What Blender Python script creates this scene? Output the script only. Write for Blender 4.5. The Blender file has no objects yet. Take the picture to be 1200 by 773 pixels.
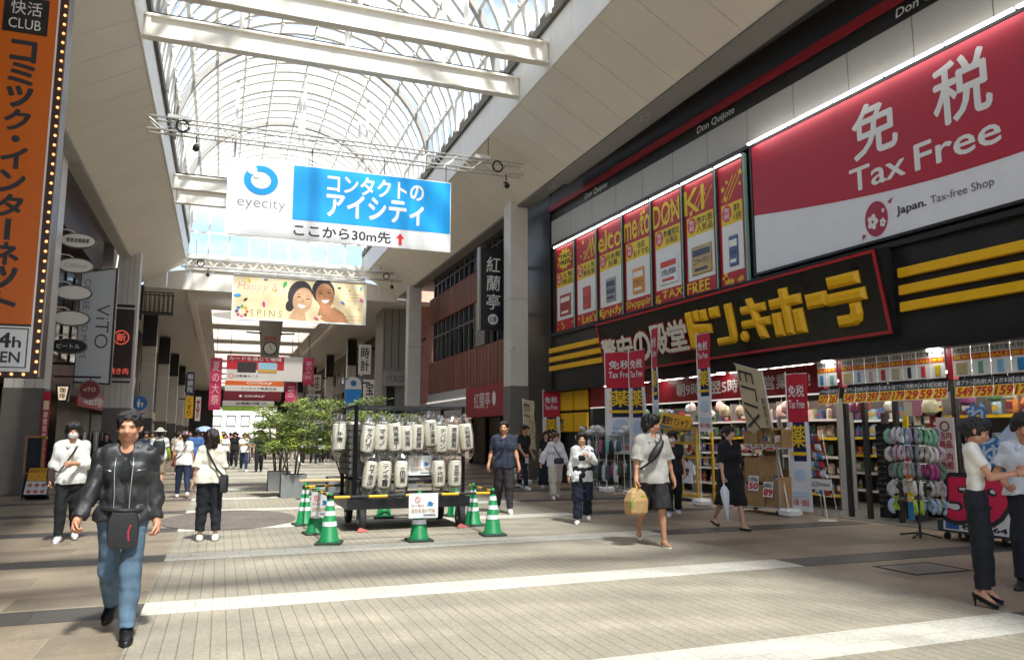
import bpy, bmesh, math, random
import numpy as np
from mathutils import Vector as V, Matrix
sc = bpy.context.scene
col = sc.collection
R = math.radians
rnd = random.Random(7)

# ---------------------------------------------------------------- camera, sky, sun, exposure
cam = bpy.data.cameras.new('camera')
cam.sensor_width = 36.0
cam.lens = 27.0
cam.clip_end = 2000
camo = bpy.data.objects.new('camera', cam)
col.objects.link(camo)
camo.location = (0, 0, 1.6)
camo.rotation_euler = (R(90 + 7.69), 0, R(-20.58))
sc.camera = camo

SUN_EL, SUN_AZ = R(61), R(171)          # azimuth: clockwise from +Y
wd = bpy.data.worlds.new('World')
sc.world = wd
wd.use_nodes = True
wn = wd.node_tree
wn.nodes.clear()
sky = wn.nodes.new('ShaderNodeTexSky')
sky.sky_type = 'NISHITA'
sky.sun_disc = False
sky.sun_elevation = SUN_EL
sky.sun_rotation = SUN_AZ
sky.air_density = 1.0
sky.dust_density = 1.0
# scattered thin clouds over the blue
tc = wn.nodes.new('ShaderNodeTexCoord')
mp = wn.nodes.new('ShaderNodeMapping')
mp.inputs['Scale'].default_value = (1.0, 1.0, 2.2)
nz = wn.nodes.new('ShaderNodeTexNoise')
nz.inputs['Scale'].default_value = 2.6
nz.inputs['Detail'].default_value = 7
nz.inputs['Roughness'].default_value = .6
cr = wn.nodes.new('ShaderNodeValToRGB')
cr.color_ramp.elements[0].position = .47
cr.color_ramp.elements[1].position = .68
mx = wn.nodes.new('ShaderNodeMix')
mx.data_type = 'RGBA'
mx.inputs['B'].default_value = (6.5, 6.8, 7.3, 1)
bg = wn.nodes.new('ShaderNodeBackground')
bg.inputs['Strength'].default_value = .1
wo = wn.nodes.new('ShaderNodeOutputWorld')
wn.links.new(tc.outputs['Generated'], mp.inputs['Vector'])
wn.links.new(mp.outputs['Vector'], nz.inputs['Vector'])
wn.links.new(nz.outputs['Fac'], cr.inputs['Fac'])
wn.links.new(cr.outputs['Color'], mx.inputs['Factor'])
wn.links.new(sky.outputs['Color'], mx.inputs['A'])
wn.links.new(mx.outputs['Result'], bg.inputs['Color'])
wn.links.new(bg.outputs['Background'], wo.inputs['Surface'])
sl = bpy.data.lights.new('sun', 'SUN')
sl.energy = 5.0
sl.angle = R(4)
sl.color = (1.0, .93, .82)
so = bpy.data.objects.new('sun', sl)
col.objects.link(so)
sd = V((math.sin(SUN_AZ) * math.cos(SUN_EL), math.cos(SUN_AZ) * math.cos(SUN_EL), math.sin(SUN_EL)))
so.rotation_euler = sd.to_track_quat('Z', 'Y').to_euler()
so.location = (20, -15, 60)
sc.view_settings.view_transform = 'Standard'
sc.view_settings.look = 'None'
sc.view_settings.gamma = 1
sc.view_settings.use_curve_mapping = False
sc.view_settings.exposure = 1.75
sc.cycles.max_bounces = 10
sc.cycles.diffuse_bounces = 5
sc.cycles.transparent_max_bounces = 24
sc.cycles.use_denoising = True

# ---------------------------------------------------------------- materials
MATS = {}
def lin(c):
    """sRGB hex string -> linear rgb"""
    if isinstance(c, str):
        c = [int(c[i:i + 2], 16) / 255 for i in (0, 2, 4)]
        return tuple(x / 12.92 if x <= .04045 else ((x + .055) / 1.055) ** 2.4 for x in c)
    return c
def M(name, c=(.5, .5, .5), rough=.6, metal=0, var=.0, scale=4, bump=0, bscale=60, emit=0, coat=0, stretch=None, alpha=None):
    if name in MATS:
        return MATS[name]
    c = lin(c)
    m = bpy.data.materials.new(name)
    m.use_nodes = True
    nt = m.node_tree
    b = nt.nodes['Principled BSDF']
    b.inputs['Base Color'].default_value = (*c, 1)
    b.inputs['Roughness'].default_value = rough
    b.inputs['Metallic'].default_value = metal
    b.inputs['Coat Weight'].default_value = coat
    m.diffuse_color = (*c, 1)
    if emit:
        b.inputs['Emission Color'].default_value = (*c, 1)
        b.inputs['Emission Strength'].default_value = emit
    if var or bump:
        t = nt.nodes.new('ShaderNodeTexCoord')
        src = t.outputs['Object']
        if stretch:
            mpn = nt.nodes.new('ShaderNodeMapping')
            mpn.inputs['Scale'].default_value = stretch
            nt.links.new(src, mpn.inputs['Vector'])
            src = mpn.outputs['Vector']
    if var:
        n = nt.nodes.new('ShaderNodeTexNoise')
        n.inputs['Scale'].default_value = scale
        n.inputs['Detail'].default_value = 6
        n.inputs['Roughness'].default_value = .65
        nt.links.new(src, n.inputs['Vector'])
        r = nt.nodes.new('ShaderNodeValToRGB')
        r.color_ramp.elements[0].position = .3
        r.color_ramp.elements[1].position = .7
        r.color_ramp.elements[0].color = (*[x * (1 - var) for x in c], 1)
        r.color_ramp.elements[1].color = (*[min(1, x * (1 + var)) for x in c], 1)
        nt.links.new(n.outputs['Fac'], r.inputs['Fac'])
        nt.links.new(r.outputs['Color'], b.inputs['Base Color'])
        mr = nt.nodes.new('ShaderNodeMapRange')
        mr.inputs['To Min'].default_value = max(.02, rough - .1)
        mr.inputs['To Max'].default_value = min(1, rough + .1)
        nt.links.new(n.outputs['Fac'], mr.inputs['Value'])
        nt.links.new(mr.outputs['Result'], b.inputs['Roughness'])
    if bump:
        n2 = nt.nodes.new('ShaderNodeTexNoise')
        n2.inputs['Scale'].default_value = bscale
        n2.inputs['Detail'].default_value = 4
        nt.links.new(src, n2.inputs['Vector'])
        bp = nt.nodes.new('ShaderNodeBump')
        bp.inputs['Strength'].default_value = bump
        bp.inputs['Distance'].default_value = .02
        nt.links.new(n2.outputs['Fac'], bp.inputs['Height'])
        nt.links.new(bp.outputs['Normal'], b.inputs['Normal'])
    MATS[name] = m
    return m
def glassy(name, c, clear, rough=.05, haze=.0):
    """thin pane: mostly see-through, a gloss on top, a little milky scatter"""
    if name in MATS:
        return MATS[name]
    m = bpy.data.materials.new(name)
    m.use_nodes = True
    nt = m.node_tree
    nt.nodes.clear()
    o = nt.nodes.new('ShaderNodeOutputMaterial')
    t = nt.nodes.new('ShaderNodeBsdfTransparent')
    t.inputs['Color'].default_value = (*lin(c), 1)
    g = nt.nodes.new('ShaderNodeBsdfGlossy')
    g.inputs['Roughness'].default_value = rough
    x = nt.nodes.new('ShaderNodeMixShader')
    fr = nt.nodes.new('ShaderNodeLayerWeight')
    fr.inputs['Blend'].default_value = .18
    if haze:
        d = nt.nodes.new('ShaderNodeBsdfTranslucent')
        d.inputs['Color'].default_value = (.9, .9, .9, 1)
        y = nt.nodes.new('ShaderNodeMixShader')
        y.inputs['Fac'].default_value = haze
        nt.links.new(t.outputs[0], y.inputs[1])
        nt.links.new(d.outputs[0], y.inputs[2])
        base = y.outputs[0]
    else:
        base = t.outputs[0]
    mu = nt.nodes.new('ShaderNodeMath')
    mu.operation = 'MULTIPLY'
    mu.inputs[1].default_value = clear
    ad = nt.nodes.new('ShaderNodeMath')
    ad.inputs[1].default_value = .035
    nt.links.new(fr.outputs['Facing'], ad.inputs[0])
    nt.links.new(ad.outputs[0], mu.inputs[0])
    nt.links.new(mu.outputs[0], x.inputs['Fac'])
    nt.links.new(base, x.inputs[1])
    nt.links.new(g.outputs[0], x.inputs[2])
    nt.links.new(x.outputs[0], o.inputs['Surface'])
    MATS[name] = m
    return m

# ---------------------------------------------------------------- mesh builder
MW = {}
class Fr:
    """a local drawing frame: x right, y up, o out of the surface"""
    def __init__(s, o, x, y=(0, 0, 1)):
        s.o, s.x, s.y = V(o), V(x).normalized(), V(y).normalized()
        s.n = s.x.cross(s.y)
    def p(s, x, y, o=0.):
        return s.o + s.x * x + s.y * y + s.n * o
WORLD = Fr((0, 0, 0), (1, 0, 0), (0, 1, 0))
def front(Y, x=0, z=0):                       # faces the camera end of the street (-Y)
    return Fr((x, Y, z), (1, 0, 0))
class MB:
    def __init__(s):
        s.v, s.f, s.mi, s.m = [], [], [], 0
    def add(s, vs, fs):
        k = len(s.v)
        s.v += [tuple(v) for v in vs]
        s.f += [tuple(i + k for i in f) for f in fs]
        s.mi += [s.m] * len(fs)
        return s
    def box(s, x0, x1, y0, y1, z0, z1, fr=WORLD):
        vs = [fr.p(x, y, z) for z in (z0, z1) for y in (y0, y1) for x in (x0, x1)]
        return s.add(vs, [(0, 2, 3, 1), (4, 5, 7, 6), (0, 1, 5, 4), (2, 6, 7, 3), (0, 4, 6, 2), (1, 3, 7, 5)])
    def cbox(s, c, d, fr=WORLD, bev=0.0):
        (x, y, z), (a, b, e) = c, d
        if not bev:
            return s.box(x - a / 2, x + a / 2, y - b / 2, y + b / 2, z - e / 2, z + e / 2, fr)
        a, b, e = a / 2, b / 2, e / 2
        pr = [(-a + bev, -b), (a - bev, -b), (a, -b + bev), (a, b - bev), (a - bev, b), (-a + bev, b), (-a, b - bev), (-a, -b + bev)]
        lay = [(e, 1 - bev / min(a, b)), (e - bev, 1)]
        rings = [[fr.p(x + p * k, y + q * k, z + h) for p, q in pr] for h, k in ((-e, lay[0][1]), (-e + bev, 1), (e - bev, 1), (e, lay[0][1]))]
        return s.loft(rings)
    def loft(s, rings, cap=True, closed=True):
        n = len(rings[0])
        vs = [p for r in rings for p in r]
        fs = []
        for i in range(len(rings) - 1):
            for j in range(n if closed else n - 1):
                k = (j + 1) % n
                fs.append((i * n + j, i * n + k, (i + 1) * n + k, (i + 1) * n + j))
        if cap:
            fs.append(tuple(range(n - 1, -1, -1)))
            fs.append(tuple((len(rings) - 1) * n + j for j in range(n)))
        return s.add(vs, fs)
    def tube(s, pts, r, n=8, cap=True):
        pts = [V(p) for p in pts]
        rs = r if isinstance(r, (list, tuple)) else [r] * len(pts)
        rings = []
        a = None
        for i, p in enumerate(pts):
            d = (pts[min(i + 1, len(pts) - 1)] - pts[max(i - 1, 0)]).normalized()
            if a is None:
                a = d.orthogonal().normalized()
            a = (a - d * a.dot(d)).normalized()
            b = d.cross(a)
            rings.append([p + a * (rs[i] * math.cos(2 * math.pi * j / n)) + b * (rs[i] * math.sin(2 * math.pi * j / n)) for j in range(n)])
        return s.loft(rings, cap)
    def bar(s, a, b, w, h=None, up=(0, 0, 1)):
        a, b = V(a), V(b)
        d = (b - a).normalized()
        x = d.cross(V(up))
        if x.length < 1e-4:
            x = d.orthogonal()
        x.normalize()
        y = x.cross(d)
        h = h or w
        return s.loft([[p + x * (i * w / 2) + y * (j * h / 2) for i, j in ((-1, -1), (1, -1), (1, 1), (-1, 1))] for p in (a, b)])
    def lathe(s, prof, c=(0, 0, 0), n=16, ax=(0, 0, 1), sx=1, sy=1):
        z = V(ax).normalized()
        x = V((1, 0, 0)) if abs(z.x) < .9 else V((0, 1, 0))
        x = (x - z * x.dot(z)).normalized()
        y = z.cross(x)
        return s.loft([[V(c) + x * (r * sx * math.cos(2 * math.pi * j / n)) + y * (r * sy * math.sin(2 * math.pi * j / n)) + z * h for j in range(n)] for r, h in prof])
    def ell(s, c, r, n=12, fr=WORLD):
        k = max(4, n // 2)
        return s.loft([[fr.p(c[0] + r[0] * math.sin(t) * math.cos(2 * math.pi * j / n), c[1] + r[1] * math.sin(t) * math.sin(2 * math.pi * j / n), c[2] - r[2] * math.cos(t)) for j in range(n)]
                       for t in [math.pi * (i + .04) / (k + .08) for i in range(k + 1)]])
    def prism(s, poly, o0, o1, fr=WORLD):
        a = sum(poly[i][0] * poly[(i + 1) % len(poly)][1] - poly[(i + 1) % len(poly)][0] * poly[i][1] for i in range(len(poly)))
        if a < 0:
            poly = poly[::-1]
        n = len(poly)
        vs = [fr.p(x, y, o0) for x, y in poly] + [fr.p(x, y, o1) for x, y in poly]
        return s.add(vs, [tuple(range(n - 1, -1, -1)), tuple(range(n, 2 * n))] + [(i, (i + 1) % n, n + (i + 1) % n, n + i) for i in range(n)])
    def disc(s, c, r, o0, o1, fr=WORLD, n=24, ry=None):
        return s.prism([(c[0] + r * math.cos(2 * math.pi * i / n), c[1] + (ry or r) * math.sin(2 * math.pi * i / n)) for i in range(n)], o0, o1, fr)
    def ring(s, c, r0, r1, o0, o1, fr=WORLD, n=28, ry=1.):
        P = lambda r, o: [fr.p(c[0] + r * math.cos(2 * math.pi * i / n), c[1] + r * ry * math.sin(2 * math.pi * i / n), o) for i in range(n)]
        return s.loft([P(r0, o0), P(r1, o0), P(r1, o1), P(r0, o1), P(r0, o0)], cap=False)
    def frame(s, x0, x1, y0, y1, w, o0, o1, fr=WORLD):
        s.box(x0, x1, y0, y0 + w, o0, o1, fr).box(x0, x1, y1 - w, y1, o0, o1, fr)
        return s.box(x0, x0 + w, y0 + w, y1 - w, o0, o1, fr).box(x1 - w, x1, y0 + w, y1 - w, o0, o1, fr)
    def build(s, name, mat, parent=None, loc=None, smooth=False, local=False, mtx=None):
        vs = s.v
        if parent is not None:
            m = MW[parent.name]
        elif mtx is not None:
            m = mtx
        else:
            if loc is None:
                a = np.array(vs)
                loc = (float(a[:, 0].mean()), float(a[:, 1].mean()), float(a[:, 2].min()))
            m = Matrix.Translation(loc)
        if not local:
            a = np.array(vs, dtype=float)
            im = np.array(m.inverted())
            vs = a @ im[:3, :3].T + im[:3, 3]
            vs = vs.tolist()
        me = bpy.data.meshes.new(name)
        me.from_pydata(vs, [], s.f)
        ms = mat if isinstance(mat, (list, tuple)) else [mat]
        for q in ms:
            me.materials.append(q)
        if len(ms) > 1:
            me.polygons.foreach_set('material_index', s.mi)
        if smooth:
            me.polygons.foreach_set('use_smooth', [True] * len(me.polygons))
            if smooth != 'all':
                me.set_sharp_from_angle(angle=R(smooth if smooth is not True else 40))
        me.update()
        o = bpy.data.objects.new(name, me)
        col.objects.link(o)
        if parent is not None:
            o.parent = parent
        else:
            o.matrix_world = m
        MW[o.name] = m
        return o
def tag(o, label, cat, group=None, kind=None):
    o['label'] = label
    o['category'] = cat
    if group:
        o['group'] = group
    if kind:
        o['kind'] = kind
    return o
def struct(o, kind='structure'):
    o['kind'] = kind
    return o
def thing(name, label, cat, loc=(0, 0, 0), rz=0, group=None):
    o = bpy.data.objects.new(name, None)
    o.empty_display_size = .1
    col.objects.link(o)
    m = Matrix.Translation(loc) @ Matrix.Rotation(rz, 4, 'Z')
    o.matrix_world = m
    MW[o.name] = m
    return tag(o, label, cat, group)
def kids(o):
    return [c for c in bpy.data.objects if c.parent == o]
def dup(o, m, label=None, group=None, remat=None):
    """copy of a thing with copies of its parts and sub-parts, moved to matrix m"""
    def cp(x, par):
        c = x.copy()
        col.objects.link(c)
        MW[c.name] = m
        if par is not None:
            c.parent = par
        for ch in KID.get(x.name, []):
            cp(ch, c)
        return c
    KID = {}
    for x in o.children_recursive:
        KID.setdefault(x.parent.name, []).append(x)
    r = cp(o, None)
    r.matrix_world = m
    if label:
        r['label'] = label
    if group:
        r['group'] = group
    return r
TXT = {}
def glyphs(s, bold=.0, vertical=False, gap=0.):
    """triangulated outline of a line of writing, normalised later"""
    key = (s, bold, vertical, gap)
    if key in TXT:
        return TXT[key]
    allv, allf = [], []
    lines = list(s) if vertical else s.split('\n')
    for li, ln in enumerate(lines):
        c = bpy.data.curves.new('writing', 'FONT')
        c.body = ln
        c.offset = bold
        c.resolution_u = 3
        c.align_x = 'CENTER'
        o = bpy.data.objects.new('writing', c)
        me = bpy.data.meshes.new_from_object(o)
        k = len(allv)
        allv += [(v.co.x, v.co.y - li * (1.05 + gap)) for v in me.vertices]
        allf += [tuple(i + k for i in p.vertices) for p in me.polygons]
        bpy.data.objects.remove(o)
        bpy.data.curves.remove(c)
        bpy.data.meshes.remove(me)
    a = np.array(allv)
    TXT[key] = (a, allf)
    return TXT[key]
def write(mb, s, x0, x1, y0, y1, o, fr, bold=.02, vertical=False, depth=0., keep=False, slant=0., rot=0, gap=0.):
    """put writing into the rectangle x0..x1, y0..y1 of a frame, o metres proud of it"""
    a, f = glyphs(s, min(bold, .0), vertical, gap)
    if rot:
        a = np.stack([a[:, 1], -a[:, 0]], 1)
    lo, hi = a.min(0), a.max(0)
    sx, sy = (x1 - x0) / (hi[0] - lo[0]), (y1 - y0) / (hi[1] - lo[1])
    if keep:
        sx = sy = min(sx, sy)
    w, h = (hi - lo) * (sx, sy)
    ox, oy = (x0 + x1 - w) / 2, (y0 + y1 - h) / 2
    pts = [(ox + (p[0] - lo[0]) * sx + slant * (p[1] - lo[1]) * sy, oy + (p[1] - lo[1]) * sy) for p in a]
    if bold > .008:
        # heavier strokes: the outline laid down several times, a hair apart
        q = bold * .62
        for i, (dx, dy) in enumerate(((1, 0), (-1, 0), (0, 1), (0, -1), (.7, .7), (-.7, .7), (.7, -.7), (-.7, -.7))[:8 if bold > .03 else 4]):
            e = depth + (i + 1) * (.0004 if bold < .08 else .0006)
            mb.add([fr.p(x + dx * q * sx, y + dy * q * sy, o + e) for x, y in pts], f)
    vs = [fr.p(x, y, o + depth) for x, y in pts]
    fs = list(f)
    if depth:
        n = len(vs)
        vs += [fr.p(x, y, o) for x, y in pts]
        cnt = {}
        for q in f:
            for i in range(len(q)):
                e = (q[i], q[(i + 1) % len(q)])
                cnt[e] = cnt.get(e, 0) + 1
        for (i, j) in cnt:
            if (j, i) not in cnt:
                fs.append((i, n + i, n + j, j))
    return mb.add(vs, fs)
def label_part(s, x0, x1, y0, y1, o, fr, mat, parent, name='lettering', **k):
    return write(MB(), s, x0, x1, y0, y1, o, fr, **k).build(name, mat, parent)
def cloth(c, rough=.85, var=.12, bump=.25, scale=9, bscale=220):
    key = 'cloth_' + (c if isinstance(c, str) else '_'.join('%.3f' % x for x in c)) + '_%g' % rough
    return M(key, c, rough, var=var, scale=scale, bump=bump, bscale=bscale)
# ---------------------------------------------------------------- ground
def brickmat(name, c1, c2, cm, bw, rh, mortar=.006, rough=.6, swap=False, off=.5, var=.25, bump=.3, spec=.5):
    m = bpy.data.materials.new(name)
    m.use_nodes = True
    nt = m.node_tree
    b = nt.nodes['Principled BSDF']
    b.inputs['Specular IOR Level'].default_value = spec
    t = nt.nodes.new('ShaderNodeTexCoord')
    vec = t.outputs['Object']
    if swap:
        sp, cb = nt.nodes.new('ShaderNodeSeparateXYZ'), nt.nodes.new('ShaderNodeCombineXYZ')
        nt.links.new(vec, sp.inputs[0])
        nt.links.new(sp.outputs['Y'], cb.inputs['X'])
        nt.links.new(sp.outputs['X'], cb.inputs['Y'])
        vec = cb.outputs[0]
    br = nt.nodes.new('ShaderNodeTexBrick')
    br.offset = off
    br.inputs['Scale'].default_value = 1
    br.inputs['Brick Width'].default_value = bw
    br.inputs['Row Height'].default_value = rh
    br.inputs['Mortar Size'].default_value = mortar
    br.inputs['Mortar Smooth'].default_value = .3
    br.inputs['Color1'].default_value = (*c1, 1)
    br.inputs['Color2'].default_value = (*c2, 1)
    br.inputs['Mortar'].default_value = (*cm, 1)
    nt.links.new(vec, br.inputs['Vector'])
    n = nt.nodes.new('ShaderNodeTexNoise')
    n.inputs['Scale'].default_value = .8
    n.inputs['Detail'].default_value = 9
    n.inputs['Roughness'].default_value = .68
    nt.links.new(t.outputs['Object'], n.inputs['Vector'])
    mr = nt.nodes.new('ShaderNodeMapRange')
    mr.inputs['From Min'].default_value = .3
    mr.inputs['From Max'].default_value = .7
    mr.inputs['To Min'].default_value = 1 - var
    mr.inputs['To Max'].default_value = 1 + var
    nt.links.new(n.outputs['Fac'], mr.inputs['Value'])
    # small dark spots: gum, drips; larger worn patches
    vo = nt.nodes.new('ShaderNodeTexVoronoi')
    vo.inputs['Scale'].default_value = 2.3
    nt.links.new(t.outputs['Object'], vo.inputs['Vector'])
    r2 = nt.nodes.new('ShaderNodeMapRange')
    r2.inputs['From Min'].default_value = .035
    r2.inputs['From Max'].default_value = .06
    r2.inputs['To Min'].default_value = .72
    nt.links.new(vo.outputs['Distance'], r2.inputs['Value'])
    gr = nt.nodes.new('ShaderNodeTexNoise')
    gr.inputs['Scale'].default_value = 28
    gr.inputs['Detail'].default_value = 5
    nt.links.new(t.outputs['Object'], gr.inputs['Vector'])
    gm_ = nt.nodes.new('ShaderNodeMapRange')
    gm_.inputs['From Min'].default_value = .3
    gm_.inputs['From Max'].default_value = .7
    gm_.inputs['To Min'].default_value = .84
    gm_.inputs['To Max'].default_value = 1.16
    nt.links.new(gr.outputs['Fac'], gm_.inputs['Value'])
    m0 = nt.nodes.new('ShaderNodeMath')
    m0.operation = 'MULTIPLY'
    nt.links.new(mr.outputs[0], m0.inputs[0])
    nt.links.new(gm_.outputs[0], m0.inputs[1])
    mm = nt.nodes.new('ShaderNodeMath')
    mm.operation = 'MULTIPLY'
    nt.links.new(m0.outputs[0], mm.inputs[0])
    nt.links.new(r2.outputs[0], mm.inputs[1])
    hs = nt.nodes.new('ShaderNodeHueSaturation')
    nt.links.new(mm.outputs[0], hs.inputs['Value'])
    nt.links.new(br.outputs['Color'], hs.inputs['Color'])
    nt.links.new(hs.outputs['Color'], b.inputs['Base Color'])
    rr = nt.nodes.new('ShaderNodeMapRange')
    rr.inputs['To Min'].default_value = rough - .14
    rr.inputs['To Max'].default_value = rough + .16
    nt.links.new(n.outputs['Fac'], rr.inputs['Value'])
    nt.links.new(rr.outputs[0], b.inputs['Roughness'])
    bp = nt.nodes.new('ShaderNodeBump')
    bp.inputs['Strength'].default_value = bump
    bp.inputs['Distance'].default_value = .004
    bp.invert = True
    nt.links.new(br.outputs['Fac'], bp.inputs['Height'])
    nt.links.new(bp.outputs['Normal'], b.inputs['Normal'])
    return m
m_side = brickmat('side_tiles', (.30, .232, .16), (.19, .15, .108), (.33, .27, .2), 1.2, .6, .006, .46, var=.3)
m_strip = brickmat('light_pavers', (.305, .265, .198), (.28, .244, .182), (.15, .128, .1), 500, .116, .005, .7, swap=True, var=.24)
m_lband = brickmat('pale_band_pavers', (.54, .50, .42), (.49, .455, .385), (.36, .33, .28), .30, .285, .006, .7, var=.1)
m_dband = brickmat('dark_band_tiles', (.075, .068, .06), (.06, .055, .05), (.04, .037, .034), .6, .55, .006, .45)
m_disc = brickmat('brown_pavers', (.175, .14, .112), (.135, .108, .088), (.085, .07, .06), .1, .1, .006, .65)
struct(MB().box(-120, 120, -40, 330, -.3, 0).build('ground', m_side, loc=(0, 0, 0)))
struct(MB().box(-.6, 6.72, -12, 200, .001, .004).build('paving', m_strip, loc=(0, 0, 0)))
lb, db = MB(), MB()
for k in range(-3, 45):
    y = 7.78 + 3.16 * k
    lb.box(-.6, 6.72, y, y + .55, .005, .008)
    db.box(-6, -.602, y, y + .55, .001, .004)
    db.box(6.722, 11.0, y, y + .55, .001, .004)
struct(lb.build('paving_bands', m_lband, loc=(0, 0, 0)))
struct(db.build('path_bands', m_dband, loc=(0, 0, 0)))
struct(MB().disc((.22, 15.75), 1.2, .009, .012, n=40, ry=1.75).build('paving_circle', m_disc, loc=(0, 0, 0)))
m_metal_d = M('dark_metal', '2b2b2c', .45, .6, var=.15)
m_blk = M('black_paint', (.012, .012, .013), .35, var=.2)
m_wht = M('white_paint', (.72, .71, .68), .45, var=.04)
mh = MB().box(7.55, 8.35, 6.9, 7.45, .002, .006)
struct(mh.build('road_hatch', M('hatch_metal', (.22, .205, .18), .4, .5, var=.2, scale=20), loc=(0, 0, 0)))
struct(MB().frame(7.5, 8.4, 6.86, 7.49, .03, .002, .0075).build('road_hatch_edge', m_metal_d, loc=(0, 0, 0)))

# ---------------------------------------------------------------- glazed arcade roof over the street
m_panel = M('soffit_panel', (.77, .71, .61), .55, var=.05, scale=.7)
m_panel2 = M('fascia_panel', (.76, .72, .65), .5, var=.06, scale=1.5)
m_steel = M('cream_steel', (.84, .79, .69), .55, var=.05, scale=3)
m_gap = M('panel_gap', (.05, .047, .043), .9)
m_glz = glassy('roof_glass', (.72, .80, .88), .4, .08, haze=.12)
m_gut = M('gutter_metal', (.12, .105, .085), .6, .3, var=.2)
CX, ZS = 2.62, 12.15
roof = thing('arcade_roof', 'long white vaulted glass roof spanning the shopping street above the hanging banners', 'arcade roof', (CX, 18, 9.7))
Y0, Y1 = -16.0, 45.0
def soffit(xo, zo, xi, zi, name):
    mb = MB()
    d = V((xi - xo, 0, zi - zo))
    L = d.length
    sgn = 1 if xi > xo else -1
    fr = Fr((xo, 0, zo), (0, 1, 0), d) if sgn > 0 else Fr((xo, 0, zo), (0, -1, 0), d)
    s = 1 if sgn > 0 else -1
    # boards run across the slope, each with a shadow gap
    w = 1.22
    n = int((Y1 - Y0) / w)
    mb.m = 0
    for i in range(n):
        a, b = Y0 + i * w + .008, Y0 + (i + 1) * w - .008
        if s < 0:
            a, b = -b, -a
        mb.box(a, b, .0, L, -.03, .006, fr)
    mb.m = 1
    a, b = (Y0, Y1) if s > 0 else (-Y1, -Y0)
    mb.box(a, b, .0, L, -.1, -.034, fr)
    return mb.build(name, [m_panel, m_gap], roof)
soffit(-4.3, 9.7, -2.2, 10.9, 'soffit')
soffit(9.54, 9.7, 7.44, 10.9, 'soffit')
for x0, x1 in ((-2.32, -2.2), (7.44, 7.56)):
    mb = MB()
    w = 1.22
    for i in range(int((Y1 - Y0) / w)):
        mb.box(x0, x1, Y0 + i * w + .006, Y0 + (i + 1) * w - .006, 10.86, 12.02)
    mb.build('fascia', m_panel2, roof)
    mb = MB().box(x0 - .1, x1 + .1, Y0, Y1, 12.03, 12.26)
    xs = x1 + .02 if x0 < 0 else x0 - .02
    for i in range(50):
        mb.box(xs - .05, xs + .05, Y0 + i * 1.22, Y0 + i * 1.22 + .9, 12.27, 12.45)
    mb.build('gutter', m_gut, roof)
def arc(t, k=0.):
    return CX + (4.84 + k) * math.cos(t), ZS + (4.5 + k) * math.sin(t)
NA = 26
for i, y in enumerate(np.arange(Y0, Y1 + .1, .82)):
    big = i % 5 == 0
    mb = MB()
    wy, h = (.22, .2) if big else (.17, .11)
    rings = []
    for j in range(NA + 1):
        t = math.pi * j / NA
        (xa, za), (xb, zb) = arc(t, 0), arc(t, -h)
        rings.append([(xa, y - wy / 2, za), (xb, y - wy / 2, zb), (xb, y + wy / 2, zb), (xa, y + wy / 2, za)])
    mb.loft(rings)
    mb.build('hoop', M('hoop_grey', (.34, .31, .27), .5) if i % 10 == 5 else m_steel, roof)
for j in range(1, 12):
    t = math.pi * j / 12
    x, z = arc(t, -.05)
    mb = MB()
    mb.bar((x, Y0, z), (x, Y1, z), .055, .09, (math.cos(t), 0, math.sin(t)))
    # short cleats where the purlin meets the hoops
    for y in np.arange(Y0, Y1, .82):
        xx, zz = arc(t, -.17)
        mb.bar((xx, y - .06, zz), (xx, y + .06, zz), .09, .05, (math.cos(t), 0, math.sin(t)))
    mb.build('purlin', m_steel, roof)
g = MB()
for j in range(NA):
    (xa, za), (xb, zb) = arc(math.pi * j / NA, .03), arc(math.pi * (j + 1) / NA, .03)
    g.add([(xa, Y0, za), (xb, Y0, zb), (xb, Y1, zb), (xa, Y1, za)], [(0, 1, 2, 3)])
g.build('glazing', m_glz, roof, smooth=True)
for y in (3.0, 5.0, 17.2, 19.3, 31.6, 33.6):
    mb = MB()
    mb.box(-2.2, 7.44, y - .13, y + .13, 11.02, 11.06).box(-2.2, 7.44, y - .13, y + .13, 11.54, 11.6).box(-2.2, 7.44, y - .05, y + .05, 11.06, 11.54)
    for x in (-2.1, 7.34):
        mb.box(x - .06, x + .06, y - .1, y + .1, 11.06, 11.54)
    mb.build('tie_beam', m_steel, roof)
    mb = MB()
    mb.bar((-2.1, y, 11.66), (7.3, y, 11.66), .05, .05)
    for i in range(18):
        mb.box(-2 + i * .53, -1.96 + i * .53, y - .06, y + .06, 11.6, 11.68)
    mb.build('cable_tray', m_metal_d, roof)
    for x in (.0, 2.62, 5.24):
        zz = ZS + 4.4 * math.sqrt(1 - ((x - CX) / 4.84) ** 2)
        MB().bar((x, y, 11.6), (x, y, zz), .09, .09).build('hanger', m_steel, roof)
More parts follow.
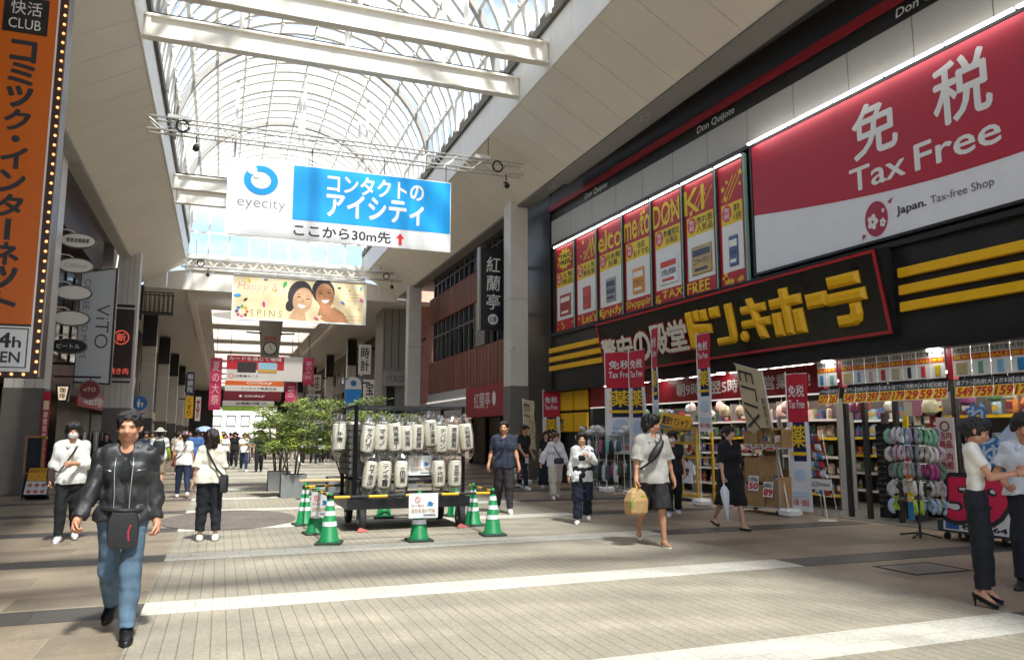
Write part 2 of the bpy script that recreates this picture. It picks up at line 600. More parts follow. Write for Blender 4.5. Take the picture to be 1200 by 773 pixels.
# gable at the far end of the vault
mb = MB()
for x in np.arange(-2.2, 7.5, 1.07):
    k = 1 - ((x - CX) / 4.84) ** 2
    mb.box(x - .05, x + .05, 45.0, 45.1, 11.35, ZS + 4.5 * math.sqrt(max(0, k)))
for z in (11.4, 12.7, 14.3):
    mb.box(-2.2, 7.44, 45.01, 45.09, z - .05, z + .05)
mb.build('gable_frame', m_steel, roof)
g = MB().prism([(arc(math.pi * j / 16)[0], arc(math.pi * j / 16)[1]) for j in range(17)] + [(-2.2, 11.4), (7.44, 11.4)], -.06, -.05, front(45.0))
g.build('gable_glazing', glassy('gable_glass', (.9, .95, 1), .5, .05, haze=.08), roof)
mb = MB()
mb.m = 0
mb.box(-2.3, 7.55, 44.9, 45.3, 10.55, 10.8).box(-2.3, 7.55, 44.9, 45.3, 11.2, 11.32)
for i in range(14):
    x = -2.2 + i * .69
    mb.bar((x, 45, 10.8), (x + .35, 45, 11.2), .06, .06).bar((x + .35, 45, 11.2), (x + .69, 45, 10.8), .06, .06)
mb.box(-2.3, 7.55, 45.31, 45.35, 10.8, 11.2)
mb.build('gable_girder', m_steel, roof)
mb = MB()
for i in range(12):
    x0, x1 = -4.3 + i * 1.154, -4.3 + (i + 1) * 1.154
    f = lambda x: min(10.54, 9.7 + (min(x + 4.3, 9.54 - x)) * .571 + .02)
    mb.prism([(x0 + .01, 9.42), (x1 - .01, 9.42), (x1 - .01, f(x1)), (x0 + .01, f(x0))], -.1, 0, front(45.0))
mb.build('gable_wall', m_panel, roof)
# eaves between the sloping soffit and the shop fronts
mb = MB()
mb.box(9.56, 10.06, Y0, Y1, 9.64, 9.78).box(10.06, 10.3, Y0, 22.2, 9.72, 9.9)
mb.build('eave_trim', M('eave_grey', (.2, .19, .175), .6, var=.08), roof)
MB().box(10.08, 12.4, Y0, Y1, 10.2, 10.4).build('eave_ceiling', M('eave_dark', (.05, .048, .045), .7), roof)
mb = MB()
mb.box(-4.75, -4.32, Y0, Y1, 9.64, 9.78)
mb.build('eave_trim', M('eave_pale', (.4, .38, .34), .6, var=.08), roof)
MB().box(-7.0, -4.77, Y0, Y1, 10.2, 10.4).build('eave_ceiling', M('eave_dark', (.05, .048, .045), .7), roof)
for y in (16.4, 22.4, 31, 38):
    mb = MB()
    mb.ring((9.81, y), .09, .13, 9.625, 9.64, n=16)
    for s in (-.22, .22):
        mb.prism([(9.81 - .05, y + s - .1), (9.81 + .05, y + s), (9.81 - .05, y + s + .1)], 9.628, 9.64)
    mb.build('downlight', M('dl', (.3, .28, .25), .4), roof)

# ---------------------------------------------------------------- pillars
m_pil = M('pillar_metal', (.58, .56, .52), .45, var=.08, scale=2)
m_clad = M('pillar_base', (.135, .128, .118), .55, var=.12, scale=3)
def pillar(x0, x1, y0, y1, zt, zb, label, grooves=0, box=False, mat=None):
    p = thing('pillar', label, 'pillar', ((x0 + x1) / 2, (y0 + y1) / 2, 0), group='pillars carrying the arcade roof')
    mb = MB()
    mb.m = 0
    if grooves:
        w = (x1 - x0) / grooves
        for i in range(grooves):
            mb.box(x0 + i * w + .008, x0 + (i + 1) * w - .008, y0, y1, zb, zt)
        mb.m = 1
        mb.box(x0 + .01, x1 - .01, y0 + .015, y1 - .015, zb, zt)
    else:
        for a, b in ((zb, 6.3), (6.32, zt)):
            if b > a:
                mb.box(x0, x1, y0, y1, a, b)
        mb.m = 1
        mb.box(x0 + .01, x1 - .01, y0 + .01, y1 - .01, zb, zt)
    mb.build('shaft', [mat or m_pil, M('groove', (.2, .19, .175), .7)], p)
    MB().cbox(((x0 + x1) / 2, (y0 + y1) / 2, zb / 2 - .001), (x1 - x0 + .03, y1 - y0 + .03, zb - .002), bev=.01).build('base_cladding', m_clad, p)
    if box:
        MB().box(x0 - .02, x1 + .02, y0 - .25, y0 - .01, zt - 2.2, zt - .1).build('lamp_box', m_blk, p)
    return p
pillar(-5.6, -4.62, 24.4, 25.2, 10.0, 2.85, 'white ribbed pillar with grey base behind the tall orange sign', 4)
pillar(-4.98, -3.85, 38.6, 39.5, 10.25, 2.75, 'white ribbed pillar behind the dark sign with red round crest', 5)
pillar(9.3, 9.95, 24.9, 25.6, 9.9, 3.25, 'tall pale pillar between the black vertical sign and the black discount store wall')
pillar(9.35, 10.05, 41.0, 41.7, 9.8, 3.0, 'slim pale pillar before the pink brick wall')
for i, y in enumerate((54.5, 68, 82, 97, 113)):
    w = ['first', 'second', 'third', 'fourth', 'fifth'][i]
    pillar(-5.0, -4.2, y, y + .7, 9.4, 2.6, w + ' pale pillar along the left of the covered passage beyond the vault', box=True)
    pillar(9.5, 10.2, y - 4, y - 3.3, 9.4, 2.6, w + ' pale pillar along the right of the covered passage beyond the vault', box=True)

# ---------------------------------------------------------------- covered passage beyond the vault
psg = thing('passage_roof', 'low grey ceiling of the covered passage with a row of skylights beyond the vault', 'passage roof', (2.6, 100, 9))
m_ceil = M('passage_ceiling', (.62, .59, .53), .6, var=.06, scale=1)
mb = MB()
E1 = 150
def ceil_piece(x0, x1, y0, y1, z=9.42):
    mb.box(x0, x1, y0, y1, z, z + .12)
ceil_piece(-9, -.95, 45.02, E1)
ceil_piece(6.2, 14, 45.02, E1)
yy = 52.0
ceil_piece(-.95, 6.2, 45.02, yy)
wl = MB()
pan = MB()
while yy < E1 - 12:
    ceil_piece(-.95, 6.2, yy + 6.6, yy + 9.6)
    wl.box(-1.05, -.95, yy, yy + 6.6, 9.55, 11).box(6.2, 6.3, yy, yy + 6.6, 9.55, 11).box(-.95, 6.2, yy - .1, yy, 9.55, 11).box(-.95, 6.2, yy + 6.6, yy + 6.7, 9.55, 11)
    pan.box(-.95, 6.2, yy, yy + 6.6, 11.0, 11.03)
    wl.box(-.95, 6.2, yy + 2.2, yy + 2.4, 9.9, 10.2).box(-.95, 6.2, yy + 4.4, yy + 4.6, 9.9, 10.2)
    yy += 9.6
ceil_piece(-.95, 6.2, yy, E1)
mb.build('ceiling_panels', m_ceil, psg)
wl.build('light_well', m_panel2, psg)
pan.build('skylight', glassy('skylight_glass', (1, 1, 1), .4, .2, haze=.5), psg)
for x0, x1 in ((-2.1, -1.75), (7.0, 7.35)):
    MB().box(x0, x1, 46, E1 - .2, 9.1, 9.41).build('duct', m_panel, psg)
mb = MB().box(-9, 14, E1, E1 + .6, 6.4, 11)
mb.box(-9, -1.5, E1, E1 + .6, 0, 6.4).box(9.5, 14, E1, E1 + .6, 0, 6.4)
mb.build('end_wall', M('end_wall', (.12, .11, .1), .7), psg)
# disc lamp under the passage ceiling
dl = thing('ceiling_lamp', 'large flat white disc lamp hanging at the mouth of the covered passage', 'ceiling lamp', (.9, 49, 8.3))
MB().lathe([(0, 8.56), (1.3, 8.6), (1.75, 8.68), (1.3, 8.78), (0, 8.8)], (.9, 49, 0), 32).build('lamp_disc', M('lamp_white', (.85, .83, .78), .4, emit=.15), dl, smooth=True)
for a in (0, 2.1, 4.2):
    MB().tube([(.9 + math.cos(a), 49 + math.sin(a), 8.75), (.9 + .3 * math.cos(a), 49 + .3 * math.sin(a), 9.42)], .015, 6).build('suspension_wire', m_metal_d, dl)
# ---------------------------------------------------------------- discount store on the right
TH = R(2.55)
FT, FN = V((-math.sin(TH), math.cos(TH), 0)), V((-math.cos(TH), -math.sin(TH), 0))
FP = V((11.0, 14.0, 0))
FA = Fr(FP, -FT)                       # x runs from the far end (-10) to the near end (+7); o comes out into the street
def fpt(x, o, z=0):
    return FA.p(x, z, o)
red = M('sign_red', (.30, .012, .022), .4, var=.05)
dred = M('sign_red_deep', (.20, .008, .014), .4, var=.06)
yel = M('sign_yellow', (.84, .46, .004), .4, var=.05)
wht = M('sign_white', (.74, .74, .73), .45)
tube_m = M('lamp_tube', (1, .97, .93), .4, emit=3)
lampd = M('lamp_white_lit', (1, .96, .9), .4, emit=6)
st = thing('discount_store', 'black fronted discount store with yellow stripes, pale upper panels and an open shop front', 'store', fpt(0, 0))
X0, X1 = -14.4, 22
b = MB()
b.box(-10.14, X1, 8.98, 12.5, -12, 0, FA)                       # upper wall
b.box(-10.14, X1, 4.9, 8.1, -.5, -.02, FA)
b.box(-10.14, X1, 3.06, 4.9, -1.5, 0, FA)
b.box(X0, -10.14, 0, 12.5, -12, .06, FA)                        # dark end wall towards the restaurant
b.box(-10.14, X1, 9.3, 9.9, .001, .05, FA)
b.box(8.2, X1, 0, 3.06, -1, -.01, FA)
b.box(-10.14, -7.72, 0, 1.7, -1.2, -.12, FA)
b.build('wall', M('store_black', (.016, .015, .015), .35, var=.25, scale=2), st)
b = MB()
for i in range(22):
    x = -10.1 + i * 1.46
    b.box(x + .01, x + 1.45, 8.14, 8.97, -.3, .03, FA)
b.build('grey_panels', M('store_grey_panel', (.46, .44, .40), .4, var=.05, scale=1), st)
MB().box(-10.14, X1, 9.32, 9.52, .052, .09, FA).build('red_stripe', red, st)
for i, x in enumerate((-7.6, -1.7, 4.2)):
    label_part('Don Quijote', x, x + 1.42, 9.02, 9.24, .056, FA, wht, st, bold=.012, slant=.15)
b = MB()
b.box(-10.14, X1, 8.02, 8.1, -.02, .12, FA).box(-10.14, X1, 4.9, 5.0, 0, .1, FA).box(-10.14, X1, 3.0, 3.07, -.02, .28, FA)
b.build('ledge', m_blk, st)
def stripe_set(x0, x1):
    for z in (3.72, 4.02, 4.33):
        MB().cbox(((x0 + x1) / 2, z + .085, .05), (x1 - x0, .17, .1), FA, .015).build('yellow_stripe', yel, st)
stripe_set(-10.25, -6.6)
stripe_set(3.9, 8.4)
# shop interior shell
m_in = M('shop_inside', (.10, .085, .07), .7, var=.2)
b = MB()
b.box(-10.1, 9, 3.07, 3.12, -8, -.02, FA)
b.build('shop_ceiling', m_in, st)
MB().box(-10.1, 9, .0, 3.07, -8.2, -8, FA).build('back_wall', m_in, st)
MB().box(-10.1, 9, .002, .012, -8, -.1, FA).build('shop_floor', M('shop_floor', (.2, .19, .17), .35, var=.1), st)
# red band over the open front with opening hours
MB().box(-7.7, 1.86, 2.42, 3.0, -.18, -.1, FA).build('fascia_band', red, st)
label_part('朝9時〜翌5時まで営業中!!', -3.1, 1.52, 2.55, 2.86, -.098, FA, wht, st, bold=.03)
MB().box(-7.7, 1.86, 2.38, 2.41, -.14, -.09, FA).build('light_strip', M('strip', (.7, .66, .62), .4, emit=.25), st)
for x0, x1, z0, z1 in ((-10.08, -8.72, 2.35, 2.98), (-8.62, -7.75, 2.35, 2.98), (-10.08, -8.72, 1.66, 2.27), (-8.62, -7.75, 1.66, 2.27)):
    MB().cbox(((x0 + x1) / 2, (z0 + z1) / 2, -.04), (x1 - x0, z1 - z0, .1), FA, .02).build('yellow_panel', yel, st)
label_part('激\n安', -9.7, -9.3, 1.7, 2.1, .012, FA, m_blk, st, bold=.03)
MB().box(-10.13, -7.7, 1.6, 3.05, -.2, -.1, FA).build('panel_frame', m_blk, st)
for x in (-6.2, -3.6, -1.0, 2.22, 4.53, 7.0):
    o = MB().disc((x, 0), .1, 0, .02, Fr(fpt(0, .14, 2.99), -FT, FN), 16)
    o.build('downlight', lampd, st)
for x, w in ((1.95, .1), (2.42, .08), (4.73, .1), (7.1, .1)):
    MB().box(x - w / 2, x + w / 2, 2.48, 3.0, -.1, .03, FA).build('red_post', red, st)
for x in (2.05, 2.5, 3.2, 4.4):
    MB().box(x - .04, x + .04, 0, 2.5, -.5, -.42, FA).build('door_frame', M('frame_grey', (.035, .034, .033), .5), st)
for x, o in ((-5.6, -.5), (-4, -.5), (-2.4, -.5), (-.8, -.5), (.6, -.5), (3.1, -.6), (5.2, -.4), (6.6, -.4), (-5, -2), (-2, -2), (-5, -5), (-2, -5), (1, -2.2), (1, -5), (3.2, -3), (6, -2), (5, -5)):
    fr = Fr(fpt(x, o, 3.05), -FT, FN)
    MB().box(-.6, .6, -.06, .06, 0, .02, fr).build('tube_lamp', M('tube_in', (1, .95, .86), .4, emit=12), st)

# seven tall lit posters
edges = [-9.78, -8.3, -6.83, -5.31, -3.81, -2.38, -1.02, .02]
tops = ['', 'W', 'elco', 'me to', 'DON', 'KI', '']
bots = ['', "Let's", 'Enjoy', 'Shoppin', 'g TAX', 'FREE', '']
names = ['red poster with a TAX FREE starburst, farthest of the tall lit posters', 'tall lit poster ending in the word Let\'s, with a red and white tube', 'tall lit poster lettered Enjoy, with a grey carton on its card',
         'tall lit poster lettered Shoppin, with an orange packet on its card', 'tall lit poster lettered DON at its top and g TAX below', 'tall lit poster with a gold and red packet, lettered KI and FREE', 'tall red poster with yellow stars, nearest to the big tax free billboard']
prod = [('a8241c', .8), ('b5232a', .5), ('8a8f96', .55), ('d98c28', .6), ('dfe3e8', .9), ('b08c35', .95), ('4a4f7a', .6)]
m_post = M('poster_red', 'b3162a', .45, var=.12, scale=3)
m_py, m_pw = M('poster_yellow', 'e8c81e', .45), M('poster_white', 'e6e6e2', .45)
for i in range(7):
    a, c = edges[i] + .05, edges[i + 1] - .07
    w = c - a
    p = thing('window_poster', names[i], 'poster', fpt((a + c) / 2, .0, 5.0), group='tall lit posters in the upper windows')
    MB().box(a, c, 5.02, 7.9, .0, .05, FA).build('poster_sheet', m_post, p)
    MB().frame(a - .05, c + .06, 4.96, 8.0, .05, 0, .1, FA).build('frame', M('window_frame', (.05, .055, .06), .3, .6), p)
    MB().box(c + .062, c + .085, 5.0, 7.98, .02, .12, FA).build('edge_strip', M('edge_green', (.32, .5, .42), .3), p)
    MB().box(a, c, 7.93, 7.965, .1, .14, FA).build('lamp_tube', tube_m, p)
    zt = 7.0 if i < 6 else 6.95
    card = MB().box(a + .1, c - .08, zt - .5, zt, .051, .056, FA)
    card.build('yellow_card', m_py, p)
    q = MB().box(a + .1, c - .08, zt - 1.62, zt - .502, .051, .056, FA)
    q.build('white_card', m_pw, p)
    MB().disc((a + .3, zt - .22), .17, .057, .062, FA, 14, .2).build('roundel', M('poster_badge', 'd3304a', .4), p)
    write(MB(), '免\n税', a + .2, a + .4, zt - .36, zt - .08, .064, FA, bold=.01).build('roundel_mark', m_pw, p)
    write(MB(), ['人気\n商品', '大人気\n美容液', '日本製\n目薬', '当店\nおすすめ', '数量限定\nお得品', '売れ筋\n人気品', '薬用\n入浴剤'][i], a + .5, c - .12, zt - .44, zt - .06, .058, FA, bold=.025).build('card_lettering', M('ink', '2a2a30', .5), p)
    pc, pw = prod[i]
    cx, hw, cz = (a + c) / 2 + .05, (w * .5 - .2) * pw, zt - 1.15
    pm = M('product_' + pc, pc, .3, coat=.5)
    MB().cbox((cx, cz, .07), (2 * hw, .72, .03), FA, .012).build('product_picture', pm, p)
    b = MB().box(cx - hw * .85, cx + hw * .85, cz + .1, cz + .26, .0855, .087, FA).box(cx - hw * .7, cx + hw * .6, cz - .28, cz - .2, .0855, .087, FA)
    b.build('product_band', M('product_band%d' % (i % 3), ['e9e4da', 'c93a2c', '3a3d55'][i % 3], .4), p)
    write(MB(), ['メンソ', 'ミスト', '薬用液', 'ビタミン', '洗顔', 'コラーゲン', 'バスソルト'][i], cx - hw * .8, cx + hw * .8, cz - .12, cz + .04, .0875, FA, bold=.02).build('product_lettering', M('ink', '2a2a30', .5), p)
    if tops[i]:
        wd_ = min(w - .05, .4 * len(tops[i]))
        xa = c - wd_ - .02 if i == 1 else a + .02
        write(MB(), tops[i], xa, xa + wd_, zt + .1, 7.72, .056, FA, bold=.018).build('top_lettering', m_py, p)
    if bots[i]:
        write(MB(), bots[i], a + (.4 if i == 1 else .04), c - (.02 if i != 5 else .3), 5.06, 5.33, .056, FA, bold=.018).build('bottom_lettering', m_py, p)
    b = MB()
    for _ in range(16):
        if i in (0, 6) or rnd.random() < .5:
            lo_ = rnd.random() < .5
            x, z = rnd.uniform(a + .08, c - .1), (rnd.uniform(zt + .1, 7.75) if lo_ else rnd.uniform(5.08, 5.32))
            s = rnd.uniform(.03, .1)
            b.prism([(x + s * (1 if k % 2 == 0 else .42) * math.sin(k * math.pi / 5), z + s * (1 if k % 2 == 0 else .42) * math.cos(k * math.pi / 5)) for k in range(10)], .0505, .054, FA)
    for k in range(3):
        x = rnd.uniform(a + .1, c - .5)
        b.prism([(x, zt + .1), (x + .03, zt + .1), (x + .45, 7.6), (x + .42, 7.6)], .0505, .0525, FA)
    if b.v:
        b.build('confetti', m_py, p)
    if i == 0:
        s = MB()
        s.prism([((a + c) / 2 + (.5 if k % 2 else .36) * w * .8 * math.sin(k * math.pi / 12), 7.42 + (.5 if k % 2 else .38) * .75 * math.cos(k * math.pi / 12)) for k in range(24)], .055, .06, FA)
        s.build('starburst', m_py, p)
        write(MB(), 'TAX\nFREE', a + .3, c - .3, 7.24, 7.6, .062, FA, bold=.05, slant=.1).build('starburst_lettering', M('ink', '2a2a30', .5), p)

# tax free billboard
bb = thing('billboard', 'huge red and white tax free billboard with white characters and a blossom emblem', 'billboard', fpt(3.7, 0, 5.1))
bx0, bx1 = .3, 7.6
MB().box(bx0, bx1, 5.12, 8.0, .02, .09, FA).build('white_panel', M('billboard_white', (.74, .75, .78), .5, var=.03), bb)
ed = [(bx0 + (bx1 - bx0) * t / 20, 6.42 - .58 * math.sin(t / 20 * 2.0)) for t in range(21)]
MB().prism(ed + [(bx1, 8.0), (bx0, 8.0)], .092, .096, FA).build('red_field', M('billboard_red', (.42, .012, .035), .5, var=.04), bb)
label_part('免', 3.13, 4.1, 6.72, 7.72, .1, FA, wht, bb, bold=.03)
label_part('税', 4.86, 5.86, 6.72, 7.78, .1, FA, wht, bb, bold=.03)
label_part('Tax', 3.0, 4.22, 6.14, 6.58, .1, FA, wht, bb, bold=.022)
label_part('Free', 4.42, 5.95, 6.12, 6.58, .1, FA, wht, bb, bold=.022)
label_part('Japan.', 3.98, 4.58, 5.42, 5.6, .1, FA, M('ink', '2a2a30', .5), bb, bold=.03)
label_part('Tax-free Shop', 4.66, 5.78, 5.42, 5.6, .1, FA, M('ink_grey', '55555a', .5), bb, bold=.0)
em = MB().disc((3.54, 5.5), .25, .097, .101, FA, 24, .33)
em.prism([(3.8, 5.75), (3.92, 5.8), (3.86, 5.7)], .097, .101, FA).prism([(3.2, 5.16), (3.3, 5.25), (3.22, 5.28)], .097, .101, FA)
em.build('emblem', M('emblem_red', (.36, .02, .06), .4), bb)
fl = MB()
for fx, fz, s in ((3.46, 5.46, .13), (3.68, 5.4, .075), (3.7, 5.62, .035)):
    for k in range(5):
        a = k * 2 * math.pi / 5 + .3
        cxx, czz = fx + s * .55 * math.sin(a), fz + s * .7 * math.cos(a)
        fl.prism([(cxx + s * .38 * math.sin(a + t), czz + s * .48 * math.cos(a + t)) for t in (0.35, 1.4, 2.6, 3.14, 3.7, 4.9, 5.93)], .102, .105, FA)
fl.build('blossom', wht, bb)
for x in np.arange(.35, 7.4, 1.22):
    MB().box(x, x + 1.17, 8.02, 8.06, .2, .25, FA).build('lamp_tube', tube_m, bb)
MB().frame(bx0 - .06, bx1 + .06, 5.06, 8.06, .05, .0, .11, FA).build('frame', m_blk, bb)

# main sign, leaning out at its top
bo = fpt(-6.4, .03, 3.33)
tl = fpt(-6.4, .36, 4.86)
BD = Fr(bo, fpt(3.75, .05, 3.36) - bo, tl - bo)
BW, BH = 10.15, (tl - bo).length
sg = thing('shop_sign', 'long black shop sign with red outline and raised yellow katakana over the shop front', 'shop sign', bo)
MB().box(0, BW, 0, BH, -.02, .04, BD).build('board', M('sign_black', (.012, .011, .011), .3, var=.2), sg)
MB().box(0, BW, 0, BH - .02, -.34, -.025, BD).build('board_box', M('sign_black2', (.02, .018, .018), .4), sg)
MB().frame(.02, BW - .02, .02, BH - .02, .055, .041, .065, BD).build('red_outline', M('outline_red', (.42, .02, .03), .4), sg)
def chunk(poly, h=.1, ins=.06, z0=.04):
    a = sum(poly[i][0] * poly[(i + 1) % len(poly)][1] - poly[(i + 1) % len(poly)][0] * poly[i][1] for i in range(len(poly)))
    if a < 0:
        poly = poly[::-1]
    n = len(poly)
    top = []
    for i in range(n):
        p0, p1, p2 = V(poly[i - 1]), V(poly[i]), V(poly[(i + 1) % n])
        d1, d2 = (p1 - p0).normalized(), (p2 - p1).normalized()
        n1, n2 = V((-d1.y, d1.x)), V((-d2.y, d2.x))
        bi = (n1 + n2)
        bi = bi / max(.3, bi.length_squared / 2)
        q = p1 + bi * ins
        top.append((q.x, q.y))
    mb.loft([[BD.p(x, y, z0) for x, y in poly], [BD.p(x, y, z0 + h * .35) for x, y in poly], [BD.p(x, y, z0 + h) for x, y in top]])
def logo(x0, x1, y0, y1, polys):
    wd = x1 - x0
    x0, x1 = x0 + wd * .05, x1 - wd * .05
    for j, pl in enumerate(polys):
        chunk([(x0 + (x1 - x0) * a, y0 + (y1 - y0) * c) for a, c in pl], .1 + .004 * (j % 3))
def rc(a, b_, c, d):
    return [(a, c), (b_, c), (b_, d), (a, d)]
def hook(x0, x1, yb, yt, th):
    return [(x0, yb), (x1 - .16, yb), (x1 - .05, yb + .06), (x1, yb + .2), (x1, yt), (x1 - th, yt), (x1 - th, yb + .26), (x1 - th - .04, yb + .2), (x0, yb + .2)]
mb = MB()
ox = 6.4
logo(ox - 2.05, ox - 1.05, .32, 1.24, [rc(.0, .27, 0, 1.0), [(.28, .34), (.98, .34), (.98, .58), (.28, .66)], rc(.36, .58, .7, 1.0), rc(.64, .9, .68, .98)])
logo(ox - 1.12, ox - .22, .3, 1.22, [rc(.0, .42, .72, 1.0), hook(.12, .98, .0, 1.0, .28)])
chunk([(ox - .04 + .115 * math.cos(t * math.pi / 5), .42 + .13 * math.sin(t * math.pi / 5)) for t in range(10)], .1, .04)
logo(ox - .1, ox + .9, .3, 1.22, [rc(.05, .92, .64, .84), rc(0, 1, .3, .5), [(.3, 1.0), (.5, 1.0), (.84, 0), (.56, 0)]])
logo(ox + .86, ox + 1.86, .28, 1.26, [rc(0, 1, .6, .82), rc(.37, .63, 0, 1.0), rc(.02, .32, 0, .52), rc(.68, .98, 0, .52)])
logo(ox + 1.9, ox + 2.5, .72, 1.02, [rc(0, 1, 0, 1)])
logo(ox + 2.42, ox + 3.42, .26, 1.28, [rc(.08, .92, .74, .97), rc(0, 1, .43, .66), [(.16, 0), (.62, 0), (.76, .06), (.82, .2), (.82, .42), (.54, .42), (.54, .27), (.5, .22), (.16, .22)]])
mb.build('logo_lettering', yel, sg)
kx = [(-6.25, '驚'), (-5.4, '安'), (-4.55, 'の'), (-3.7, '殿'), (-2.88, '堂')]
b2, b1 = MB(), MB()
for x, ch in kx:
    x0 = ox + x
    yo = .28 if ch not in '殿堂' else .36
    write(b1, ch, x0 + .03, x0 + .80, yo, yo + .74, .075, BD, bold=.05, depth=.012)
    write(b2, ch, x0 + .01, x0 + .82, yo - .02, yo + .76, .041, BD, bold=.085, depth=.012)
b2.build('lettering_outline', red, sg)
b1.build('lettering', M('cream', (.80, .74, .60), .45), sg)

# product cards and price cards over the entrance
ink, pinkw = M('ink', '2a2a30', .5), M('paper', (.72, .71, .68), .7)
ylw = M('tag_yellow', 'f0c81c', .6)
rd2 = M('tag_red', 'c8202c', .6)
prices = ['277', '267', '549', '259', '297', '207', '179', '29', '59', '259', '549', '759', '159', '179', '198', '329', '498']
pcol = ['3a86c0', '7fb2a8', 'c9b27a', '6a8fb5', 'c59aa0', 'b13a38', 'b8a88a', '202228', 'c44', 'c8b020', 'b09a70', '6f9a8c', '7ab0d0', '2e7fb8', 'd0d0c8', 'b04a6a', '88a050']
k = 0
for x0, x1, n in ((1.86, 2.36, 2), (2.48, 4.66, 8), (4.8, 7.05, 7)):
    w = (x1 - x0) / n
    for i in range(n):
        a, c = x0 + i * w + .006, x0 + (i + 1) * w - .006
        p = thing('price_card', '%s priced %s in red digits, card %s hanging over the shop entrance' % (['Small', 'Tall', 'Square', 'Slim'][k % 4] + ' product', prices[k], ['beside the red band', 'by the first red post', 'between the red posts', 'near the billboard side'][min(3, k // 5)]), 'price card', fpt((a + c) / 2, .05, 2.2), group='price cards over the entrance')
        p['label'] = 'price card reading %s with a %s product picture, hanging over the shop entrance' % (prices[k], ['blue', 'sea green', 'tan', 'slate blue', 'dusty pink', 'dark red', 'beige', 'black', 'bright red', 'lemon yellow', 'brown', 'grey green', 'sky blue', 'deep blue', 'pale grey', 'plum', 'moss green'][k])
        MB().box(a, c, 2.52, 3.0, .03, .045, FA).build('product_sheet', pinkw, p)
        b = MB().box(a + .003, c - .003, 2.78, 2.87, .046, .05, FA)
        b.build('red_header', rd2, p)
        write(MB(), ['免税対象', '大特価', '人気商品', 'おすすめ'][k % 4], a + .01, c - .01, 2.89, 2.98, .047, FA, bold=.02).build('sheet_lettering', ink, p)
        write(MB(), ['SALE', '激安', '驚安', 'お得'][k % 4], a + .015, c - .015, 2.795, 2.855, .052, FA, bold=.03).build('header_lettering', ylw, p)
        pc = pcol[k] if len(pcol[k]) == 6 else 'c43a3a'
        ww = [.3, .34, .6, .26][k % 4] * w
        MB().cbox(((a + c) / 2, 2.645, .055), (ww, .19, .02), FA, .008).build('product_picture', M('prod_' + pc, pc, .35), p)
        # lower price tag leans forward
        tf = Fr(fpt(0, .05, 2.17), -FT, (V((0, 0, 1)) - FN * .18))
        MB().box(a, c, .0, .31, .0, .008, tf).build('price_tag', pinkw, p)
        MB().box(a, c, .19, .31, .009, .012, tf).build('tag_header', M('tag_navy', '23263a', .6), p)
        write(MB(), ['メガネ拭', '洗剤大', '歯ブラシ', '化粧水'][(k * 3) % 4], a + .01, c - .01, .21, .29, .0125, tf, bold=.02).build('tag_lettering', pinkw, p)
        b = MB().box(a + .004, c - .004, .01, .185, .009, .012, tf)
        b.build('tag_field', ylw, p)
        write(MB(), prices[k], a + .02, c - .02, .03, .165, .0125, tf, bold=.06, slant=.2).build('digits', rd2, p)
        k += 1

# ---- goods on shelves inside the shop: one shelving bay, copied; goods are things of their own
goods_c = ['a33b35', 'c9a23a', '3d6b8f', 'd8d4cc', '55804f', '8a4a78', 'c77a3a', '2d3a55', 'c8c0a0', '7a2d36', '9db8c4', 'd6b8b0']
gname = ['brick red', 'ochre', 'steel blue', 'pale grey', 'leaf green', 'plum', 'orange', 'navy', 'straw coloured', 'maroon', 'ice blue', 'peach']
ORD = ['lowest', 'second', 'third', 'fourth', 'fifth', 'sixth', 'seventh']
NTH = ['first', 'second', 'third', 'fourth', 'fifth', 'sixth', 'seventh', 'eighth', 'ninth', 'tenth', 'eleventh', 'twelfth', 'thirteenth', 'fourteenth']
gm = [M('goods_' + c, c, .4, var=.25, scale=18, coat=.3) for c in goods_c]
def good_mesh(kind, mi):
    b = MB()
    b.m = 0
    if kind == 0:
        b.cbox((0, 0, .09), (.16, .09, .18), bev=.006)
        b.m = 1
        b.box(-.06, .06, -.0475, -.046, .05, .13)
    elif kind == 1:
        b.lathe([(.0, 0), (.04, 0), (.042, .01), (.042, .13), (.018, .165), (.018, .2), (0, .2)], n=10)
        b.m = 1
        b.lathe([(.0435, .04), (.0435, .11)], n=10)
    else:
        b.loft([[(x * s, y * .05 * t, z) for x, y in ((-.08, 0), (-.05, -1), (.05, -1), (.08, 0), (.05, 1), (-.05, 1))] for z, s, t in ((0, 1, .2), (.04, 1, 1), (.16, 1, .9), (.21, .95, .1))])
        b.m = 1
        b.box(-.05, .05, -.052, -.050, .06, .15)
    me_o = b.build(['boxed_good', 'bottled_good', 'packet_good'][kind], [gm[mi], gm[(mi + 3) % len(gm)]], loc=(0, 0, 0), local=True)
    return me_o
protos = [(k_, good_mesh(k_, m_), m_) for k_ in range(3) for m_ in range(0, 12, 2)]
pused = set()
def put_good(pos, rz, label, group, pr=None, sc_=1.):
    k_, pr, ci = pr or rnd.choice(protos)
    m = Matrix.Translation(pos) @ Matrix.Rotation(rz, 4, 'Z') @ Matrix.Scale(sc_, 4)
    if pr.name not in pused:
        pused.add(pr.name)
        o = pr
    else:
        o = pr.copy()
        col.objects.link(o)
    o.matrix_world = m
    cat = ['boxed good', 'bottle', 'packet'][k_]
    tag(o, label % (gname[ci] + [' carton', ' bottle', ' soft packet'][k_]), cat, group)
    return o
shm = M('shelf_steel', (.30, .29, .27), .45, .3, var=.1)
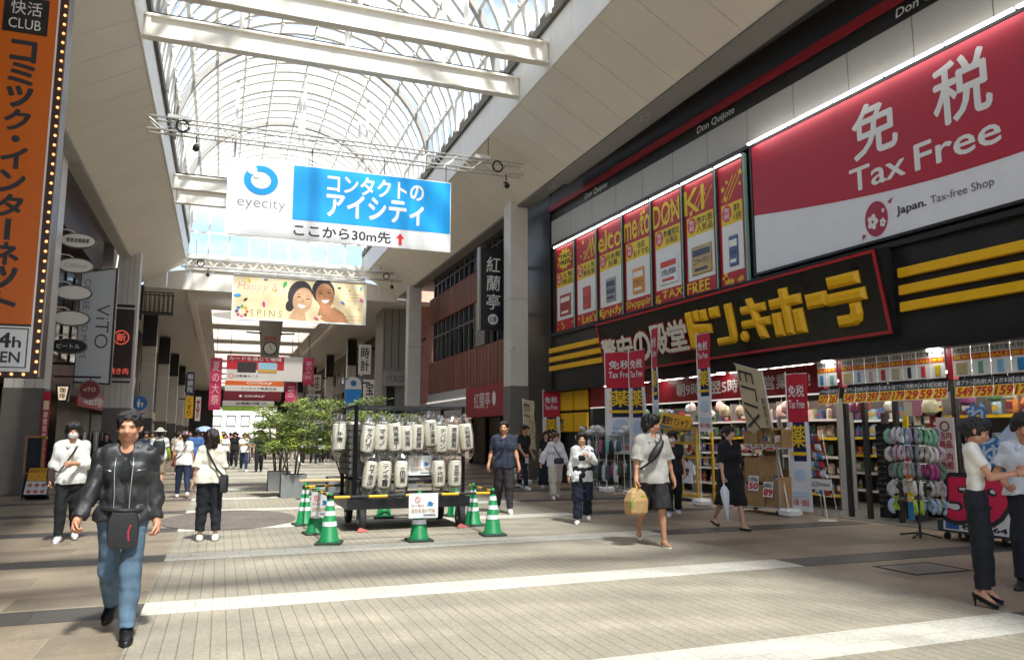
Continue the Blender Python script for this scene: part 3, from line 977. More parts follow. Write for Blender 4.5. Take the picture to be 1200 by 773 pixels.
def bay(x0, x1, o0, depth, levels, label, per, group, z1=2.35, face=None):
    s = thing('shelving_unit', label, 'shelving', fpt((x0 + x1) / 2, o0, 0), group='shelving units in the discount store')
    MB().box(x0, x1, .02, z1, o0 - depth - .02, o0 - depth, FA).build('back_panel', M('shelf_back', (.12, .1, .09), .6), s)
    for x in (x0, x1 - .03):
        MB().box(x, x + .03, 0, z1, o0 - depth + .002, o0 - .01, FA).build('upright', shm, s)
    for li, z in enumerate(levels):
        MB().box(x0 + .032, x1 - .032, z, z + .025, o0 - depth + .002, o0 - .012, FA).build('shelf', shm, s)
        MB().box(x0 + .032, x1 - .032, z - .03, z + .024, o0 - .01, o0 - .004, FA).build('price_rail', pinkw if rnd.random() < .7 else ylw, s)
        for i in range(per):
            x = x0 + .12 + (x1 - x0 - .24) * i / max(1, per - 1) + rnd.uniform(-.02, .02)
            put_good(fpt(x, o0 - .12 - rnd.uniform(0, .08), z + .026), -math.pi / 2 - TH + rnd.uniform(-.2, .2), '%s on the ' + ORD[li] + ' shelf ' + group.replace('goods on shelves ', ''), group, sc_=rnd.uniform(1.0, 1.45))
    return s
bay(-6.3, -4.6, -1.6, .45, (.3, .7, 1.1, 1.5, 1.9), 'shelving deep in the shop behind the hanging bags', 7, 'goods on shelves behind the hanging bags')
bay(-4.4, -2.7, -1.5, .45, (.3, .7, 1.1, 1.5, 1.9), 'shelving behind the white T-shirts, full of small packs', 7, 'goods on shelves behind the white T-shirts')
bay(-2.5, -.8, -1.3, .45, (.3, .7, 1.1, 1.5, 1.9), 'shelving deep in the shop behind the woman in black', 7, 'goods on shelves behind the woman in black')
bay(-.6, 1.1, -1.2, .45, (.3, .7, 1.1, 1.5, 1.9), 'shelving behind the stack of cardboard boxes', 7, 'goods on shelves behind the cardboard boxes')
bay(-.8, 2.4, -3.0, .4, (.3, .7, 1.1, 1.5, 1.9), 'shelving at the back of the shop seen through the entrance doors', 13, 'goods on shelves at the back of the shop')
bay(2.7, 3.6, -1.3, .4, (.3, .65, 1.0, 1.35, 1.7, 2.05), 'dim shelving with blue packs inside the entrance', 6, 'goods on shelves inside the entrance')
bay(3.8, 6.9, -.9, .45, (.4, .9, 1.4, 1.9), 'long shelving behind the slipper rack and the couple', 12, 'goods on shelves behind the slipper rack')
# hanging toys and bags under the ceiling, seen as coloured lumps above the shelves
for i in range(26):
    x = -6.2 + i * .5
    c = gm[rnd.randrange(12)]
    b = MB()
    z = rnd.uniform(2.08, 2.3)
    p0 = fpt(x + rnd.uniform(-.1, .1), -.55 - rnd.uniform(0, .4), z)
    s = rnd.uniform(.11, .18)
    b.loft([[(p0.x + s * r_ * math.cos(t) * .6, p0.y + s * r_ * math.sin(t) * 1.1, p0.z + h * s) for t in np.arange(0, 6.28, .785)] for r_, h in ((.3, -1), (.9, -.7), (1, 0), (.7, .6), (.15, .9))])
    b.tube([(p0.x, p0.y, p0.z + .9 * s), (p0.x, p0.y, 3.06)], .004, 4)
    tag(b.build('hanging_pouch', c, smooth=True), gname[gm.index(c)] + ' stuffed pouch hanging inside the shop front, ' + ['above the chrome racks', 'above the yellow edged shelf', 'behind the woman in black', 'above the cardboard boxes', 'in the entrance', 'above the slippers', 'above the couple'][min(6, i // 4)], 'pouch', 'pouches hanging inside the shop front')

# ---- goods standing outside
# rack of hanging bags and wraps
chrome = M('chrome', (.5, .5, .5), .25, .9)
def rack(x0, x1, o, h, label):
    r_ = thing('clothes_rack', label, 'rack', fpt((x0 + x1) / 2, o, 0))
    b = MB()
    for x in (x0, x1):
        for d in (-.3, .3):
            b.tube([fpt(x, o + d, .0), fpt(x, o + d, h)], .014, 6)
        b.tube([fpt(x, o - .3, h), fpt(x, o + .3, h)], .014, 6).tube([fpt(x, o - .3, .12), fpt(x, o + .3, .12)], .014, 6)
    b.build('frame', chrome, r_)
    for d in (-.3, .3):
        for z in (h, h * .55, .12):
            MB().tube([fpt(x0, o + d, z), fpt(x1, o + d, z)], .012, 6).build('rail', chrome, r_)
    b = MB().box(x0, x1, h + .002, h + .012, o - .3, o + .3, FA)
    b.build('top_tray', shm, r_)
    return r_
rack(-7.1, -5.85, .45, 1.55, 'chrome rack crammed with hanging bags, beside the first tax free flag')
rack(-5.7, -4.35, .45, 1.55, 'chrome rack of hanging pouches behind the man in the grey polo shirt')
hc = ['202226', 'c8c4bc', '3a5868', '7a3d50', 'd0d4d8', '3f4a34', '8a8f98', 'b5565f', '232a40', '6bb0a4']
for i in range(39):
    x = -7.0 + (i % 13) * .205 + rnd.uniform(-.05, .05)
    z = (1.5 if i < 13 else .84) if i < 26 else rnd.choice((1.5, .86))
    s = rnd.uniform(.9, 1.15)
    o = .78 if i < 26 else .12
    p0 = fpt(x, o, z - .02)
    b = MB()
    hh_, ww_ = rnd.uniform(.3, .52), rnd.uniform(.08, .13)
    fr = Fr(p0, -FT)
    b.loft([[fr.p(ww_ * k_ * math.cos(t), -h, .05 * k_ * math.sin(t)) for t in np.arange(0, 6.28, .785)] for k_, h in ((.2, .05), (.8, .1), (1, .22), (1.1, hh_ * .8), (.9, hh_), (.3, hh_ + .02))])
    b.tube([fr.p(-ww_ * .5, -.1), fr.p(0, .02), fr.p(ww_ * .5, -.1)], .006, 5)
    tag(b.build('hanging_bag', M('hang_' + hc[i % 10], hc[i % 10], .6, var=.35, scale=14, bump=.3), smooth=True), ['black', 'beige', 'teal', 'wine red', 'pale grey', 'olive', 'mid grey', 'rose', 'navy', 'mint'][i % 10] + ' fabric bag hanging in the ' + ('upper' if z > 1 else 'lower') + (' front' if i < 26 else ' rear') + ' row of the ' + ('farther' if x < -5.78 else 'nearer') + ' chrome rack', 'bag', 'bags hanging on the chrome racks')
plast = glassy('clear_plastic', (.9, .9, .9), 2.5, .15, haze=.35)
for i in range(9):
    x = -7.0 + i * .32
    b = MB()
    c0 = fpt(x, .45, 1.57)
    for j in range(3):
        q = c0 + V((rnd.uniform(-.15, .15), rnd.uniform(-.12, .12), .07 + .06 * j))
        b.loft([[(q.x + .13 * k_ * math.cos(t) * rnd.uniform(.8, 1.2), q.y + .13 * k_ * math.sin(t) * rnd.uniform(.8, 1.2), q.z + h) for t in np.arange(0, 6.28, .9)] for k_, h in ((.6, -.06), (1, 0), (.7, .06), (.2, .09))])
    tag(b.build('wrapped_good', [plast, pinkw][i % 2]), ['clear plastic', 'white paper'][i % 2] + ' wrapped good, ' + NTH[i] + ' from the left on top of the chrome racks', 'wrapped good', 'wrapped goods heaped on the racks')
# key ring stand
def wirestand(x, o, h, r0, label, seedc, n, name='wire_stand', lvl=7):
    t = thing(name, label, 'display stand', fpt(x, o, 0))
    c = fpt(x, o)
    b = MB().tube([(c.x, c.y, .0), (c.x, c.y, h)], .02, 8)
    for k_ in range(4):
        a = k_ * math.pi / 2 + .4
        b.tube([(c.x, c.y, .08), (c.x + .3 * math.cos(a), c.y + .3 * math.sin(a), .03)], .016, 6)
    b.build('pole', m_blk, t)
    for j in range(lvl):
        z = h - .08 - j * (h - .4) / lvl
        MB().ring((c.x, c.y), r0 - .01, r0, z - .01, z, n=20).build('hoop', chrome, t)
    return t, c
wirestand(-7.6, 2.3, 1.72, .16, 'slim stand of carded trinkets beside the man in the black T-shirt', 0, 0)
cc = fpt(-7.6, 2.3)
for j in range(7):
    for k_ in range(6):
        a = k_ * math.pi / 3 + j * .2
        q = V((cc.x + .19 * math.cos(a), cc.y + .19 * math.sin(a), 1.5 - j * .19))
        fr = Fr(q, (-math.sin(a), math.cos(a), 0))
        b = MB().box(-.06, .06, -.08, .08, 0, .012, fr)
        b.m = 1
        b.ell((0, -.01, .02), (.035, .04, .015), 8, fr)
        tag(b.build('trinket_card', [[pinkw, M('card_pink', 'c9828e', .5)][k_ % 2], gm[(j * 5 + k_) % 12]]), gname[(j * 5 + k_) % 12] + ' trinket on a ' + ['white', 'pink'][k_ % 2] + ' card, ' + NTH[j] + ' tier down the slim trinket stand', 'trinket', 'carded trinkets on the slim stand')
# yellow shelf with white T-shirts
ys = thing('display_shelf', 'yellow edged wooden display shelf hung with white T-shirts', 'display shelf', fpt(-2.4, .15))
yw = M('shelf_yellow', 'c9a02c', .5, var=.15)
for x in (-3.0, -1.75):
    for o in (-.15, .3):
        MB().box(x - .025, x + .025, 0, 1.75, o, o + .05, FA).build('post', yw, ys)
for z in (.12, 1.02, 1.35, 1.7):
    MB().box(-3.0, -1.75, z, z + .03, -.14, .34, FA).build('shelf', M('shelf_wood', '8a6a35', .6, var=.2), ys)
    MB().box(-3.02, -1.73, z - .01, z + .05, .352, .36, FA).build('shelf_edge', yw, ys)
for z in (1.05, 1.38):
    for i in range(6):
        put_good(fpt(-2.85 + i * .2, .2, z + .001), -math.pi / 2 + rnd.uniform(-.3, .3), '%s lying on the yellow edged display shelf', 'goods on the yellow edged shelf', sc_=1.)
def tee(x, o, z, label, c, w=.26, h=.55):
    fr = Fr(fpt(x, o, z), -FT)
    b = MB()
    pl = [(-w * .35, 0), (-w * .95, -.1), (-w * 1.25, -.32), (-w * .9, -.36), (-w * .72, -.24), (-w * .76, -h), (w * .76, -h), (w * .72, -.24), (w * .9, -.36), (w * 1.25, -.32), (w * .95, -.1), (w * .35, 0), (.06, -.05), (-.06, -.05)]
    b.prism(pl, -.02, .02, fr)
    b.m = 1
    b.box(-.1, .1, -.3, -.2, .0205, .022, fr).box(-.06, .07, -.36, -.31, .0205, .022, fr)
    b.m = 2
    b.tube([fr.p(-.12, -.02), fr.p(0, .06), fr.p(.12, -.02)], .006, 5)
    return tag(b.build('hanging_t_shirt', [c, M('print_grey', '4a4a55', .6), m_blk]), label, 'T-shirt')
tee(-2.62, .38, .98, 'white printed T-shirt hanging left on the yellow edged shelf', cloth('e4e6ea'))
tee(-2.08, .38, .98, 'white printed T-shirt hanging right on the yellow edged shelf', cloth('dfe1e8'))
tee(-3.35, .2, 1.62, 'white T-shirt hanging high, half behind the man in the grey polo shirt', cloth('e2e4e6'), .2, .5)
fr = Fr(fpt(-3.05, .3, 1.72), -FT + V((0, 0, -.12)), V((0, 0, 1)) - FN * .35)
sgn = thing('price_board', 'slanting yellow price board above the yellow edged shelf', 'price board', fpt(-2.6, .3, 1.72))
MB().box(-.3, .95, .0, .42, .0, .02, fr).build('board', yel, sgn)
write(MB(), '驚安!! Tシャツ', -.22, .9, .12, .34, .022, fr, bold=.05).build('lettering', ink, sgn)
MB().box(-.25, .9, .02, .08, .021, .023, fr).build('blue_line', M('tag_blue', '2f5fa8', .5), sgn)
# shelf with cardboard boxes
card = M('cardboard', '9c7a50', .8, var=.15, scale=6, bump=.15, bscale=40)
ws = thing('display_shelf', 'white metal shelf stacked with cardboard boxes and price cards', 'display shelf', fpt(.75, .5))
for x in (.12, 1.42):
    for o in (.25, .75):
        MB().box(x - .015, x + .015, .1, 1.38, o - .015, o + .015, FA).build('post', shm, ws)
for z in (.12, 1.3):
    MB().box(.12, 1.42, z, z + .03, .24, .76, FA).build('shelf', M('shelf_white', (.6, .6, .58), .4), ws)
for x in (.2, 1.34):
    for o in (.3, .7):
        MB().lathe([(0, -.03), (.05, -.03), (.05, .03), (0, .03)], fpt(x, o, .055), 10, FT).build('caster', m_blk, ws)
def carton(x0, x1, z0, z1, o0, o1, label, open_=True):
    c = thing('cardboard_box', label, 'cardboard box', fpt((x0 + x1) / 2, (o0 + o1) / 2, z0), group='cardboard boxes on the white shelf')
    t = .012
    b = MB()
    if open_ == 'front':
        b.box(x0, x1, z0, z0 + t, o0, o1, FA).box(x0, x1, z1 - t, z1, o0, o1, FA).box(x0, x0 + t, z0 + t, z1 - t, o0, o1, FA).box(x1 - t, x1, z0 + t, z1 - t, o0, o1, FA).box(x0 + t, x1 - t, z0 + t, z1 - t, o0, o0 + t, FA)
        b.box(x0 + t, x1 - t, z0 + t, z0 + (z1 - z0) * .3, o1 - t, o1, FA)
    else:
        b.box(x0, x1, z0, z0 + t, o0, o1, FA).box(x0, x1, z0 + t, z1, o0, o0 + t, FA).box(x0, x1, z0 + t, z1 - .04, o1 - t, o1, FA).box(x0, x0 + t, z0 + t, z1, o0 + t, o1 - t, FA).box(x1 - t, x1, z0 + t, z1, o0 + t, o1 - t, FA)
    b.build('carton', card, c)
    if open_ is True:
        b = MB()
        b.prism([(x0 + .01, z1), (x1 - .01, z1), (x1 + .02, z1 + .15), (x0 - .02, z1 + .15)], o0 - .012, o0, FA)
        b.build('flap', card, c)
    return c
carton(.38, .78, 1.332, 1.66, .3, .7, 'open cardboard box standing on top of the white shelf, nearer the woman in black')
carton(.84, 1.2, 1.332, 1.72, .3, .68, 'tall cardboard box on top of the white shelf beside the leaning beige flag', 'front')
carton(1.22, 1.46, 1.332, 1.68, .32, .66, 'narrow cardboard box at the end of the white shelf top', 'front')
carton(.15, .42, .152, .42, .3, .74, 'small open fronted cardboard box low on the white shelf', 'front')
carton(.15, .42, .43, .72, .3, .74, 'small open fronted cardboard box in the middle of the left stack on the white shelf', 'front')
carton(.15, .42, .73, 1.05, .3, .74, 'small open fronted cardboard box topmost of the left stack under the white shelf top', 'front')
carton(.46, 1.02, .152, .62, .28, .78, 'wide closed cardboard box low in the middle of the white shelf', False)
carton(.46, .9, .63, 1.15, .3, .76, 'large tilted open cardboard box full of packs in the white shelf')
carton(1.05, 1.4, .152, .75, .3, .76, 'tall cardboard box with a price card at the right of the white shelf')
for x, z in ((.5, 1.36), (.62, 1.4), (.92, 1.35), (1.05, 1.36), (1.3, 1.36), (.55, .95), (.68, 1.0), (.8, .97), (1.15, .6), (1.28, .6), (.22, .17), (.3, .46), (.26, .76)):
    put_good(fpt(x, .6, z), -math.pi / 2 + rnd.uniform(-.5, .5), '%s in the cardboard boxes on the white shelf', 'goods in the cardboard boxes', sc_=1.)
def pcard(x, o, z, w, h, txt, label, tilt=.1, pink=False):
    fr = Fr(fpt(x, o, z), -FT, V((0, 0, 1)) - FN * tilt)
    t = thing('price_card', label, 'price card', fpt(x, o, z))
    MB().box(-w / 2, w / 2, 0, h, 0, .006, fr).build('card', pinkw, t)
    write(MB(), txt, -w * .42, w * .42, h * .12, h * .52, .008, fr, bold=.07, slant=.15).build('digits', rd2, t)
    write(MB(), 'お買得品', -w * .4, w * .4, h * .62, h * .9, .008, fr, bold=.02).build('lettering', ink, t)
pcard(.72, .79, .45, .3, .3, '50', 'white price card reading 50 on the cardboard boxes')
pcard(1.14, .79, .35, .28, .3, '89', 'white price card reading 89 at the right of the white shelf')
pcard(.2, .79, .04, .27, .32, '89', 'white price card reading 89 near the floor beside the woman in black')
for i in range(4):
    pcard(.3 + i * .32, .78, 1.27, .22, .12, ['98', '79', '69', '88'][i], 'small red digit card, %s from the left on the white shelf top edge' % ['first', 'second', 'third', 'fourth'][i], 0)
# leaning beige flag and other flags
flagpole = M('flag_pole', (.68, .68, .66), .4)
def nobori(base, top, w, h, face, label, style, drop_=.05, left=False):
    """banner flag: pole, cross arm, cloth"""
    t = thing('banner_flag', label, 'banner flag', base)
    base, top = V(base), V(top)
    MB().tube([base, top], .014, 6).build('pole', flagpole, t)
    b = MB().cbox((base.x, base.y, base.z + .08), (.34, .34, .16), bev=.04)
    b.build('weight', flagpole, t)
    yv = (top - base).normalized()
    fr = Fr(top - yv * drop_, face, yv)
    if left:
        fr.o = fr.o - fr.x * (w + .03)
    MB().tube([fr.p(-.03, 0), fr.p(w + .03, 0)], .008, 6).build('cross_arm', flagpole, t)
    nx, ny = 5, 14
    def P(i, j):
        x, y = w * i / nx, -h * j / ny
        return fr.p(x + .02, y, .012 * math.sin(j * .9 + i * .8) * (i / nx + .3))
    vs = [P(i, j) for j in range(ny + 1) for i in range(nx + 1)]
    fs = [(j * (nx + 1) + i, (j + 1) * (nx + 1) + i, (j + 1) * (nx + 1) + i + 1, j * (nx + 1) + i + 1) for j in range(ny) for i in range(nx)]
    b = MB()
    for q in fs:
        jm = (q[0] // (nx + 1)) / ny
        b.m = 0 if style == 'beige' else (1 if jm < .30 else (2 if .34 < jm < .62 else 0))
        if b.m == 2 and (q[0] % (nx + 1)) in (0, nx - 1):
            b.m = 0
        k = len(b.v)
        b.v += [tuple(vs[i]) for i in q]
        b.f.append((k, k + 1, k + 2, k + 3))
        b.mi.append(b.m)
    b.build('cloth', [M('flag_beige', 'b9a887', .8) if style == 'beige' else M('flag_white', 'd9d9dc', .8), M('flag_red', 'b51d33', .8), M('flag_navy', '1b2044', .8)], t)
    o_ = .02
    if style == 'beige':
        write(MB(), 'EΓIX', w * .12, w * .68, -h * .95, -h * .08, o_, fr, bold=-.012, rot=1).build('lettering', ink, t)
        write(MB(), '原宿発信', w * .82, w * .95, -h * .8, -h * .42, o_, fr, bold=.0, vertical=True).build('small_lettering', ink, t)
    else:
        a, c = w * .14, w * .9
        write(MB(), '免税', a, c, -h * .17, -h * .085, o_, fr, bold=.02).build('lettering', M('flag_white', 'd9d9dc', .8), t)
        write(MB(), 'Tax Free', a, c, -h * .255, -h * .195, o_, fr, bold=.02).build('small_lettering', M('flag_white', 'd9d9dc', .8), t)
        write(MB(), '薬', a, c, -h * .54, -h * .38, o_, fr, bold=.02).build('big_character', M('flag_yellow', 'e2b81e', .7), t)
        b = MB().box(a, c, -h * .6, -h * .575, .016, .02, fr)
        b.build('yellow_line', M('flag_yellow', 'e2b81e', .7), t)
        b = MB().disc((w * .5, -h * .74), w * .26, .014, .02, fr, 18)
        b.box(a, c, -h * .9, -h * .86, .014, .02, fr)
        b.build('printed_panel', M('flag_blue', 'b4c4da', .8), t)
        write(MB(), 'お薬・化粧品', a, c, -h * .96, -h * .915, o_, fr, bold=.02).build('foot_lettering', rd2, t)
    return t
sx_ = FT * -1
def stdflag(px, o, zb, zt, w, face, label):
    nobori(fpt(px, o, 0), fpt(px, o, zt), w, zt - zb, face, label, 'tax')
stdflag(-5.2, .8, 1.1, 3.9, .86, (-FT * .75 + FN * -.6), 'tax free flag with a red head, leftmost of the flags before the main sign')
stdflag(-3.95, .8, 1.1, 3.8, .75, (-FT * .95 + FN * -.0), 'tax free flag second from the left before the main sign')
stdflag(-2.85, .8, 1.5, 4.25, .5, (-FT * .95 + FN * .3), 'flag seen nearly edge on before the white kanji of the main sign')
stdflag(-1.0, .8, 1.7, 3.9, .5, (-FT * .95 + FN * .05), 'narrow turned flag below the first yellow katakana')
stdflag(1.38, .42, .15, 2.84, .43, (-FT + FN * -.35), 'tax free flag standing on the floor beside the entrance')
stdflag(-10.3, .3, .6, 3.1, .8, (-FT * .9 + FN * -.3), 'small tax free flag in front of the black wall by the yellow panels')
nobori(fpt(-9.05, 1.5, 0), fpt(-9.3, 1.5, 2.75), .85, 1.5, (-FT + V((0, 0, -.12))), 'beige flag with sideways letters beside the pale pillar', 'beige')
bf = fpt(1.55, .62, 0)
bt = fpt(.78, .5, 2.95)
nobori(bf, bt, .85, 1.5, -FT * (bt - bf).z + V((0, 0, 1)) * ((bt - bf).dot(-FT)), 'beige leaning flag with sideways letters above the cardboard boxes', 'beige', left=True)
# entrance: dark racks and small sign stand
stn = thing('sign_stand', 'small white notice stand on a thin pole in front of the entrance', 'sign stand', fpt(2.38, .5))
MB().lathe([(0, 0), (.17, 0), (.17, .012), (.03, .03), (0, .03)], fpt(2.38, .5), 20).build('base', M('stand_white', (.62, .62, .6), .4), stn, smooth=True)
MB().tube([fpt(2.38, .5, .02), fpt(2.3, .5, .62)], .012, 8).build('pole', M('stand_white', (.62, .62, .6), .4), stn)
fr = Fr(fpt(2.14, .515, .56), -FT, V((0, 0, 1)))
MB().box(-.12, .4, 0, .2, 0, .01, fr).build('notice', pinkw, stn)
write(MB(), '入口', -.09, .05, .05, .15, .012, fr, bold=.04).build('lettering', M('tag_blue', '2f5fa8', .5), stn)
write(MB(), 'Entrance', .08, .36, .07, .14, .012, fr, bold=.01).build('small_lettering', ink, stn)
# pack rack by the flag
pr_ = thing('packet_rack', 'sloping wire rack of red, white and blue packets beside the entrance', 'rack', fpt(1.95, .0))
b = MB().tube([fpt(1.72, -.05, 0), fpt(1.55, -.05, 1.6)], .012, 6).tube([fpt(2.25, .1, 0), fpt(1.95, .1, 1.6)], .012, 6)
for i in range(7):
    z = .4 + i * .18
    x = 2.2 - z * .19
    b.tube([fpt(x - .4, .0, z), fpt(x, .1, z)], .008, 5)
b.build('frame', chrome, pr_)
for i in range(7):
    for j in range(3):
        z = .42 + i * .17
        x = 2.14 - z * .19 - j * .14
        fr = Fr(fpt(x, .13 - j * .03, z), -FT, V((0, 0, 1)) + FN * .3)
        bb_ = MB()
        bb_.loft([[fr.p(q * .06, h, p_) for q, p_ in ((-1, 0), (1, 0), (1, t_), (-1, t_))] for h, t_ in ((0, .01), (.07, .04), (.14, .008))])
        tag(bb_.build('hanging_packet', [M('packet_red', 'a8303a', .4), M('packet_blue', '4f7fae', .4), M('packet_white', 'cdd3d8', .4)][(i + j) % 3]), 'glossy ' + ['red', 'blue', 'white'][(i + j) % 3] + ' packet on the ' + ORD[i] + ' row of the sloping wire rack by the entrance', 'packet', 'packets on the sloping rack')
# sunglasses towers in the entrance
for x, o, lb_ in ((2.75, -.7, 'dark tower of sunglasses standing inside the entrance'), (3.15, -.9, 'second dark tower of small goods inside the entrance, nearer the slippers')):
    t = thing('sunglasses_tower', lb_, 'display stand', fpt(x, o))
    MB().box(x - .13, x + .13, .05, 1.75, o - .13, o + .13, FA).build('tower', m_blk, t)
    MB().box(x - .08, x + .08, 1.78, 2.0, o, o + .02, FA).build('mirror', chrome, t)
    for i in range(14):
        b = MB()
        z = .25 + i * .105
        for s in (-.055, .055):
            b.ell((x + s, z, o + .16), (.045, .03, .012), 8, FA)
        b.tube([fpt(x - .1, o + .15, z + .01), fpt(x + .1, o + .15, z + .01)], .006, 5)
        tag(b.build('sunglasses', M('lens_grey', '3a3c40', .15)), 'pair of sunglasses, ' + NTH[i] + ' from the bottom of the ' + ('first' if x < 3 else 'second') + ' dark tower in the entrance', 'sunglasses', 'sunglasses on the dark towers')
rb = thing('rainbow_strip', 'narrow upright board striped red, yellow and blue at the entrance edge', 'board', fpt(3.55, -.3))
for i, c in enumerate(('2f7fb0', 'e0c21e', 'd06a20', 'b52a3a', '2f7fb0', 'e0c21e')):
    MB().box(3.5, 3.6, .1 + i * .32, .41 + i * .32, -.3, -.26, FA).build('colour_band', M('band_' + c, c, .5), rb)
# slippers
sl_t, sc_ = wirestand(4.72, .96, 1.78, .3, 'black revolving rack hung with fluffy slippers by the entrance', 0, 0, 'slipper_rack', 5)
fur = [M('fluffy_' + c, c, .95, var=.2, scale=30, bump=.8, bscale=90) for c in ('8fc4a2', 'd0cdcf', '9f98a8', 'c4a4b0', 'b9b4b0', '6d8a72', 'b04a80', '8a8a8c', 'ddd6cc', 'b0c84c', 'a9bcd4')]
order = [[0, 1, 2], [8, 3, 7], [6, 5, 7], [4, 3, 8], [10, 10, 9]]
for j in range(5):
    for k_ in range(9):
        a = math.atan2(-sc_.y, -sc_.x) + (k_ - 4) * .7
        q = V((sc_.x + .34 * math.cos(a), sc_.y + .34 * math.sin(a), 1.58 - j * .27))
        fr = Fr(q, (-math.sin(a), math.cos(a), 0))
        if rnd.random() < .14:
            continue
        q.z += rnd.uniform(-.035, .035)
        for s in (-.052, .052):
            b = MB()
            pts = []
            for t in range(9):
                th = t / 8 * math.pi * 1.15 - .3
                pts.append(fr.p(s * (.8 + .1 * math.sin(t)) + .012 * math.sin(j * 5 + k_ * 3), .1 - t * .028 + .02 * math.sin(j * 7 + k_ * 11), .02 + .045 * math.sin(th)))
            b.tube(pts, [.014, .024, .03, .028, .025, .028, .034, .032, .016], 8)
            cidx = order[j][(k_ + 4) % 3] if k_ != 0 else 1
            tag(b.build('slipper', fur[cidx], smooth=True), 'fluffy %s slipper hanging %s on the black revolving rack' % (['mint green', 'light grey', 'mauve grey', 'dusty pink', 'stone grey', 'dark green', 'magenta', 'mid grey', 'cream', 'lime green', 'pale blue'][cidx], ['in the top row', 'in the second row', 'in the middle row', 'in the fourth row', 'in the lowest row'][j]), 'slipper', 'slippers hanging on the black rack')
# tall notice, big pink number, blue lettered banner
tn = thing('poster_board', 'tall narrow notice board with red lettering and a round badge behind the slippers', 'poster board', fpt(4.82, .4))
MB().box(4.7, 5.0, .45, 1.86, .38, .41, FA).build('panel', M('notice_pink', 'd8c4bc', .6), tn)
MB().ring((4.85, 1.72), .06, .085, .412, .418, FA, 20).build('badge', M('badge', '6a4a2c', .5), tn)
for z, s in ((1.38, '店内\n商品'), (1.05, '店内\n免税'), (.72, 'お会計\nレジへ')):
    write(MB(), s, 4.74, 4.96, z, z + .25, .412, FA, bold=.05).build('lettering', M('notice_red', 'a83244', .6), tn)
MB().box(4.72, 4.76, 0, .45, .38, .41, FA).build('stand_leg', m_blk, tn)
MB().box(4.94, 4.98, 0, .45, .38, .41, FA).build('stand_leg', m_blk, tn)
pb = thing('number_board', 'big white board with huge pink digits 59 behind the woman in the white top', 'price board', fpt(5.4, .8))
fr = Fr(fpt(5.02, .82, .16), -FT, V((0, 0, 1)) - FN * .05)
MB().box(0, 1.1, 0, .84, -.015, 0, fr).build('panel', pinkw, pb)
write(MB(), '59', .06, 1.04, .15, .8, .002, fr, bold=.12).build('digit_outline', ink, pb)
write(MB(), '59', .09, 1.01, .18, .77, .006, fr, bold=.06).build('digits', M('hot_pink', 'd8234f', .5), pb)
write(MB(), '税込 64', .3, 1.0, .03, .12, .004, fr, bold=.04).build('lettering', ink, pb)
MB().box(.04, .26, .02, .12, .001, .003, fr).build('blue_panel', M('tag_blue', '2f5fa8', .5), pb)
cr_ = thing('sale_cart', 'low black wheeled cart under the pink number board', 'cart', fpt(5.5, .5))
MB().box(4.9, 6.3, .12, .3, .2, .79, FA).build('tray', M('cart_grey', (.06, .07, .08), .5), cr_)
for x in (5.0, 5.6, 6.2):
    for o in (.27, .72):
        MB().lathe([(0, -.02), (.055, -.02), (.055, .02), (0, .02)], fpt(x, o, .056), 12, FT).build('caster', m_blk, cr_)
bl = thing('hanging_banner', 'white banner with ragged blue lettering hanging behind the couple', 'banner', fpt(5.6, .05, 1.0))
blu, lbl = M('banner_blue', '3a78b8', .6), M('banner_pale', 'b8c8d8', .7)
MB().prism([(5.35, 1.45), (5.95, 2.02), (7.0, 1.95), (7.0, 1.3), (5.7, 1.2)], .03, .05, FA).build('cloth', lbl, bl)
for x, z, ch in ((4.98, 1.72, 'れ'), (5.08, 1.42, 'し'), (5.18, 1.12, 'ゅ'), (5.28, .86, 'ぶ'), (5.95, 1.5, 'あ'), (6.5, 1.5, 'そ')):
    write(MB(), ch, x, x + .36, z, z + .33, .052, FA, bold=.14).build('letter_edge', blu, bl)
    write(MB(), ch, x + .02, x + .34, z + .02, z + .31, .058, FA, bold=.03).build('lettering', lbl, bl)
hb = thing('hanging_sign', 'small pink and cream card hanging below the price cards', 'hanging sign', fpt(4.15, .25, 1.9))
MB().box(3.98, 4.14, 1.9, 2.14, .24, .25, FA).build('cream_half', M('card_cream', 'd8c8a8', .6), hb)
MB().box(4.142, 4.32, 1.9, 2.14, .24, .25, FA).build('pink_half', M('card_pink', 'c9828e', .5), hb)
# ---------------------------------------------------------------- left side
orange = M('orange_sign', (.62, .13, .006), .35, var=.03)
lsign = thing('vertical_sign', 'tall orange signboard with black katakana, framed by rows of small glowing bulbs', 'signboard', (-3.5, 14.5, 2.5))
FL = Fr((0, 14.5, .44), (1, 0, 0))
FL.x, FL.y = FL.x * .725, FL.y * .725       # sign drawn on a sheet of 0.725 m units
sx0, sx1, sz0, sz1 = -5.75, -3.9, 2.86, 12.35
MB().box(sx0, sx1, sz0, sz1, -.35, 0, FL).build('case', M('case_brown', (.035, .018, .016), .4), lsign)
MB().box(sx0 + .2, sx1 - .24, 4.05, 12.05, .001, .02, FL).build('orange_panel', orange, lsign)
MB().frame(sx0 + .17, sx1 - .205, 2.98, 12.1, .035, .001, .03, FL).build('white_border', wht, lsign)
MB().box(sx0 + .21, sx1 - .245, 3.02, 4.0, .001, .02, FL).build('hours_panel', wht, lsign)
MB().frame(sx0 + .24, sx1 - .28, 3.06, 3.96, .025, .021, .024, FL).build('hours_border', ink, lsign)
write(MB(), '24', sx1 - 1.12, sx1 - .62, 3.52, 3.84, .022, FL, bold=.04).build('lettering', ink, lsign)
write(MB(), 'h', sx1 - .58, sx1 - .42, 3.52, 3.76, .022, FL, bold=.03).build('lettering', ink, lsign)
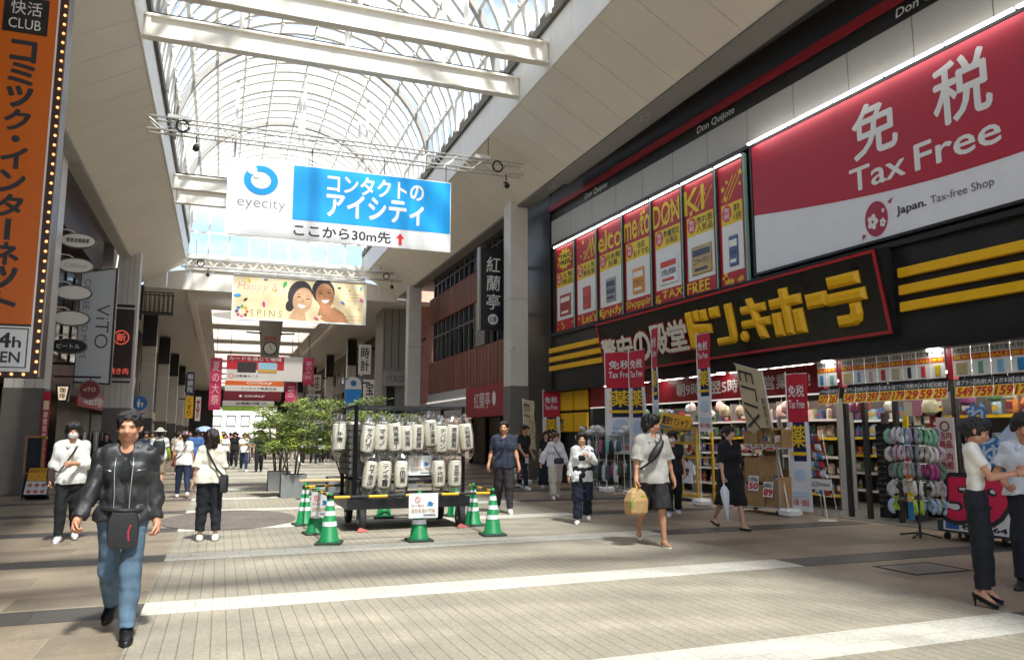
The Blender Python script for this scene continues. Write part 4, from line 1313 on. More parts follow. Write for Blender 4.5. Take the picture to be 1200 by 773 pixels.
write(MB(), 'OPEN', sx1 - 1.22, sx1 - .42, 3.18, 3.42, .022, FL, bold=.03).build('lettering', ink, lsign)
MB().box(sx1 - 1.34, sx1 - .42, 10.95, 11.85, .021, .03, FL).build('name_panel', m_blk, lsign)
write(MB(), '快活', sx1 - 1.2, sx1 - .56, 11.4, 11.75, .032, FL, bold=.0).build('lettering', wht, lsign)
write(MB(), 'CLUB', sx1 - 1.22, sx1 - .56, 11.05, 11.3, .032, FL, bold=.0).build('lettering', wht, lsign)
kana = 'コミック・インターネット'
nk = len(kana)
y = 10.78
for ch in kana:
    h_ = .34 if ch == '・' else .553
    yy0 = y - h_
    if ch == '・':
        b = MB().disc((sx1 - .87, (y + yy0) / 2), .085, .021, .024, FL)
    elif ch == 'ー':
        b = MB().box(sx1 - .93, sx1 - .81, yy0 + .03, y - .03, .021, .024, FL)
    else:
        b = write(MB(), ch, sx0 + (.73 if ch != 'ト' else .86), sx1 - (.62 if ch != 'ト' else .6), yy0 + .03, y - .03, .022, FL, bold=.06)
    b.build('lettering', ink, lsign)
    y = yy0 - .01
bulb = M('bulb_glow', (1, .36, .12), .4, emit=.8)
b = MB()
bp_ = [(sx1 - .085, 2.98 + i * .232) for i in range(40)] + [(sx1 - .085 - i * .232, 2.92) for i in range(1, 8)]
for (x, z) in bp_:
    MB().ell((x, z, .02), (.034, .034, .028), 8, FL).build('bulb', bulb, lsign)
MB().box(sx1 - .03, sx1, sz0, sz1, .001, .03, FL).build('edge', M('case_edge', (.25, .22, .2), .4), lsign)
MB().box(-8.3, -5.76, 4.2, 4.4, -.25, -.1, FL).build('bracket', m_metal_d, lsign)
MB().box(-8.3, -5.76, 9, 9.2, -.25, -.1, FL).build('bracket', m_metal_d, lsign)
# red strip banner on the pillar
rs = thing('strip_banner', 'narrow red strip banner standing against the right edge of the ribbed pillar', 'banner', (-4.5, 24.2, 0))
fr = front(24.25)
MB().box(-4.6, -4.43, .02, 2.75, -.02, 0, fr).build('cloth', M('banner_red', 'b01e38', .7), rs)
write(MB(), '期間限定好評販売中', -4.565, -4.465, .5, 2.2, .003, fr, vertical=True).build('lettering', wht, rs)
MB().box(-4.58, -4.45, 2.25, 2.5, .001, .004, fr).build('pale_panel', M('card_cream', 'd8c8a8', .6), rs)
# mirror frame board and sloping menu stand
wood = M('wood_frame', '9a6a3e', .5, var=.2, scale=12)
mf = thing('framed_board', 'dark glass board in a light wooden frame standing before the grey pillar base', 'board', (-4.4, 22.5, 0))
fr = front(22.5)
MB().frame(-4.58, -4.16, .6, 1.55, .05, 0, .04, fr).build('frame', wood, mf)
MB().box(-4.53, -4.21, .65, 1.5, .0, .015, fr).build('glass', M('board_glass', (.03, .035, .045), .08), mf)
MB().ell((-4.14, 1.5, .03), (.06, .05, .03), 8, fr).build('bell', M('brass', 'a08548', .35, .8), mf)
MB().bar((-4.55, 22.5, 0), (-4.5, 22.55, .6), .04).build('leg', m_blk, mf)
MB().bar((-4.2, 22.5, 0), (-4.25, 22.55, .6), .04).build('leg', m_blk, mf)
ms = thing('menu_stand', 'sloping menu stand with yellow and white food pictures on the ground by the pillar', 'menu stand', (-4.1, 22, 0))
fr = Fr((-4.45, 22.0, .12), (1, -.25, 0), (0, .45, .62))
MB().box(0, .56, 0, .8, -.03, 0, fr).build('board', m_blk, ms)
MB().box(.02, .54, .4, .78, .001, .004, fr).build('yellow_sheet', M('menu_yellow', 'cf9a34', .5, var=.4, scale=30), ms)
MB().box(.02, .54, .02, .39, .001, .004, fr).build('white_sheet', M('menu_white', 'c8ccd2', .5, var=.35, scale=40), ms)
write(MB(), '本日のランチ', .05, .5, .64, .74, .006, fr, bold=.03).build('lettering', ink, ms)
b = MB()
for i in range(6):
    b.disc((.12 + (i % 3) * .16, .1 + (i // 3) * .18), .055, .005, .008, fr, 12)
b.build('dish_pictures', M('dish', 'b86a4a', .5, var=.5, scale=60), ms)
MB().box(0, .56, .0, .05, -.2, -.031, fr).build('foot', m_blk, ms)

# left shops
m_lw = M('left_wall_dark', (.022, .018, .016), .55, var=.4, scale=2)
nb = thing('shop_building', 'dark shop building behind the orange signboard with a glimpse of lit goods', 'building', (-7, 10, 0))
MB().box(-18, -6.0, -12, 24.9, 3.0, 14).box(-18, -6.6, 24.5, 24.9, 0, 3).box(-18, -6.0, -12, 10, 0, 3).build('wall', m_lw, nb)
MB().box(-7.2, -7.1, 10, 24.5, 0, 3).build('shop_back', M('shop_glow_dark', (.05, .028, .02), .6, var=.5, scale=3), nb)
for y in (14, 18, 22, 24):
    MB().box(-6.2, -6.02, y, y + .16, 0, 2.99).build('mullion', m_blk, nb)
fr = Fr((-6.6, 23.0, 0), (0, 1, 0))
write(MB(), 'N', .0, .5, 2.3, 2.75, .02, fr, bold=.06).build('lettering', M('neon_red', (.7, .1, .08), .4, emit=.5), nb)
rb2 = thing('restaurant_building', 'old brown and maroon cafe building between the two ribbed pillars on the left', 'building', (-7, 35, 0))
MB().box(-18, -6.2, 25, 38.4, 3.3, 14.5).box(-18, -7.4, 25, 38.4, 0, 3.3).build('wall', M('cafe_wall', (.17, .10, .075), .7, var=.3, scale=1.5), rb2)
MB().box(-6.19, -5.3, 27, 37.8, 8.6, 12.5).build('maroon_awning', M('maroon', (.032, .008, .009), .6, var=.2), rb2)
for i in range(6):
    y = 27 + i * 1.9
    for z in (4.6, 6.6):
        MB().box(-6.19, -6.08, y, y + 1.3, z, z + 1.5).build('window', M('window_dark', (.012, .014, .017), .12), rb2)
        MB().frame(y - .05, y + 1.35, z - .05, z + 1.55, .06, 0, .12, Fr((-6.19, 0, 0), (0, 1, 0))).build('window_frame', m_blk, rb2)
MB().box(-6.19, -5.9, 25.2, 38.2, 3.2, 3.5).build('ledge', M('cafe_ledge', (.1, .06, .045), .6), rb2)
MB().box(-7.39, -7.35, 27, 38, .1, 2.9).build('shopfront', M('cafe_glow', (.10, .055, .03), .5, var=.7, scale=2), rb2)
for y in (28.5, 31, 33.5, 36):
    MB().box(-7.34, -6.3, y, y + .12, 0, 3.19).build('mullion', m_blk, rb2)
for y, z in ((33, 2.6), (34.4, 2.5), (35.5, 2.7)):
    MB().ell((-6.9, y, z), (.1, .1, .12), 8).build('lamp', M('warm_lamp', (1, .6, .25), .4, emit=3), rb2)
rail = thing('goods_rail', 'rail of dark goods outside the cafe behind the masked man', 'rail', (-5, 33, 0))
MB().tube([(-5.9, 36, 0), (-5.9, 36, 1.7), (-4.6, 36, 1.7), (-4.6, 36, 0)], .02, 6).build('frame', chrome, rail)
for i in range(9):
    x = -5.8 + i * .14
    tag(MB().loft([[(x + .05 * k_ * math.cos(t), 36 + .1 * k_ * math.sin(t), z) for t in np.arange(0, 6.28, .8)] for k_, z in ((.3, 1.68), (1, 1.5), (1.1, .9), (.9, .7))]).build('hanging_garment', M('garment_%d' % (i % 3), ['202024', 'c8c8c8', '3a3436'][i % 3], .8), smooth=True), ['black', 'pale grey', 'brown'][i % 3] + ' garment, ' + ['first', 'second', 'third', 'fourth', 'fifth', 'sixth', 'seventh', 'eighth', 'ninth'][i] + ' along the rail outside the cafe', 'garment', 'garments on the cafe rail')
# oval signs on a mast
ov = [('喫茶店倶楽部', 7.33, 'e0ddd4', 'topmost white oval sign with black writing on the pillar mast'), ('Calsius', 6.57, 'dcdad2', 'second oval sign from the top, white with faint cursive writing'), ('', 5.75, 'd6d4cc', 'blank white oval sign in the middle of the mast'), ('', 4.98, 'd2d0c8', 'blank white oval sign just above the black oval'), ('ビートル', 4.15, '0c0c0c', 'black oval sign with white katakana at the foot of the stack of ovals')]
mast = thing('sign_mast', 'thin white mast with curved arms carrying the oval signs beside the ribbed pillar', 'mast', (-4.05, 25.7, 3))
MB().tube([(-4.95, 25.75, 3.0), (-4.95, 25.75, 9.0)], .05, 8).build('pole', m_wht, mast)
for s, z, c, lb_ in ov:
    MB().tube([(-4.95, 25.75, z + .3), (-4.7, 25.72, z + .34), (-4.5, 25.7, z + .32), (-4.35, 25.68, z + .22)], .02, 6).build('arm', m_wht, mast)
    x = -4.32 + (z - 4.15) * .01
    t = thing('oval_sign', lb_, 'oval sign', (x, 25.6, z - .22), group='oval signs on the mast')
    fr = front(25.6)
    MB().disc((x, z), .5, -.1, 0, fr, 28, .235).build('case', M('oval_edge', (.12, .11, .1), .4, .5), t)
    MB().disc((x, z), .46, .001, .015, fr, 28, .2).build('face', M('oval_' + c, c, .3), t)
    if s:
        write(MB(), s, x - .3, x + .3, z - .06, z + .07, .018, fr, bold=.04 if z > 7 else 0).build('lettering', wht if c.startswith('0') else (ink if z > 7 else M('ink_pale', '9a9890', .5)), t)
# cafe sign
vt = thing('vertical_sign', 'tall pale signboard reading ViTO sideways with small coffee wording', 'signboard', (-4, 28, 3.3))
fr = front(28.0)
vx0, vx1 = -4.52, -3.45
MB().prism([(vx0, 3.22), (vx1, 3.18), (vx1, 7.06), (vx0, 6.85)], -.3, 0, fr).build('case', m_blk, vt)
MB().prism([(vx0 + .03, 3.27), (vx1 - .06, 3.23), (vx1 - .06, 7.0), (vx0 + .03, 6.8)], .001, .02, fr).build('face', M('sign_pale', (.44, .46, .48), .35), vt)
write(MB(), 'ViTO', vx0 + .52, vx1 - .16, 4.35, 5.8, .022, fr, bold=-.01, rot=1).build('lettering', ink, vt)
write(MB(), 'COFFEE AND MORE', vx0 + .13, vx0 + .3, 4.0, 6.6, .022, fr, bold=-.01, rot=1).build('small_lettering', ink, vt)
MB().box(-6.2, vx0, 6.2, 6.28, -.2, -.12, fr).build('bracket', m_metal_d, vt)
MB().box(-6.2, vx0, 3.8, 3.88, -.2, -.12, fr).build('bracket', m_metal_d, vt)
vr = thing('round_sign', 'round dark red hanging sign with small cream lettering below the pale signboard', 'round sign', (-3.9, 27, 2.6))
fr = front(27.0)
MB().disc((-3.89, 2.95), .31, -.1, 0, fr, 24).build('case', M('red_case', (.2, .1, .1), .4), vr)
MB().disc((-3.89, 2.95), .27, .001, .012, fr, 24).build('face', M('round_red', (.15, .012, .02), .4), vr)
write(MB(), 'viTO', -4.06, -3.72, 2.9, 3.03, .015, fr, bold=0).build('lettering', M('card_cream', 'd8c8a8', .6), vr)
MB().tube([(-4.9, 27.05, 3.35), (-3.6, 27.05, 3.35)], .03, 6).tube([(-3.89, 27.05, 3.35), (-3.89, 27.05, 3.25)], .02, 6).build('bracket', m_blk, vr)
ll = thing('wall_lantern', 'small black framed lantern sign with a glowing cream face beside the pillar', 'lantern', (-4.5, 26.3, 2.5))
fr = front(26.3)
MB().prism([(-4.64, 2.55), (-4.36, 2.55), (-4.3, 3.05), (-4.7, 3.05)], -.25, 0, fr).build('case', m_blk, ll)
MB().prism([(-4.59, 2.6), (-4.41, 2.6), (-4.36, 3.0), (-4.64, 3.0)], .001, .01, fr).build('face', M('lantern_face', (.8, .62, .42), .5, emit=.25), ll)
write(MB(), '珈琲', -4.58, -4.42, 2.65, 2.97, .013, fr, vertical=True, bold=.04).build('lettering', ink, ll)
ak = thing('vertical_sign', 'dark brown signboard with a red round crest fixed before the ribbed pillar', 'signboard', (-4.2, 37, 4))
fr = front(37.0)
MB().box(-4.72, -3.8, 4.0, 7.0, -.25, 0, fr).build('panel', M('sign_brown', (.03, .016, .014), .45), ak)
rg = M('sign_glow_red', (.55, .08, .05), .4, emit=.25)
MB().ring((-4.26, 5.75), .27, .32, .001, .015, fr).build('crest_ring', rg, ak)
write(MB(), '新', -4.44, -4.08, 5.58, 5.93, .003, fr, bold=.03).build('crest', rg, ak)
write(MB(), '焼き肉', -4.66, -3.9, 4.15, 4.42, .003, fr, bold=.02).build('lettering', rg, ak)
MB().box(-4.9, -3.8, 7.08, 7.2, -.05, 0, fr).build('rail', m_blk, ak)
MB().box(-4.9, -3.8, 3.78, 3.86, -.05, 0, fr).build('rail', m_blk, ak)
# further along the left: balcony, shops of the covered passage, pedestrian sign
bc = thing('maintenance_balcony', 'black railed maintenance balcony where the vault meets the covered passage', 'balcony', (-3.5, 45.5, 7.8))
MB().box(-4.4, -2.7, 44.0, 44.85, 7.9, 7.96).build('deck', m_metal_d, bc)
b = MB()
for i in range(8):
    x = -4.3 + i * .22
    b.bar((x, 44.02, 7.96), (x, 44.02, 9.0), .03).bar((x, 44.83, 7.96), (x, 44.83, 9.0), .03)
b.tube([(-4.35, 44.83, 9.0), (-2.72, 44.83, 9.0), (-2.72, 44.02, 9.0), (-4.35, 44.02, 9.0)], .03, 6)
b.build('railing', m_blk, bc)
MB().box(-4.7, -4.2, 44.2, 44.8, 7.6, 9.4).build('cabinet', m_blk, bc)
ps = thing('traffic_sign', 'round blue pedestrian sign with a small white plate on the far left pillar', 'traffic sign', (-4.0, 44, 2.5))
fr = front(44.0)
MB().disc((-4.0, 3.17), .36, -.03, 0, fr, 24).build('disc', M('sign_blue', (.02, .16, .42), .35), ps)
b = MB().ell((-4.05, 3.33, .01), (.05, .05, .01), 8, fr).prism([(-4.13, 3.26), (-3.97, 3.26), (-3.98, 3.1), (-4.02, 2.93), (-4.08, 2.93), (-4.12, 3.1)], .002, .01, fr).prism([(-3.93, 3.2), (-3.83, 3.2), (-3.86, 2.96), (-3.92, 2.96)], .002, .01, fr)
b.build('figure', wht, ps)
MB().box(-4.35, -3.65, 2.5, 2.75, -.03, 0, fr).build('plate', pinkw, ps)
write(MB(), '歩行者専用', -4.28, -3.72, 2.56, 2.69, .003, fr, bold=.02).build('lettering', ink, ps)
MB().tube([(-4.0, 44.08, 0), (-4.0, 44.08, 3.5)], .035, 8).build('pole', m_metal_d, ps)
def farshop(side, y0, y1, wallc, seed, label):
    r_ = random.Random(seed)
    xw = -6.2 if side < 0 else 11.3
    s = -1 if side < 0 else 1
    fr = Fr((xw, 0, 0), (0, 1, 0)) if side < 0 else Fr((xw, 0, 0), (0, -1, 0))
    k = (lambda a, b_: (a, b_)) if side < 0 else (lambda a, b_: (-b_, -a))
    t = thing('shop_building', label, 'building', (xw, (y0 + y1) / 2, 0), group='shop buildings along the covered passage')
    a, b_ = k(y0 + .02, y1 - .02)
    MB().box(a, b_, 3.2, 12, -9, 0, fr).box(a, b_, 0, 3.2, -9, -1.2, fr).build('wall', M('farwall_' + wallc, wallc, .7, var=.25, scale=1), t)
    MB().box(a + .3, b_ - .3, .05, 2.8, -1.19, -1.15, fr).build('shopfront', M('far_glow%d' % (seed % 3), [(.16, .12, .09), (.05, .045, .04), (.22, .19, .15)][seed % 3], .4, var=.8, scale=1.4), t)
    sc_l = ['a83238', '2c5a8c', 'd8d2c4', 'c99a2c', '3c6a4a', '5a3a5c']
    MB().box(a + .5, b_ - .5, 2.85, 3.6, .001, .12, fr).build('fascia_sign', M('fsign_' + sc_l[seed % 6], sc_l[seed % 6], .4, var=.1), t)
    write(MB(), ['珈琲館', 'くすり', '宝石時計', 'メガネ', '眼科', '楽器店', '和菓子', 'BOOKS', 'SHOES', '写真館', '洋品店', '茶舗'][seed % 12], a + 2, b_ - 2, 3.0, 3.45, .125, fr, bold=.04).build('lettering', wht if seed % 6 != 2 else ink, t)
    for z in (4.4, 6.6):
        for i in range(4):
            y = a + 1 + i * (b_ - a - 2) / 4
            MB().box(y, y + 1.6, z, z + 1.3, .001, .05, fr).build('window', M('window_dark', (.012, .014, .017), .12), t)
    return t
lw_ = ['7a756c', '5a4a40', '8a8478', '4f5257', '6d625a', '847a70']
for i, (y0, y1) in enumerate(((38.6, 52), (52, 66), (66, 80), (80, 96), (96, 112), (112, 131), (131, 150))):
    farshop(-1, y0, y1, lw_[i % 6], i, 'shop building %s along the left wall of the covered passage' % ['nearest', 'second', 'third', 'fourth', 'fifth', 'sixth', 'farthest'][i])
for i, (y0, y1) in enumerate(((50, 62), (62, 75), (75, 90), (90, 108), (108, 128), (128, 150))):
    farshop(1, y0, y1, ['6a5a50', '55504c', '7d7468', '5c4440', '70685e', '4a4a4c'][i], i + 5, 'shop building %s along the right wall of the covered passage' % ['nearest', 'second', 'third', 'fourth', 'fifth', 'farthest'][i])
def blade(x, Y, z0, z1, w, c, s, label, tc=None, vert=True):
    t = thing('blade_sign', label, 'sign', (x, Y, z0), group='small signs projecting over the covered passage')
    fr = front(Y)
    MB().box(x - w / 2, x + w / 2, z0, z1, -.2, 0, fr).build('panel', M('blade_' + c, c, .4, emit=.05), t)
    MB().box(x - w / 2 - .5 if x < 3 else x + w / 2, x - w / 2 if x < 3 else x + w / 2 + .5, z1 - .3, z1 - .2, -.15, -.05, fr).build('bracket', m_blk, t)
    if s:
        write(MB(), s, x - w * .35, x + w * .35, z0 + (z1 - z0) * .1, z1 - (z1 - z0) * .1, .004, fr, bold=.03, vertical=vert).build('lettering', tc or wht, t)
blade(-2.62, 70, 4.85, 6.75, .62, '1b2a4a', '眼鏡院', 'navy vertical sign with white characters above the yellow one, far left')
blade(-2.6, 70.1, 2.9, 4.75, .6, 'd8a81e', 'くすり', 'yellow vertical sign with dark characters, far left of the passage', ink)
blade(-2.3, 84, 2.9, 5.3, .5, 'd6d2cc', '茶', 'white and red narrow sign beyond the yellow one, far left', rd2)
blade(7.3, 46.5, 2.95, 4.9, .95, '1f74b8', '', 'blue banner with a white head seen just above the green trees')
fr = front(46.5)
tt = thing('round_badge', 'white rounded head with blue emblem on top of the blue banner above the trees', 'badge', (7.3, 46.45, 4.2))
MB().prism([(6.84, 4.25), (7.76, 4.25), (7.74, 4.75), (7.5, 4.97), (7.1, 4.97), (6.86, 4.75)], .002, .02, fr).build('head', wht, tt)
MB().disc((7.3, 4.6), .18, .021, .025, fr, 16).build('emblem', M('sign_blue', (.02, .16, .42), .35), tt)
blade(8.9, 52, 5.6, 7.6, .8, 'bdbab2', '時計', 'upper white blade sign on the right side of the passage', ink)
blade(9.15, 51.5, 3.0, 5.2, .75, 'c8c5bd', '宝石', 'lower white blade sign on the right side of the passage', ink)
blade(6.7, 62, 5.0, 6.2, 1.0, 'a8a49c', '本店', 'grey square sign on the right, upper of two beyond the trees', ink, False)
blade(6.7, 62.2, 3.5, 4.7, 1.0, 'b5b2aa', '画廊', 'grey square sign on the right, lower of two beyond the trees', ink, False)

# ---------------------------------------------------------------- things hanging over the street
def truss(Y, x0, x1, z0, z1, label):
    t = thing('lighting_truss', label, 'lighting truss', ((x0 + x1) / 2, Y, z0))
    alu = M('aluminium', (.50, .48, .45), .4, .6)
    for z in (z0, z1):
        for dy in (-.16, .16):
            MB().tube([(x0, Y + dy, z), (x1, Y + dy, z)], .026, 6).build('chord', alu, t)
    b = MB()
    n = int((x1 - x0) / .42)
    for i in range(n):
        a, c = x0 + i * (x1 - x0) / n, x0 + (i + 1) * (x1 - x0) / n
        for dy in (-.16, .16):
            b.tube([(a, Y + dy, z0 if i % 2 else z1), (c, Y + dy, z1 if i % 2 else z0)], .012, 5)
        b.tube([(a, Y - .16, z0), (a, Y + .16, z0)], .012, 5)
    b.build('lacing', alu, t)
    for x in (x0 + .9, x1 - .9):
        MB().tube([(x + .16 * math.cos(q * .5), Y - .2 + .03 * math.sin(q), (z0 + z1) / 2 - .02 + .17 * math.sin(q * .5)) for q in range(26)], .028, 6).build('cable_coil', m_blk, t)
        b = MB().tube([(x + .35, Y, z0), (x + .35, Y, z0 - .2)], .02, 6).lathe([(.05, 0), (.09, .03), (.09, .2), (.07, .26), (0, .27)], (x + .35, Y - .12, z0 - .42), 12, (0, .8, .6))
        b.build('spotlight', m_blk, t)
        MB().tube([(x - .25, Y, z1), (x - .25, Y, 11.3)], .012, 5).build('suspension_wire', m_metal_d, t)
    MB().box(x1 - 1.6, x1 - 1.1, Y - .1, Y + .1, z1 + .03, z1 + .15).build('dimmer_box', m_wht, t)
    MB().box(x0 + .5, x0 + 1.1, Y - .1, Y + .1, z1 + .03, z1 + .13).build('dimmer_box', m_wht, t)
truss(22.0, -2.26, 8.61, 9.72, 10.08, 'aluminium lighting truss above the blue and white eyewear banner')
truss(41.0, -2.25, 8.92, 9.9, 10.3, 'aluminium lighting truss above the cream poster banner with two faces')
cy = M('cyan', (.005, .33, .78), .4)
bw = M('banner_white', (.80, .80, .80), .45)
eb = thing('hanging_banner', 'large blue and white eyewear banner with a red arrow hanging over the street', 'banner', (3, 22, 7.05))
fr = front(22.0)
MB().box(-.17, 6.26, 7.05, 9.235, -.06, 0, fr).build('panel', bw, eb)
MB().box(1.6, 6.24, 7.62, 9.21, .001, .006, fr).build('blue_field', cy, eb)
b = MB().ring((.72, 8.66), .27, .46, .001, .008, fr, 36, .92)
b.build('ring_emblem', cy, eb)
b = MB().disc((.48, 8.93), .13, .009, .012, fr, 20).disc((.6, 8.8), .09, .009, .0125, fr, 16)
b.build('emblem_gap', bw, eb)
write(MB(), 'eyecity', .12, 1.4, 7.78, 8.14, .004, fr, bold=-.012).build('brand_lettering', M('ink_grey2', '707478', .5), eb)
write(MB(), 'コンタクトの', 2.55, 5.4, 8.55, 9.08, .009, fr, bold=.04).build('lettering', bw, eb)
write(MB(), 'アイシティ', 2.55, 5.4, 7.8, 8.5, .009, fr, bold=.05).build('lettering', bw, eb)
write(MB(), 'ここから30m先', 1.66, 4.42, 7.16, 7.5, .004, fr, bold=.03).build('lettering', ink, eb)
MB().prism([(4.66, 7.14), (4.76, 7.14), (4.76, 7.34), (4.84, 7.34), (4.71, 7.5), (4.58, 7.34), (4.66, 7.34)], .002, .006, fr).build('arrow', M('arrow_red', (.75, .02, .03), .4), eb)
for x in (0, 2.1, 4.2, 6.1):
    MB().tube([(x, 22.02, 9.23), (x, 22.0, 9.72)], .012, 5).build('suspension_wire', m_metal_d, eb)
sb_ = thing('hanging_banner', 'cream poster banner with two laughing faces and scattered petals hanging over the street', 'banner', (3.6, 41, 7.35))
fr = front(41.0)
cream = M('poster_cream', (.86, .70, .42), .5, var=.1, scale=.5)
MB().box(.2, 7.0, 7.36, 9.72, -.05, 0, fr).build('panel', cream, sb_)
MB().frame(.2, 7.0, 7.36, 9.72, .07, .001, .012, fr).build('white_border', bw, sb_)
skA, skB, drk = M('poster_skin_light', (.62, .36, .2), .6, var=.12), M('poster_skin_tan', (.5, .22, .1), .6, var=.12), M('poster_hair', (.04, .03, .03), .6)
def face(cx, cz, s, sk_, tilt, hair_up):
    c_, s__ = math.cos(tilt), math.sin(tilt)
    def P(x, z):
        return (cx + s * (x * c_ - z * s__), cz + s * (x * s__ + z * c_))
    el = lambda x, z, a, b_, n=20: [P(x + a * math.cos(t * 2 * math.pi / n), z + b_ * math.sin(t * 2 * math.pi / n)) for t in range(n)]
    MB().prism(el(-.12 if hair_up else 0, .22, .62, .78 if hair_up else .72), .002, .004, fr).build('picture_hair', drk, sb_)
    if hair_up:
        MB().prism(el(-.5, -.45, .22, .3), .0022, .0045, fr).build('picture_hair', drk, sb_)
    MB().prism([P(-.22, -.5), P(.25, -.5), P(.5, -1.1), P(-.45, -1.1)], .005, .007, fr).build('picture_neck', sk_, sb_)
    MB().prism(el(.06, -.02, .5, .68, 28), .008, .01, fr).build('picture_face', sk_, sb_)
    b = MB()
    for x in (-.16, .3):
        b.prism(el(x, .12, .1, .035, 12), .012, .013, fr).prism([P(x - .14, .24), P(x, .3), P(x + .14, .25), P(x, .27)], .012, .0132, fr)
    b.build('picture_eyes', drk, sb_)
    MB().prism([P(-.16, -.26), P(.3, -.26), P(.2, -.4), P(.07, -.45), P(-.07, -.4)], .012, .013, fr).build('picture_smile', bw, sb_)
    MB().prism([P(.05, .06), P(.14, -.12), P(.0, -.12)], .012, .0128, fr).build('picture_nose', M('poster_shade', (.42, .18, .08), .6), sb_)
MB().prism([(4.9, 7.44), (6.1, 7.44), (5.8, 7.95), (5.3, 8.25), (4.9, 8.1), (4.6, 7.6)], .002, .0035, fr).build('picture_shoulder', skB, sb_)
face(4.75, 8.85, .95, skB, .12, False)
face(3.62, 8.55, 1.0, skA, -.18, True)
write(MB(), 'Happy & ?', .42, 2.75, 8.8, 9.32, .004, fr, bold=.0, slant=.15).build('lettering', M('poster_pink', (.72, .35, .28), .6), sb_)
write(MB(), 'S P I N S', 1.1, 2.65, 7.56, 7.9, .004, fr, bold=-.01).build('lettering', M('poster_brown', (.2, .09, .04), .6), sb_)
for k_, c in enumerate(('e05a5a', 'd8a030', '6aa84f', '3a86c8', '5a4aa0', 'b04a9a', 'e07aa0', '884422')):
    a = k_ * math.pi / 4
    MB().disc((.7 + .25 * math.cos(a), 7.78 + .25 * math.sin(a)), .085, .002, .006, fr, 12).build('flower_dot', M('dot_' + c, c, .5), sb_)
for x, z, c, s in ((.45, 8.6, '3f9fd8', .2), (.85, 8.4, '5a2a3a', .13), (1.75, 8.2, 'd8508a', .17), (2.75, 9.3, '3fae4f', .2), (1.8, 9.5, '6a7fc8', .12), (5.75, 8.5, '6a7fc8', .15), (6.75, 8.7, 'e070b0', .16), (6.7, 9.35, '3f9fc8', .13), (5.55, 9.3, '6a2a30', .1), (4.4, 7.6, 'd85a9a', .15), (6.6, 8.2, 'd8607a', .07), (2.3, 8.95, 'e0b040', .1), (6.1, 9.2, 'e0a040', .08), (1.0, 9.4, 'e8c030', .14)):
    a = rnd.uniform(0, 3)
    MB().prism([(x + s * math.cos(a) * p_ - s * .45 * math.sin(a) * q_, z + s * math.sin(a) * p_ + s * .45 * math.cos(a) * q_) for p_, q_ in ((1, 0), (.4, 1), (-.5, .8), (-1, 0), (-.5, -.8), (.4, -1))], .014, .016, fr).build('petal', M('petal_' + c, c, .5), sb_)
for z in (8.98, 8.8, 8.62, 7.78, 7.6):
    MB().box(5.9, 6.75, z, z + .03, .002, .004, fr).build('small_print', M('poster_pink', (.72, .35, .28), .6), sb_)
for x in (.3, 2.4, 4.7, 6.9):
    MB().tube([(x, 41.02, 9.72), (x, 41.0, 9.9)], .02, 5).build('clip', m_wht, sb_)
# far red and white banner, pink banners, hanging clock
fb = thing('hanging_banner', 'large red and white card company banner hanging in the covered passage', 'banner', (2.6, 60, 3.2))
fr = front(60.0)
MB().box(.15, 5.55, 5.5, 7.35, -.06, 0, fr).build('upper_panel', M('banner_grey', (.56, .55, .53), .5), fb)
MB().box(.15, 4.2, 6.3, 7.34, .001, .006, fr).build('red_field', M('banner_red2', (.42, .015, .03), .5), fb)
write(MB(), 'カードを通じて地域', .3, 4.0, 6.98, 7.26, .009, fr, bold=.03).build('lettering', wht, fb)
MB().box(.9, 2.2, 6.1, 6.85, .007, .02, fr).build('card_picture', M('card_dark', (.03, .028, .03), .4), fb)
MB().box(2.35, 3.7, 6.1, 6.85, .007, .02, fr).build('card_picture', M('card_sky', (.25, .45, .6), .4), fb)
MB().box(2.35, 3.7, 6.1, 6.35, .021, .024, fr).build('card_ground', M('card_gold', (.5, .3, .06), .4), fb)
MB().ring((.5, 5.82), .12, .2, .002, .008, fr, 16).build('emblem', M('badge_red', (.6, .2, .2), .5), fb)
write(MB(), '日専連カード', .8, 2.4, 5.72, 5.92, .004, fr).build('lettering', ink, fb)
MB().box(.1, 4.25, 5.12, 5.48, -.06, 0, fr).build('orange_panel', M('banner_orange', (.55, .11, .02), .5), fb)
write(MB(), 'COCODA.JP', 1.6, 3.4, 5.2, 5.4, .004, fr, bold=.03).build('lettering', wht, fb)
MB().box(.1, 4.25, 4.72, 5.1, -.06, 0, fr).build('white_panel', M('banner_grey', (.56, .55, .53), .5), fb)
write(MB(), 'インテリア家具収納', 1.2, 3.7, 4.82, 5.0, .004, fr, bold=.02).build('lettering', ink, fb)
MB().box(.05, 4.1, 4.02, 4.7, -.06, 0, fr).build('maroon_panel', M('banner_maroon', (.12, .006, .014), .5), fb)
write(MB(), '♦ ZAKURA.JP', 1.1, 2.9, 4.25, 4.45, .004, fr, bold=.02).build('lettering', wht, fb)
MB().box(.0, 3.6, 3.62, 4.0, -.06, 0, fr).build('white_panel', M('banner_grey', (.56, .55, .53), .5), fb)
write(MB(), '会場案内図 1F', .9, 3.0, 3.72, 3.92, .004, fr, bold=.03).build('lettering', ink, fb)
MB().box(.0, 2.6, 3.25, 3.6, -.06, 0, fr).build('green_panel', M('banner_green', (.28, .42, .06), .5, var=.2), fb)
MB().tube([(.4, 60.1, 7.35), (.4, 60.1, 9.42)], .02, 5).tube([(5.2, 60.1, 7.35), (5.2, 60.1, 9.42)], .02, 5).build('suspension_wire', m_metal_d, fb)
